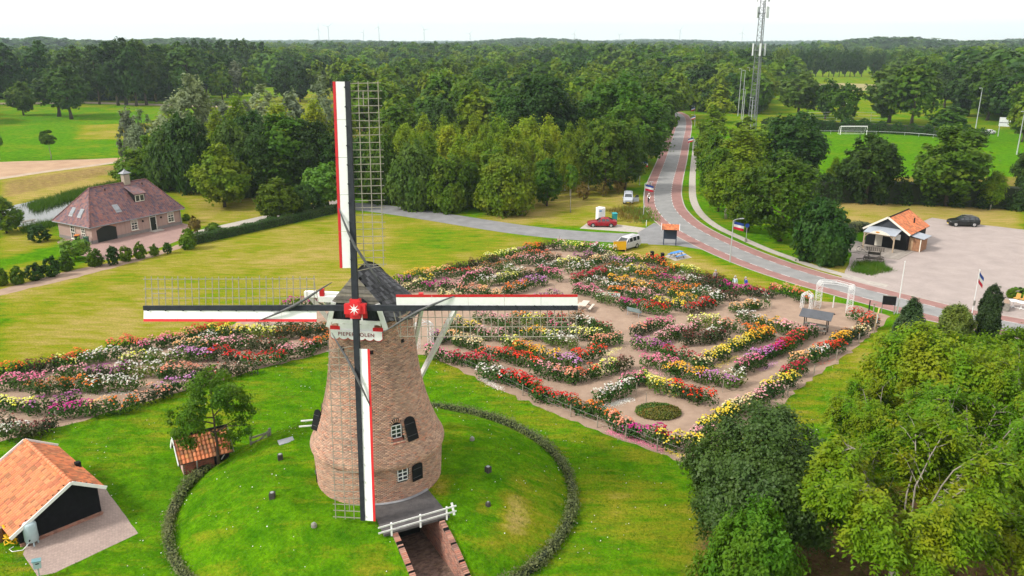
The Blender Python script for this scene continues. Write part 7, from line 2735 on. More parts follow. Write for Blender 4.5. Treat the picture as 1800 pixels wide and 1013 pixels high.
# ================================================================== PEOPLE AND BICYCLES
SKIN = pm('skin', (.55, .33, .24), (.5, .29, .21), scale=5, rough=.6)
def cloth(n, c):
    return pm(n, c, tuple(x * .8 for x in c), scale=6, rough=.9)
def person(label, loc, rz, joints, top, legs, hair, shoes=None, helmet=None, helm_mat=None):
    """one continuous skinned body from a posed skeleton; clothing is split by region"""
    t = thing('person', label, 'person', loc, rz)
    J = {k: Vector(v) for k, v in joints.items()}
    order = ['pelvis', 'waist', 'chest', 'neck', 'headlow', 'headtop', 'shL', 'elL', 'wrL', 'haL', 'shR', 'elR', 'wrR', 'haR', 'hipL', 'knL', 'anL', 'toL', 'hipR', 'knR', 'anR', 'toR']
    rad = dict(pelvis=(.15, .11), waist=(.135, .10), chest=(.165, .115), neck=(.055, .055), headlow=(.075, .085), headtop=(.085, .095), shL=(.075, .07), elL=(.045, .045), wrL=(.032, .03), haL=(.04, .022), hipL=(.10, .095), knL=(.06, .06), anL=(.042, .042), toL=(.045, .035))
    ed = [('pelvis', 'waist'), ('waist', 'chest'), ('chest', 'neck'), ('neck', 'headlow'), ('headlow', 'headtop'), ('pelvis', 'hipL'), ('pelvis', 'hipR')]
    for s in 'LR':
        ed += [('chest', 'sh' + s), ('sh' + s, 'el' + s), ('el' + s, 'wr' + s), ('wr' + s, 'ha' + s), ('hip' + s, 'kn' + s), ('kn' + s, 'an' + s), ('an' + s, 'to' + s)]
    me = bpy.data.meshes.new('body')
    me.from_pydata([J[k] for k in order], [(order.index(a), order.index(b)) for a, b in ed], [])
    o = bpy.data.objects.new('tmp', me)
    COL.objects.link(o)
    md = o.modifiers.new('skin', 'SKIN')
    sv = me.skin_vertices[0].data if me.skin_vertices else None
    if sv is None:
        me.skin_vertices.new()
        sv = me.skin_vertices[0].data
    for i, k in enumerate(order):
        r = rad.get(k) or rad[k[:-1] + 'L']
        sv[i].radius = r
        sv[i].use_root = k == 'pelvis'
    md2 = o.modifiers.new('sub', 'SUBSURF')
    md2.levels = md2.render_levels = 1
    dg = bpy.context.evaluated_depsgraph_get()
    bm = bpy.data.meshes.new_from_object(o.evaluated_get(dg))
    bpy.data.objects.remove(o)
    bm.name = 'body'
    bm.materials.clear()
    for m in (SKIN, top, legs, shoes or RUBBER):
        bm.materials.append(m)
    reg = {'pelvis': 2, 'waist': 1, 'chest': 1, 'neck': 0, 'headlow': 0, 'headtop': 0, 'sh': 1, 'el': 1, 'wr': 0, 'ha': 0, 'hip': 2, 'kn': 2, 'an': 2, 'to': 3}
    segs = [(J[a], J[b], a, b) for a, b in ed]
    mi = []
    for p in bm.polygons:
        c = p.center
        best = None
        for a, b, na_, nb_ in segs:
            d = b - a
            tt = max(0, min(1, (c - a).dot(d) / max(1e-9, d.length_squared)))
            ds = (a + d * tt - c).length
            if best is None or ds < best[0]:
                best = (ds, na_ if tt < .5 else nb_)
        k = best[1]
        mi.append(reg.get(k, reg.get(k[:-1], 1)))
    bm.polygons.foreach_set('material_index', mi)
    bm.polygons.foreach_set('use_smooth', [True] * len(bm.polygons))
    link('body', bm, t)
    up = (J['headtop'] - J['headlow']).normalized()
    hc = J['headlow'].lerp(J['headtop'], .75)
    fwd = Vector((1, 0, 0))
    m_ = MB()
    ht = hc + up * .035 - fwd * .012
    for k in range(5):
        th = math.pi * .5 * k / 4
        pass
    m_.lathe(ht, [(.118, -.06), (.122, 0), (.112, .05), (.078, .095), (.02, .12)], 12)
    m_.build('helmet' if helmet else 'hair', helm_mat or hair, t, smooth=True)
    m_ = MB()
    for sy in (-.035, .035):
        m_.box(hc + fwd * .103 + Vector((0, sy, -.02)), (.012, .022, .012))
    m_.box(hc + fwd * .10 + Vector((0, 0, -.10)), (.012, .05, .010))
    m_.build('face', DARK, t)
    m_ = MB()
    m_.slab([hc + fwd * .095 + Vector((0, -.014, -.07)), hc + fwd * .095 + Vector((0, .014, -.07)), hc + fwd * .097 + Vector((0, 0, -.02))], fwd * .03)
    for sy in (-1, 1):
        m_.box(hc + Vector((-.01, sy * .108, -.045)), (.04, .02, .065))
    m_.build('nose_and_ears', SKIN, t)
    m_ = MB()
    for s in 'LR':
        a, b = J['wr' + s], J['ha' + s]
        d = (b - a).normalized()
        sdv = d.cross(Vector((0, 0, 1)))
        sdv = sdv.normalized() if sdv.length > .1 else Vector((0, 1, 0))
        dn = d.cross(sdv)
        for k, ln in enumerate((.070, .080, .075, .06)):
            p = b + sdv * (k - 1.5) * .019
            m_.tube([p - d * .02, p + d * ln * .55, p + d * ln * .85 + dn * ln * .4], [.009, .008, .006], 5)
        p = a.lerp(b, .4) + sdv * (-.03)
        m_.tube([p, p - sdv * .03 + d * .03, p - sdv * .028 + d * .065], [.011, .010, .007], 5)
    m_.build('fingers', SKIN, t)
    return t
def stand(lean=0.0, arms='down'):
    j = dict(pelvis=(0, 0, .95), waist=(.01, 0, 1.10), chest=(.02 + lean * .5, 0, 1.36), neck=(.03 + lean, 0, 1.50), headlow=(.05 + lean * 1.3, 0, 1.58), headtop=(.05 + lean * 1.4, 0, 1.69))
    for s, y in (('L', 1), ('R', -1)):
        j['sh' + s] = (.02 + lean * .6, y * .19, 1.42)
        if arms == 'down':
            j['el' + s], j['wr' + s], j['ha' + s] = (-.0, y * .25, 1.14), (.08, y * .26, .90), (.10, y * .25, .82)
        else:
            j['el' + s], j['wr' + s], j['ha' + s] = (.08, y * .24, 1.15), (.30, y * .12, 1.20), (.37, y * .08, 1.22)
        j['hip' + s], j['kn' + s], j['an' + s], j['to' + s] = (0, y * .09, .90), (.03 * y, y * .10, .48), (.02 * y, y * .10, .08), (.17 + .02 * y, y * .12, .035)
    return j
def ride(ped=0.0):
    j = dict(pelvis=(-.22, 0, .98), waist=(-.14, 0, 1.12), chest=(.06, 0, 1.34), neck=(.16, 0, 1.45), headlow=(.22, 0, 1.52), headtop=(.24, 0, 1.63))
    for s, y in (('L', 1), ('R', -1)):
        up = .11 if (s == 'L') == (ped == 0) else -.11
        j['sh' + s], j['el' + s], j['wr' + s], j['ha' + s] = (.08, y * .19, 1.38), (.27, y * .25, 1.16), (.47, y * .25, 1.03), (.54, y * .25, 1.02)
        j['hip' + s], j['kn' + s], j['an' + s], j['to' + s] = (-.20, y * .09, .94), (.16, y * .11, .68 + up), (.02, y * .12, .36 + up), (.16, y * .13, .30 + up)
    return j
def bicycle(label, loc, rz, col=None, name='bicycle', lean=0.0):
    col = col or pm('bike_black', (.03, .03, .035), rough=.4)
    t = thing(name, label, 'bicycle', loc, rz)
    t.rotation_euler = (lean, 0, rz)
    for x in (-.53, .55):
        m_ = MB()
        pts = [(x + .335 * math.cos(a), 0, .345 + .335 * math.sin(a)) for a in np.linspace(0, 2 * math.pi, 21)]
        m_.tube(pts, .02, 6, cap=False)
        wh = m_.build('wheel', RUBBER, t)
        m_ = MB()
        for k in range(10):
            a = k * math.pi / 5
            m_.tube([(x, 0, .345), (x + .325 * math.cos(a), 0, .345 + .325 * math.sin(a))], .004, 3)
        m_.tube([(x, -.05, .345), (x, .05, .345)], .025, 6)
        m_.build('spokes', CHROME, wh)
    m_ = MB()
    for a, b in (((-.53, 0, .345), (-.02, 0, .30)), ((-.53, 0, .345), (-.2, 0, .82)), ((-.02, 0, .30), (-.22, 0, .86)), ((-.02, 0, .30), (.38, 0, .80)), ((-.19, 0, .76), (.36, 0, .86)), ((.36, 0, .92), (.42, 0, .72)), ((.42, 0, .72), (.55, 0, .345))):
        m_.tube([a, b], .018, 6)
    m_.build('frame', col, t)
    MB().tube([(.36, 0, .92), (.36, 0, 1.0), (.42, -.12, 1.02), (.40, -.28, 1.0)], .013, 6).build('handlebar', CHROME, t)
    MB().tube([(.36, 0, 1.0), (.42, .12, 1.02), (.40, .28, 1.0)], .013, 6).build('handlebar', CHROME, t)
    m_ = MB()
    m_.slab([(-.36, -.09, .88), (-.36, .09, .88), (-.1, .02, .90), (-.1, -.02, .90)], (0, 0, .05))
    m_.build('saddle', RUBBER, t)
    for s in (-1, 1):
        MB().beam((-.02, s * .06, .30), (-.02 + .12 * s, s * .06, .30 - .1 * s), .02).build('crank', CHROME, t)
        MB().box((-.02 + .12 * s, s * .12, .30 - .1 * s), (.1, .1, .025)).build('pedal', RUBBER, t)
    MB().box((-.62, 0, .72), (.32, .13, .02)).build('rack', col, t)
    return t
WH_SH, BLU, LBL = cloth('white_shirt', (.75, .75, .74)), cloth('blue_jacket', (.03, .09, .42)), cloth('pale_blue_jacket', (.55, .66, .74))
NAVY, BEIGE, GREYT = cloth('navy_trousers', (.03, .035, .06)), cloth('beige_trousers', (.4, .33, .24)), cloth('grey_top', (.42, .36, .38))
GHAIR, BHAIR = pm('grey_hair', (.4, .39, .37), rough=.8), pm('brown_hair', (.09, .055, .035), rough=.8)
for px, py, lab, ped, top in ((1140, 357, 'cyclist in white top and helmet, the nearer one on the red cycle lane', 0, WH_SH), (1142, 335, 'cyclist in white and dark shorts, the farther one partly behind the flag', 1, WH_SH)):
    g_ = G(px, py)
    h_ = R(-96)
    person(lab, tuple(g_ + Vector((0, 0, .02))), h_, ride(ped), top, NAVY, BHAIR, helmet=True, helm_mat=WHITE)
    bicycle('dark bicycle ridden by the ' + ('nearer' if ped == 0 else 'farther') + ' cyclist on the red lane', tuple(g_ + Vector((0, 0, .018))), h_)
for px, py, lab, top, leg, hair, rz_, lean in ((1310, 513, 'visitor in a bright blue jacket among maroon and magenta dahlias', BLU, NAVY, GHAIR, 200, .05), (1291, 511, 'visitor in a pale blue jacket left of the one in bright blue', LBL, BEIGE, GHAIR, 230, .02), (1256, 500, 'visitor with light hair and a grey top, alone among the maroon dahlias', GREYT, NAVY, GHAIR, 280, .0)):
    person(lab, tuple(G(px, py)), R(rz_), stand(lean), top, leg, hair)
g_ = G(1517, 444)
bicycle('bicycle parked on its stand on the plank terrace', tuple(g_ + Vector((0, 0, .06))), krz + R(8), lean=R(6))

# ================================================================== STREET FURNITURE AND GARDEN FURNITURE
FLAGR, FLAGW, FLAGB = pm('flag_red', (.62, .015, .045), rough=.8), pm('flag_white', (.8, .8, .8), rough=.8), pm('flag_blue', (.02, .06, .30), rough=.8)
POLEW = pm('pole_white', (.72, .73, .73), (.64, .65, .66), scale=2, rough=.4)
GALV = pm('galvanised', (.48, .50, .51), (.40, .42, .43), scale=2, rough=.45, metal=.3)
def flag_cloth(parent, p, w_, h, rz, droop=.0, wave=.12):
    """three striped cloth panels waving from the point p (upper hoist corner)"""
    dv = Vector((math.cos(rz), math.sin(rz), 0))
    nv = Vector((-dv.y, dv.x, 0))
    for k, m in enumerate((FLAGB, FLAGW, FLAGR)):
        vs, fs = [], []
        n = 10
        for i in range(n + 1):
            u = i / n
            off = nv * wave * math.sin(u * 6.0 + .4) * u
            for z in (k / 3, (k + 1) / 3):
                vs.append(Vector(p) + dv * (u * w_ * (1 - droop * .3)) + off + Vector((0, 0, -z * h - droop * u * w_)))
        for i in range(n):
            fs.append((2 * i, 2 * i + 1, 2 * i + 3, 2 * i + 2))
        off = len(vs)
        vs2 = [v + nv * .012 for v in vs]
        fs2 = [tuple(off + q for q in reversed(f)) for f in fs]
        MB().add(vs + vs2, fs + fs2).build('flag_stripe', m, parent, smooth=True)
def lamp_with_flag(label, bx, by, top, frz=20, arm=None):
    b = G(bx, by)
    h = HT(bx, by, top)
    t = thing('street_lamp', label, 'street lamp', tuple(b), 0, 'street lamps with flags along the road')
    MB().tube([(0, 0, 0), (0, 0, h * .55), (0, 0, h)], [.085, .065, .05], 8).build('pole', GALV, t)
    a = R(frz)
    MB().tube([(0, 0, h), (.35 * math.cos(a), .35 * math.sin(a), h + .14), (.9 * math.cos(a), .9 * math.sin(a), h + .2)], .035, 6).build('arm', GALV, t)
    MB().box((1.15 * math.cos(a), 1.15 * math.sin(a), h + .2), (.55, .2, .1), rz=a).build('lamp_head', GALV, t)
    fl_ = thing('flag', 'blue white and red striped flag flying from ' + label.split(' with')[0], 'flag', (b.x, b.y, 0), 0, 'blue white and red flags')
    MB().tube([(.06, 0, h - .55), (.06 + .16 * math.cos(a), .16 * math.sin(a), h - .02)], .015, 5).build('staff', POLEW, fl_)
    flag_cloth(fl_, (.10, 0, h - .1), 1.55, 1.0, a, .25)
    return t
lamp_with_flag('lamp post beside the road bend with a large flag', 1283, 461, 388, 12)
lamp_with_flag('lamp post at the lane mouth with a flag over the cyclists', 1131, 380, 323, 15)
lamp_with_flag('lamp post at the wood corner with a flag', 1124, 326, 281, 10)
lamp_with_flag('lamp post on the far verge with a flag above the footpath', 1217, 267, 241, 185)
lamp_with_flag('lamp post by the far road bend with a flag', 1221, 222, 203, 190)
lamp_with_flag('lamp post where the road vanishes with a flag', 1220, 212, 188, 190)
# slanted flag by the yew, bare white flagpole
b = G(1707, 560)
h = HT(1707, 560, 476)
t = thing('flagpole', 'thin white pole with a flag beside the columnar yew', 'flagpole', tuple(b))
MB().tube([(0, 0, 0), (0, 0, h)], [.05, .03], 8).build('pole', POLEW, t)
MB().lathe((0, 0, h), [(.02, 0), (.07, .04), (.07, .08), (.01, .14)], 8).build('finial', POLEW, t)
MB().box((0, -.08, 1.7), (.22, .05, .55)).build('board', GREYW, t)
fl_ = thing('flag', 'drooping blue white and red flag on the pole beside the yew', 'flag', tuple(b), 0, 'blue white and red flags')
flag_cloth(fl_, (.05, 0, h - .1), 1.25, 1.1, R(30), .75, .08)
b = G(1577, 552)
t = thing('flagpole', 'bare white flagpole at the garden entrance beside the conical conifer', 'flagpole', tuple(b))
h = HT(1577, 552, 461)
MB().tube([(0, 0, 0), (0, 0, h)], [.06, .035], 10).build('pole', POLEW, t)
MB().lathe((0, 0, h), [(.02, 0), (.06, .03), (.06, .08), (.01, .12)], 8).build('finial', POLEW, t)
MB().beam((-.35, -.1, 0), (-.05, 0, .9), .06).build('brace', POLEW, t)

def wrought_arch(label, p0, p1, h, dep=.7, name='rose_arch', wd=.55):
    """white iron arch of two lattice piers and a pitched lattice top"""
    P0, P1 = Vector(p0), Vector(p1)
    t = thing(name, label, 'garden arch', tuple(P0))
    d = (P1 - P0)
    W_ = d.length
    d.normalize()
    nv = Vector((-d.y, d.x, 0))
    zs = h - .55
    def Q(u, v, z):
        return d * u + nv * v + Vector((0, 0, z))
    for u0 in (0, W_ - wd):
        m_ = MB()
        for u in (u0, u0 + wd):
            for v in (-dep / 2, dep / 2):
                m_.tube([Q(u, v, 0), Q(u, v, zs)], .022, 5)
        k = 0
        z = .1
        while z < zs - .2:
            for v in (-dep / 2, dep / 2):
                m_.tube([Q(u0, v, z), Q(u0 + wd, v, z + .32)] if k % 2 else [Q(u0 + wd, v, z), Q(u0, v, z + .32)], .013, 4)
            m_.tube([Q(u0, -dep / 2, z), Q(u0, dep / 2, z + .32)] if k % 2 else [Q(u0, dep / 2, z), Q(u0, -dep / 2, z + .32)], .013, 4)
            m_.tube([Q(u0 + wd, -dep / 2, z), Q(u0 + wd, dep / 2, z)], .011, 4)
            c = [Q(u0 + wd / 2 + .16 * math.cos(a), -dep / 2, z + .16 + .16 * math.sin(a)) for a in np.linspace(0, 2 * math.pi, 11)]
            m_.tube(c, .010, 4, cap=False)
            z += .34
            k += 1
        m_.build('pier', POLEW, t)
    m_ = MB()
    def curve(inset, zt, rise):
        pts = []
        for a in np.linspace(0, 1, 7):
            pts.append((inset + .25 * (1 - math.cos(a * math.pi / 2)), zt + .3 * math.sin(a * math.pi / 2)))
        pts.append((W_ / 2, zt + .3 + rise))
        pts += [(W_ - u, z) for u, z in reversed(pts[:-1])]
        return pts
    for v in (-dep / 2, dep / 2):
        o_ = [Q(u, v, z) for u, z in curve(0, zs, .22)]
        i_ = [Q(u, v, z) for u, z in curve(wd * .75, zs - .15, .10)]
        m_.tube(o_, .022, 5)
        m_.tube(i_, .018, 5)
        for k in range(len(o_) - 1):
            m_.tube([o_[k], i_[min(k + 1, len(i_) - 1)]], .010, 4)
            m_.tube([i_[k], o_[min(k + 1, len(o_) - 1)]], .010, 4)
    for u, z in curve(0, zs, .22):
        m_.tube([Q(u, -dep / 2, z), Q(u, dep / 2, z)], .012, 4)
    m_.build('lattice_top', POLEW, t)
    return t
a, b = G(1432, 540), G(1497, 550)
wrought_arch('large white wrought iron rose arch at the garden entrance', a, b, 3.25, .8)
a, b = G(1408, 541), G(1426, 545)
wrought_arch('small white iron arch frame close to the large rose arch', a, b, 2.0, .5, wd=.18)
a, b = G(731, 612), G(760, 606)
wrought_arch('white iron arch beside the mill tower behind the tail strut', a, b, 2.6, .7, wd=.3)
# rainbow plaque, white marker posts
g_ = G(1421, 540)
t = thing('pennant', 'small rainbow striped pennant on a stake by the rose arch', 'pennant', tuple(g_))
MB().tube([(0, 0, 0), (0, 0, 1.25)], .03, 6).build('stake', SKIN, t)
for k, c in enumerate(((.25, .4, .75), (.75, .75, .78), (.7, .35, .05), (.5, .05, .2))):
    MB().box((.1, 0, 1.28 - k * .11), (.5, .03, .11), rz=R(-15)).build('stripe', pm('pennant_' + str(k), c, rough=.8), t)
def plain_post(label, px, py, h, mat, name, r=.06):
    g_ = G(px, py)
    t = thing(name, label, 'post', tuple(g_))
    MB().tube([(0, 0, 0), (0, 0, h)], [r, r], 8).build('shaft', mat, t)
    MB().lathe((0, 0, h), [(r * 1.1, 0), (r * 1.1, .03), (r * .4, .07)], 8).build('top', mat, t)
    return t
plain_post('white marker post in the middle of the garden entrance', 1464, 541, 1.2, POLEW, 'marker_post')
plain_post('black post by the red dahlias at the entrance', 1527, 548, 1.2, BLACK, 'iron_post')
t = plain_post('short brown post with a flat top between red dahlias and black sign', 1535, 550, .95, POSTW, 'hand_pump')
MB().box((.05, 0, 1.0), (.42, .12, .08)).build('cross_top', POSTW, t)
plain_post('thin white marker on the verge at the lane mouth', 1136, 398, .9, POLEW, 'marker_post', .05)
# roofed picnic table
g_ = G(1433, 583)
t = thing('picnic_shelter', 'dark roofed picnic table on four posts before the rose arch', 'picnic table', tuple(g_), R(-32))
SL = pm('slate_sheet', (.065, .07, .08), (.09, .095, .11), scale=2, rough=.5)
DKW = pm('dark_timber', (.06, .05, .045), (.09, .075, .06), scale=4, rough=.85)
for sx in (-1.05, 1.05):
    for sy in (-.45, .45):
        MB().beam((sx, sy, 0), (sx, sy, 1.72 + (.0 if sy < 0 else 0)), .09).build('post', DKW, t)
MB().slab([(-1.5, -1.0, 1.62), (1.5, -1.0, 1.62), (1.5, .15, 2.12), (-1.5, .15, 2.12)], (0, 0, .05)).build('roof_panel', SL, t)
MB().slab([(1.5, 1.1, 1.66), (-1.5, 1.1, 1.66), (-1.5, .16, 2.12), (1.5, .16, 2.12)], (0, 0, .05)).build('roof_panel', SL, t)
MB().box((-.0, -.1, .74), (2.3, .75, .06)).build('table_top', GREYW, t)
for sy in (-.72, .62):
    MB().box((0, sy, .44), (2.2, .28, .05)).build('seat', GREYW, t)
for sx in (-.8, .8):
    MB().beam((sx, -.75, .38), (sx, .65, .38), .07).build('crossbar', DKW, t)
    MB().beam((sx, -.5, 0), (sx, -.1, .72), .07).build('leg', DKW, t)
    MB().beam((sx, .4, 0), (sx, -.1, .72), .07).build('leg', DKW, t)
def picnic(label, px, py, rz, m):
    g_ = G(px, py)
    t = thing('picnic_table', label, 'picnic table', tuple(g_ + Vector((0, 0, .01))), rz)
    for i in range(4):
        MB().box((0, -.27 + i * .18, .74), (1.9, .165, .045)).build('plank', m, t)
    for sy in (-.78, .66):
        MB().box((0, sy, .45), (1.9, .26, .045)).build('seat', m, t)
    for sx in (-.65, .65):
        MB().beam((sx, -.85, .41), (sx, .74, .41), .06).build('crossbar', DKW if 'blue' in label else GREYW, t)
        MB().beam((sx, -.75, 0), (sx, -.15, .72), .08, .05).build('leg', DKW if 'blue' in label else GREYW, t)
        MB().beam((sx, .65, 0), (sx, .05, .72), .08, .05).build('leg', DKW if 'blue' in label else GREYW, t)
    return t
picnic('bright blue picnic table on a grey pad by the road', 1189, 453, R(38), pm('blue_plastic', (.05, .24, .62), (.045, .21, .56), scale=4, rough=.5))
picnic('pale weathered picnic table at the tip of the right sail', 1027, 545, R(70), pm('pale_wood', (.6, .54, .46), (.5, .45, .38), scale=4, rough=.8))
picnic('grey picnic table at the pond fence left of the farmhouse', 52, 396, R(58), GREYW)
# bench
g_ = G(1115, 555)
t = thing('garden_bench', 'grey green slatted garden bench before the red dahlias', 'bench', tuple(g_), R(142))
BG_ = pm('bench_green', (.20, .27, .27), (.15, .2, .21), scale=4, rough=.6)
for i in range(4):
    MB().box((0, -.2 + i * .115, .45), (1.5, .095, .035)).build('slat', BG_, t)
for i in range(3):
    MB().box((0, .26 + i * .03, .58 + i * .14), (1.5, .03, .11)).build('slat', BG_, t)
for sx in (-.65, .65):
    MB().tube([(sx, -.22, 0), (sx, -.2, .45), (sx, -.2, .62), (sx, .25, .64)], .03, 6).build('frame', LEAD, t)
    MB().tube([(sx, .3, 0), (sx, .22, .42), (sx, .34, .95)], .03, 6).build('leg', LEAD, t)
# notice boards and signs
def two_post_sign(label, px, py, w_, h, z0, rz, face, post, name='sign_board', roof=False):
    g_ = G(px, py)
    t = thing(name, label, 'sign', tuple(g_), rz)
    MB().box((0, 0, z0 + h / 2), (w_, .05, h)).build('panel', face, t)
    for sx in (-1, 1):
        MB().beam((sx * (w_ / 2 - .05), .06, 0), (sx * (w_ / 2 - .05), .06, z0 + h + .04), .08).build('post', post, t)
    MB().box((0, .0, z0 + h + .03), (w_ + .08, .1, .05)).build('top_rail', post, t)
    return t
LATHP = pm('raw_pine', (.55, .38, .18), (.48, .32, .15), scale=4, rough=.8)
two_post_sign('white sloping notice board on two wooden legs in front of the lemon dahlias', 1080, 533, 1.15, .42, .75, R(-12), WHITE, LATHP, 'notice_board')
two_post_sign('big pale grey information board on pine posts at the garden corner', 1540, 578, 1.7, 1.0, .85, R(62), pm('pale_board', (.6, .63, .68), (.56, .59, .64), scale=2, rough=.4), LATHP, 'information_board')
two_post_sign('black sign board on posts beside the road near the white flagpole', 1560, 552, 1.3, .95, 1.0, R(-18), BLACK, GREYW, 'black_sign')
two_post_sign('large plain yellow sign board in front of the silver van', 1089, 449, 1.75, 1.15, .75, R(8), pm('yellow_sign', (.78, .42, .01), (.72, .38, .01), scale=3, rough=.5), LATHP, 'yellow_sign')
g_ = G(1177, 430)
t = thing('roofed_notice_board', 'dark blue notice board under a small orange tiled roof at the lane', 'notice board', tuple(g_), R(-12))
NB = pm('blue_black_board2', (.02, .03, .055), (.025, .036, .065), scale=3, rough=.5)
MB().box((0, 0, 1.45), (1.75, .10, 1.3)).build('panel', NB, t)
for sx in (-.85, .85):
    MB().beam((sx, 0, 0), (sx, 0, 2.3), .14).build('post', NB, t)
    MB().beam((sx, -.6, 0), (sx, 0, .9), .09).build('brace', NB, t)
    MB().beam((sx, .6, 0), (sx, 0, .9), .09).build('brace', NB, t)
rf = MB()
rf.slab([(-1.2, -.62, 2.2), (1.2, -.62, 2.2), (1.2, 0, 2.85), (-1.2, 0, 2.85)], (0, 0, .04))
rf.slab([(1.2, .62, 2.2), (-1.2, .62, 2.2), (-1.2, 0, 2.85), (1.2, 0, 2.85)], (0, 0, .04))
rfo = rf.build('roof', UNDER, t)
tiles_stuff(tiled((-1.2, -.66, 2.24), (1.2, -.66, 2.24), (-1.2, 0, 2.92), (1.2, 0, 2.92), 5, .24, PALO) + tiled((1.2, .66, 2.24), (-1.2, .66, 2.24), (1.2, 0, 2.92), (-1.2, 0, 2.92), 5, .24, PALO), TILE_O, rfo)
for sx in (-1.24, 1.24):
    for sy in (-1, 1):
        MB().beam((sx, sy * .75, 2.16), (sx, 0, 2.98), .05, .18).build('barge_board', WHITE, rfo)
# bins, cabinet
def bin_(label, px, py, m, w_=.55, h=1.0, lid=None, name='litter_bin', rz=.2):
    t = thing(name, label, 'bin', tuple(G(px, py)), rz)
    MB().slab([(-w_ * .42, -w_ * .42, .06), (w_ * .42, -w_ * .42, .06), (w_ * .42, w_ * .42, .06), (-w_ * .42, w_ * .42, .06)], (0, 0, h * .25)).slab([(-w_ * .45, -w_ * .45, h * .3), (w_ * .45, -w_ * .45, h * .3), (w_ * .45, w_ * .45, h * .3), (-w_ * .45, w_ * .45, h * .3)], (0, 0, h * .62)).build('bin_body', m, t)
    MB().slab([(-w_ * .52, -w_ * .55, h * .93), (w_ * .52, -w_ * .55, h * .93), (w_ * .52, w_ * .5, h * 1.0), (-w_ * .52, w_ * .5, h * 1.0)], (0, 0, .06)).build('lid', lid or m, t)
    for sx in (-1, 1):
        MB().tube([(sx * w_ * .45, w_ * .3, .1), (sx * w_ * .52, w_ * .3, .1)], .1, 8).build('wheel', RUBBER, t)
    return t
bin_('black litter bin behind the peach dahlias', 1146, 455, BLACK, .42, .95)
bin_('black litter bin behind the scarlet dahlias, the one nearer the blue table', 1164, 458, BLACK, .42, .95)
bin_('wheeled bin with an orange lid at the farmhouse gable', 137, 426, BLACK, .62, 1.05, pm('orange_lid', (.62, .2, .04), rough=.5), 'wheeled_bin')
bin_('dark green wheeled bin at the farmhouse corner', 153, 430, pm('green_bin', (.03, .09, .055), rough=.5), .62, 1.05, None, 'wheeled_bin')
bin_('bright teal bin beside the white cabinet', 1080, 389, pm('teal_bin', (.02, .32, .36), rough=.5), .75, 1.3, None, 'teal_bin')
t = thing('white_cabinet', 'tall white portable toilet cabin behind the red car', 'cabin', tuple(G(1055, 390)), R(14))
MB().box((0, 0, 1.15), (1.15, 1.15, 2.2)).build('cabin_body', WHITE, t)
MB().box((0, -.59, 1.05), (.8, .04, 1.85)).build('door', pm('cabin_door', (.72, .74, .76), rough=.5), t)
MB().lathe((0, 0, 2.25), [(.8, 0), (.78, .06), (.4, .12), (.05, .14)], 4).build('roof', WHITE, t)
MB().slab([(-.2 + .26 * math.cos(k * .7854), -.612, 1.86 + .13 * math.sin(k * .7854)) for k in range(8)], (0, .012, 0)).build('emblem', pm('cabin_blue', (.05, .25, .5), rough=.5), t)
t = thing('road_sign', 'small round blue sign on a pole beside the footpath', 'road sign', tuple(G(1311, 425)), 0)
MB().tube([(0, 0, 0), (0, 0, 2.5)], .035, 6).build('pole', GALV, t)
MB().tube([(0, -.03, 2.35), (0, -.055, 2.35)], [.3, .3], 16).build('disc', FLAGB, t)
MB().box((0, 0, .25), (.3, .3, .5)).build('base', GREYW, t)
# tank, hose, tap post by the barn
t = thing('gas_tank', 'upright pale blue grey tank on legs at the barn front', 'tank', tuple(G(58, 957)), .3)
TK = pm('tank_paint', (.42, .52, .56), (.36, .46, .5), scale=3, rough=.5)
MB().lathe((0, 0, .22), [(.05, -.02), (.28, .02), (.36, .1), (.36, 1.1), (.3, 1.2), (.12, 1.26), (.02, 1.27)], 18).build('vessel', TK, t, smooth=True)
for a in (.4, 2.0, 3.6, 5.2):
    MB().beam((.28 * math.cos(a), .28 * math.sin(a), 0), (.27 * math.cos(a), .27 * math.sin(a), .4), .07).build('leg', TK, t)
MB().cyl((0, -.36, .5), (0, -.46, .5), .04).build('valve', BLACK, t)
MB().lathe((0, 0, 1.47), [(.1, 0), (.1, .05), (.03, .08)], 8).build('cap', LEAD, t)
g_ = G(22, 957)
t = thing('yellow_hose', 'tangled yellow hose hanging by the barn corner', 'hose', tuple(g_))
hp = []
for k in range(70):
    a = k * .55
    r = .26 + .1 * math.sin(k * .9)
    hp.append((r * math.cos(a) * 1.2, r * math.sin(a) * .8, .08 + .5 * abs(math.sin(k * .21)) + .02 * (k % 3)))
MB().tube(hp, .035, 6).build('coil', pm('hose_yellow', (.75, .45, .01), rough=.5), t)
MB().tube([(-.5, .25, 1.1), (-.3, .1, .9), (-.1, 0, .6)], .06, 6).build('hose_end', pm('hose_yellow', (.75, .45, .01), rough=.5), t)
t = thing('white_hose', 'thin white hose looped on the ground between tank and yellow hose', 'hose', tuple(G(36, 966)))
MB().tube([(.55, .3, .7), (.45, .2, .3), (.2, -.1, .03), (-.3, -.25, .03), (-.6, -.05, .03), (-.5, .2, .04)], .022, 6).build('loop', WHITE, t)
t = thing('tap_post', 'grey box on a short post at the corner of the brick yard', 'post', tuple(G(70, 1016)), .5)
MB().tube([(0, 0, 0), (0, 0, .7)], .04, 6).build('post', GALV, t)
MB().box((0, 0, .86), (.36, .26, .42)).build('box', TK, t)
MB().slab([(-.22, -.18, 1.1), (.22, -.18, 1.06), (.22, .18, 1.06), (-.22, .18, 1.1)], (0, 0, .04)).build('lid', pm('teal_lid', (.15, .3, .33), rough=.5), t)
MB().box((.02, -.135, .95), (.16, .02, .06)).build('slot', BLACK, t)
t = thing('water_drum', 'rusty brown drum half visible at the barn corner by the hose', 'drum', tuple(G(2, 950)))
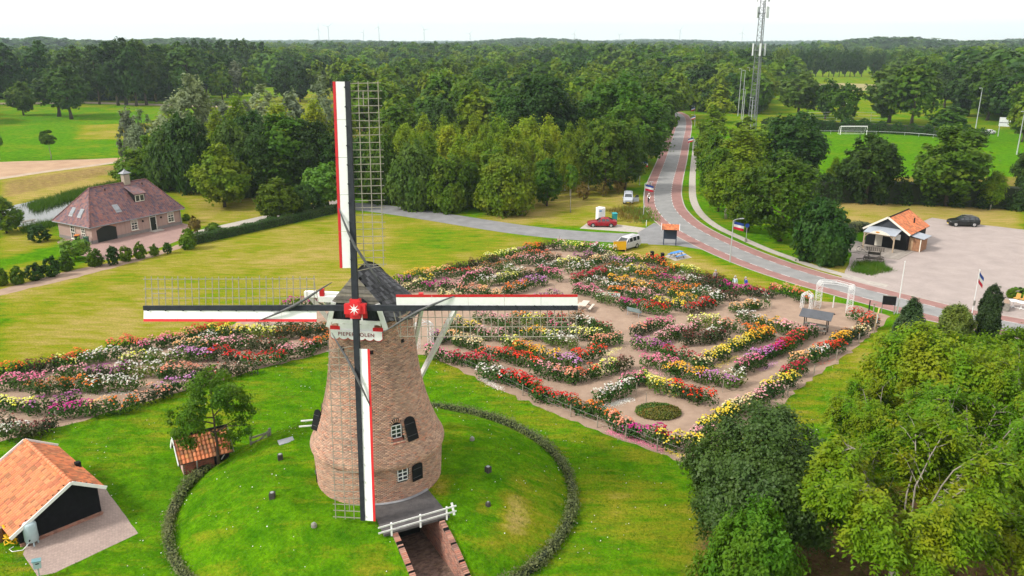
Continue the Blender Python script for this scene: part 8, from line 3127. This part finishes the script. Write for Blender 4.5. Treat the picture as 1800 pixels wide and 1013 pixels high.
MB().lathe((0, 0, 0), [(.3, 0), (.32, .4), (.3, .85), (.27, .86)], 14).build('drum_body', pm('rust_drum', (.2, .09, .04), (.13, .06, .03), scale=5, rough=.9), t)
MB().lathe((0, 0, .855), [(.25, 0), (.25, .02), (.02, .03)], 14).build('lid', GREYW, t)
# gate by the tool shed
a, b = G(441, 790, .75), G(473, 778, .8)
t = thing('field_gate', 'weathered wooden gate with one diagonal brace at the mound foot', 'gate', tuple(a), math.atan2(b.y - a.y, b.x - a.x))
ln = (b - a).length
for z in (.2, .45, .82):
    MB().beam((0, 0, z), (ln, 0, z), .03, .13).build('slat', GREYW, t)
for x in (.04, ln - .04):
    MB().beam((x, 0, .08), (x, 0, .95), .11, .05).build('upright', GREYW, t)
MB().beam((.1, -.03, .15), (ln - .1, -.03, .85), .03, .12).build('brace', GREYW, t)
MB().beam((ln + .12, 0, 0), (ln + .12, 0, 1.1), .14).build('post', GREYW, t)
g_ = G(348, 835)
t = thing('fence_stake', 'leaning grey stake in the ring hedge before the tool shed', 'stake', tuple(g_))
MB().tube([(0, 0, 0), (.04, .02, 1.0)], [.05, .04], 6).build('rod', GREYW, t)
MB().tube([(.04, .02, 1.0), (.042, .02, 1.04)], [.04, .02], 6).build('tip', LEAD, t)
# old wagon on the lot
g_ = G(1534, 462)
t = thing('wooden_wagon', 'dark old wooden cart with a small slatted roof on the lot', 'wagon', tuple(g_), R(-25))
for x in (-.75, .85):
    for sy in (-.55, .55):
        m_ = MB()
        r = .42
        m_.tube([(x + r * math.cos(a), sy, r + r * math.sin(a)) for a in np.linspace(0, 2 * math.pi, 17)], .035, 5, cap=False)
        for k in range(8):
            m_.tube([(x, sy, r), (x + r * math.cos(k * math.pi / 4), sy, r + r * math.sin(k * math.pi / 4))], .02, 4)
        m_.tube([(x, sy - .06, r), (x, sy + .06, r)], .07, 6)
        m_.build('wheel', DKW, t)
MB().box((0, 0, .62), (2.2, .9, .12)).build('bed', DKW, t)
for sx in (-.6, .75):
    for sy in (-.4, .4):
        MB().beam((sx, sy, .65), (sx, sy, 1.85), .08).build('post', DKW, t)
MB().box((.05, .42, 1.15), (1.5, .06, .35)).build('side_board', DKW, t)
for i in range(9):
    MB().slab([(-.95 + i * .24, -.75, 1.72), (-.95 + i * .24 + .2, -.75, 1.72), (-.95 + i * .24 + .2, .0, 2.05), (-.95 + i * .24, .0, 2.05)], (0, 0, .03)).build('slat', DKW, t)
    MB().slab([(-.95 + i * .24 + .2, .75, 1.72), (-.95 + i * .24, .75, 1.72), (-.95 + i * .24, .0, 2.05), (-.95 + i * .24 + .2, .0, 2.05)], (0, 0, .03)).build('slat', DKW, t)
MB().beam((-1.1, 0, .5), (-2.0, 0, .3), .08).build('drawbar', DKW, t)
# weeds round the wagon
wp = [(x, y, 0) for x, y in scatter(GP([(1498, 478), (1508, 462), (1545, 462), (1565, 476), (1530, 484)]), 130, .25, 9)]
tag(link('weeds', tuft_mesh('weeds', wp, LM['green'], .55, 18, .07, 8, .25, .6)), 'green weeds round the old cart and along the verge', None, None, 'stuff')
wp = [(x, y, 0) for x, y in scatter(GP([(1070, 372), (1110, 362), (1135, 372), (1146, 390), (1100, 392)]), 70, .5, 10)]
tag(link('tall_weeds', tuft_mesh('tall_weeds', wp, LM['rust'], .9, 14, .08, 9, .4, .4)), 'rusty dry weeds on the corner beside the lane', None, None, 'stuff')
wp = [(x, y, 0) for x, y in scatter(GP([(1100, 366), (1136, 368), (1150, 388), (1126, 392)]), 60, .8, 12)]
tag(link('low_weeds', tuft_mesh('low_weeds', wp, LM['bright'], .5, 22, .16, 13, .6, .7)), 'fresh green low weeds at the lane corner', None, None, 'stuff')
# terrace furniture at the right edge
t = thing('planter', 'old brown wooden planter box at the cafe corner', 'planter', tuple(G(1767, 544)), R(60))
MB().box((0, 0, .45), (1.6, .6, .85)).build('box', GREYW, t)
for i in range(5):
    MB().box((-.64 + i * .32, -.32, .45), (.26, .03, .8)).build('slat', GREYW, t)
MB().box((0, 0, .89), (1.5, .5, .05)).build('soil', SOIL, t)
for px, py, lab in ((1780, 540, 'white round cafe table at the planter'), (1794, 543, 'white round cafe table nearest the right picture edge')):
    t = thing('cafe_table', lab, 'table', tuple(G(px, py)), .3)
    MB().lathe((0, 0, .72), [(.5, 0), (.5, .035), (.02, .04)], 18).build('table_top', WHITE, t)
    MB().tube([(0, 0, .05), (0, 0, .72)], .035, 8).build('stem', WHITE, t)
    for k in range(4):
        a = k * math.pi / 2 + .4
        MB().beam((0, 0, .06), (.36 * math.cos(a), .36 * math.sin(a), .02), .05).build('foot', WHITE, t)
RAT = pm('rattan', (.5, .3, .08), (.42, .24, .06), scale=6, rough=.7)
for px, py, lab, rz_ in ((1786, 531, 'yellow rattan chair behind the white cafe tables', -60), (1797, 533, 'yellow rattan chair at the right picture edge', -70)):
    t = thing('rattan_chair', lab, 'chair', tuple(G(px, py)), R(rz_))
    MB().box((0, 0, .45), (.5, .5, .06)).build('seat', RAT, t)
    MB().slab([(-.25, .24, .48), (.25, .24, .48), (.22, .3, .95), (-.22, .3, .95)], (0, .04, 0)).build('backrest', RAT, t)
    for sx in (-.22, .22):
        for sy in (-.22, .22):
            MB().tube([(sx, sy, 0), (sx, sy, .43)], .025, 6).build('leg', RAT, t)
tree_px('shrub', 1792, 523, 506, 40, 'flowering_shrub', 'red flowering shrub behind the cafe chairs', whole=True)
tree_px('shrub', 1776, 524, 507, 16, 'potted_shrub', 'green potted shrub at the cafe corner', whole=True)

# ================================================================== SPORTS GROUND, MAST, LAMPS, TURBINES
a, b = G(1477, 237), G(1523, 237)
t = thing('football_goal', 'white football goal with net on the pitch before the dark hedge', 'goal', tuple(a))
gw = b.x - a.x
m_ = MB()
m_.tube([(0, 0, 0), (0, 0, 2.5), (gw, 0, 2.5), (gw, 0, 0)], .13, 8)
m_.build('goal_frame', WHITE, t)
m_ = MB()
for x in (0, gw):
    m_.tube([(x, 0, 2.44), (x, 1.0, 2.3), (x, 1.9, .05)], .05, 6)
m_.tube([(0, 1.9, .05), (gw, 1.9, .05)], .05, 6)
m_.build('stanchion', WHITE, t)
m_ = MB()
for k in range(20):
    x = gw * k / 19
    m_.tube([(x, .05, 2.44), (x, 1.0, 2.3), (x, 1.9, .05)], .012, 3)
for k in range(9):
    z = 2.3 * k / 9
    m_.tube([(0, 1.9 - .9 * z / 2.3, z), (gw, 1.9 - .9 * z / 2.3, z)], .012, 3)
m_.build('net', pm('net_white', (.7, .7, .7), rough=.8), t, kind='stuff')
# rail fence before the hedge
P = [G(x, y) for x, y in ((1415, 236), (1460, 236), (1540, 237), (1590, 239), (1640, 243), (1700, 252))]
t = thing('pitch_rail', 'low white spectator rail along the far pitch edge', 'fence', tuple(P[0]))
for i in range(len(P) - 1):
    n = max(1, int((P[i + 1] - P[i]).length / 4))
    for k in range(n):
        q = P[i].lerp(P[i + 1], k / n) - P[0]
        MB().tube([q, q + Vector((0, 0, 1.0))], .05, 5).build('post', GALV, t)
m_ = MB()
m_.tube([p - P[0] + Vector((0, 0, 1.0)) for p in P], .05, 5)
m_.build('rail', GALV, t)
t = thing('practice_fence', 'grey mesh fence of the sports cage behind the pitch hedge', 'fence', tuple(G(1415, 214)))
P = [G(x, y) for x, y in ((1415, 214), (1470, 213), (1530, 214), (1560, 216))]
for p in P:
    MB().tube([p - P[0], p - P[0] + Vector((0, 0, 3.2))], .06, 5).build('post', GALV, t)
m_ = MB()
for z in (.3, 1.2, 2.2, 3.1):
    m_.tube([p - P[0] + Vector((0, 0, z)) for p in P], .04, 4)
m_.build('rail', GALV, t)
t = thing('scoreboard', 'pale scoreboard on a post at the far pitch corner', 'scoreboard', tuple(G(1754, 240)), R(-40))
h = HT(1754, 240, 216)
MB().tube([(0, 0, 0), (0, 0, h)], .12, 6).build('post', GALV, t)
MB().box((1.2, 0, h + .3), (3.0, .2, 2.6)).build('panel', pm('score_white', (.62, .64, .64), rough=.5), t)
MB().box((1.2, -.13, h + .1), (2.9, .06, .12)).build('crossbar', BLACK, t)
def floodlight(label, px, py, top, group=None):
    b = G(px, py)
    h = HT(px, py, top)
    t = thing('floodlight_pole', label, 'light pole', tuple(b), 0, group)
    MB().tube([(0, 0, 0), (0, 0, h)], [.16, .08], 8).build('pole', GALV, t)
    MB().tube([(0, 0, h - .1), (-.5, -.2, h + .05)], .05, 6).build('arm', GALV, t)
    MB().box((-.7, -.3, h + .0), (.7, .35, .16), rz=.4).build('lamp_head', GALV, t)
    return t
floodlight('tall floodlight pole at the pitch corner near the scoreboard', 1712, 243, 155)
floodlight('floodlight pole close to the right picture edge', 1787, 272, 196)
for px, py, top, lab in ((1297, 204, 121, 'tall lamp post farthest left of the row before the mast'), (1303, 210, 124, 'lamp post second in the row before the mast'), (1312, 190, 119, 'lamp post behind the row, short arm, third from the road'), (1321, 190, 118, 'lamp post nearest the mast in the back row'),
                        (1305, 220, 157, 'bent neck lamp post left of the mast foot'), (1318, 238, 171, 'bent neck lamp post nearest the birches')):
    floodlight(lab, px, py, top)
b = G(1322, 232)
hm = HT(1322, 232, -14)
mast = thing('lattice_mast', 'tall grey lattice telecom mast with white antenna panels', 'mast', tuple(b))
MG = pm('mast_steel', (.13, .14, .15), (.2, .21, .22), scale=.6, rough=.6, metal=.2)
tri = lambda z: [(1.55 * (1 - z / hm * .45) * math.cos(a + .5), 1.55 * (1 - z / hm * .45) * math.sin(a + .5)) for a in (0, 2.094, 4.189)]
for k in range(3):
    MB().tube([(*tri(0)[k], 0), (*tri(hm)[k], hm)], [.15, .10], 6).build('leg', MG, mast)
m_ = MB()
z = 0
i = 0
while z < hm - 1.6:
    for k in range(3):
        a, c = tri(z)[k], tri(z + 1.6)[(k + 1) % 3]
        m_.tube([(*a, z), (*c, z + 1.6)], .05, 4)
        m_.tube([(*tri(z)[k], z), (*tri(z)[(k + 1) % 3], z)], .045, 4)
    z += 1.6
m_.build('bracing', MG, mast, kind='stuff')
m_ = MB()
m_.tube([(.2, .1, 0), (.15, .1, hm)], .09, 5)
for z in np.arange(0, hm, .9):
    m_.box((.15, .1, z), (.6, .08, .05))
m_.build('ladder', MG, mast)
ANT = pm('antenna_white', (.68, .70, .72), (.6, .62, .64), scale=2, rough=.5)
for zf_, n, ln in ((.60, 3, 3.6), (.86, 4, 3.2), (.96, 3, 2.2)):
    zc = hm * zf_
    for k in range(n):
        a = k * 2 * math.pi / n + .35
        MB().box((2.0 * math.cos(a), 2.0 * math.sin(a), zc), (.55, .32, ln), rz=a + math.pi / 2).build('antenna_panel', ANT, mast)
        MB().tube([(1.0 * math.cos(a), 1.0 * math.sin(a), zc), (1.9 * math.cos(a), 1.9 * math.sin(a), zc)], .06, 5).build('bracket', MG, mast)
    MB().lathe((0, 0, zc - .3), [(1.6, 0), (1.65, .05), (1.6, .1)], 8).build('platform', MG, mast)
WT = pm('turbine_white', (.62, .64, .66), rough=.5)
for px, top, sc_, rot in ((559, 44, 1, .2), (576, 40, 1, .9), (638, 50, .8, .5), (665, 40, 1.05, .1), (745, 45, 1.0, 1.4), (826, 52, .7, .7), (1010, 52, .7, .3), (1089, 54, .7, 1.1), (1196, 46, .9, .6), (1306, 50, .85, .2)):
    d_ = 5200 + 300 * math.sin(px)
    u = (px - 900) / _F
    Yt = d_
    Xt = u * (Yt * math.cos(_P) + 0) * 1.0
    hub_z = AT(px, top + 8, Yt).z
    Xt = AT(px, top, Yt).x
    side = 'farthest left of the sky row' if px == 559 else None
    t = thing('wind_turbine', f'tiny pale wind turbine on the horizon, {["first", "second", "third", "fourth", "fifth", "sixth", "seventh", "eighth", "ninth", "tenth"][[559, 576, 638, 665, 745, 826, 1010, 1089, 1196, 1306].index(px)]} from the left', 'wind turbine', (Xt, Yt, 0), rot - .7)
    MB().tube([(0, 0, 0), (0, 0, hub_z)], [3.4, 1.8], 8).build('tower', WT, t)
    MB().box((0, 1, hub_z + 1.5), (4, 9, 4)).build('nacelle', WT, t)
    for k in range(3):
        a = rot + k * 2.094
        MB().beam((0, -4.5, hub_z + 1.5), (38 * sc_ * math.sin(a), -4.5, hub_z + 1.5 + 38 * sc_ * math.cos(a)), 2.6, .8, up=(0, 1, 0), w2=.8, h2=.4).build('blade', WT, t)

# ================================================================== telling repeats apart
def px_of(o):
    x, y, z = o.location
    return proj(x, y, z)
ORDW = ['first', 'second', 'third', 'fourth', 'fifth', 'sixth', 'seventh', 'eighth', 'ninth', 'tenth', 'eleventh', 'twelfth', 'thirteenth', 'fourteenth', 'fifteenth', 'sixteenth', 'seventeenth', 'eighteenth']
ROWS = {'willows behind the farmhouse': 'silvery grey willow behind the farmhouse', 'trees of the thicket behind the farmhouse': 'dark leafy tree in the thicket behind the farmhouse', 'birches of the thicket': 'yellow green birch above the farmhouse thicket',
        'row of tall trees beyond the meadow': 'tall dark tree in the row beyond the meadow', 'block of poplars on the skyline': 'dark poplar in the block rising above the far treeline', 'trees in the park strip': 'rounded tree in the park strip left of the upright sail',
        'clump behind the floodlight poles': 'dark tree in the clump behind the floodlight poles', 'avenue beyond the stubble field': 'dark round avenue tree beyond the stubble field', 'second part of the far avenue': 'dark avenue tree after the gap beyond the stubble field',
        'long row behind the mast': 'dark tree in the long row behind the lattice mast', 'row of young shrubs before the farmhouse': 'young clipped shrub in the row before the farmhouse'}
groups = {}
for o in S.objects:
    if o.parent is None and o.get('group'):
        groups.setdefault(o['group'], []).append(o)
for g, base in ROWS.items():
    lst = sorted(groups.get(g, []), key=lambda o: px_of(o)[0])
    for i, o in enumerate(lst):
        o['label'] = f'{base}, {ORDW[i]} from the left'
WOODS = {'broad crowned trees of the central wood': 'broad crowned tree', 'birches of the central wood': 'birch', 'young trees of the birch wood': 'young green tree among birches', 'trees at the back of the central wood': 'crown at the back of the central wood'}
for g, base in WOODS.items():
    cells = {}
    for o in groups.get(g, []):
        x = px_of(o)[0]
        c = 'behind the upright sail lattice' if x < 700 else 'left of the large round bush' if x < 840 else 'straight behind the large round bush' if x < 930 else 'right of the large round bush' if x < 1010 else 'behind the yellowing shrubs' if x < 1090 else 'towards the road bend'
        cells.setdefault(c, []).append(o)
    for c, lst in cells.items():
        lst.sort(key=lambda o: o.location.y)
        for i, o in enumerate(lst):
            k = min(2, i * 3 // max(1, len(lst)))
            o['label'] = f'{base} in the wood {c}, ' + ['front rank', 'middle rank', 'rear rank'][k] if 'back' not in base else f'{base} {c}, ' + ['front rank', 'middle rank', 'rear rank'][k]
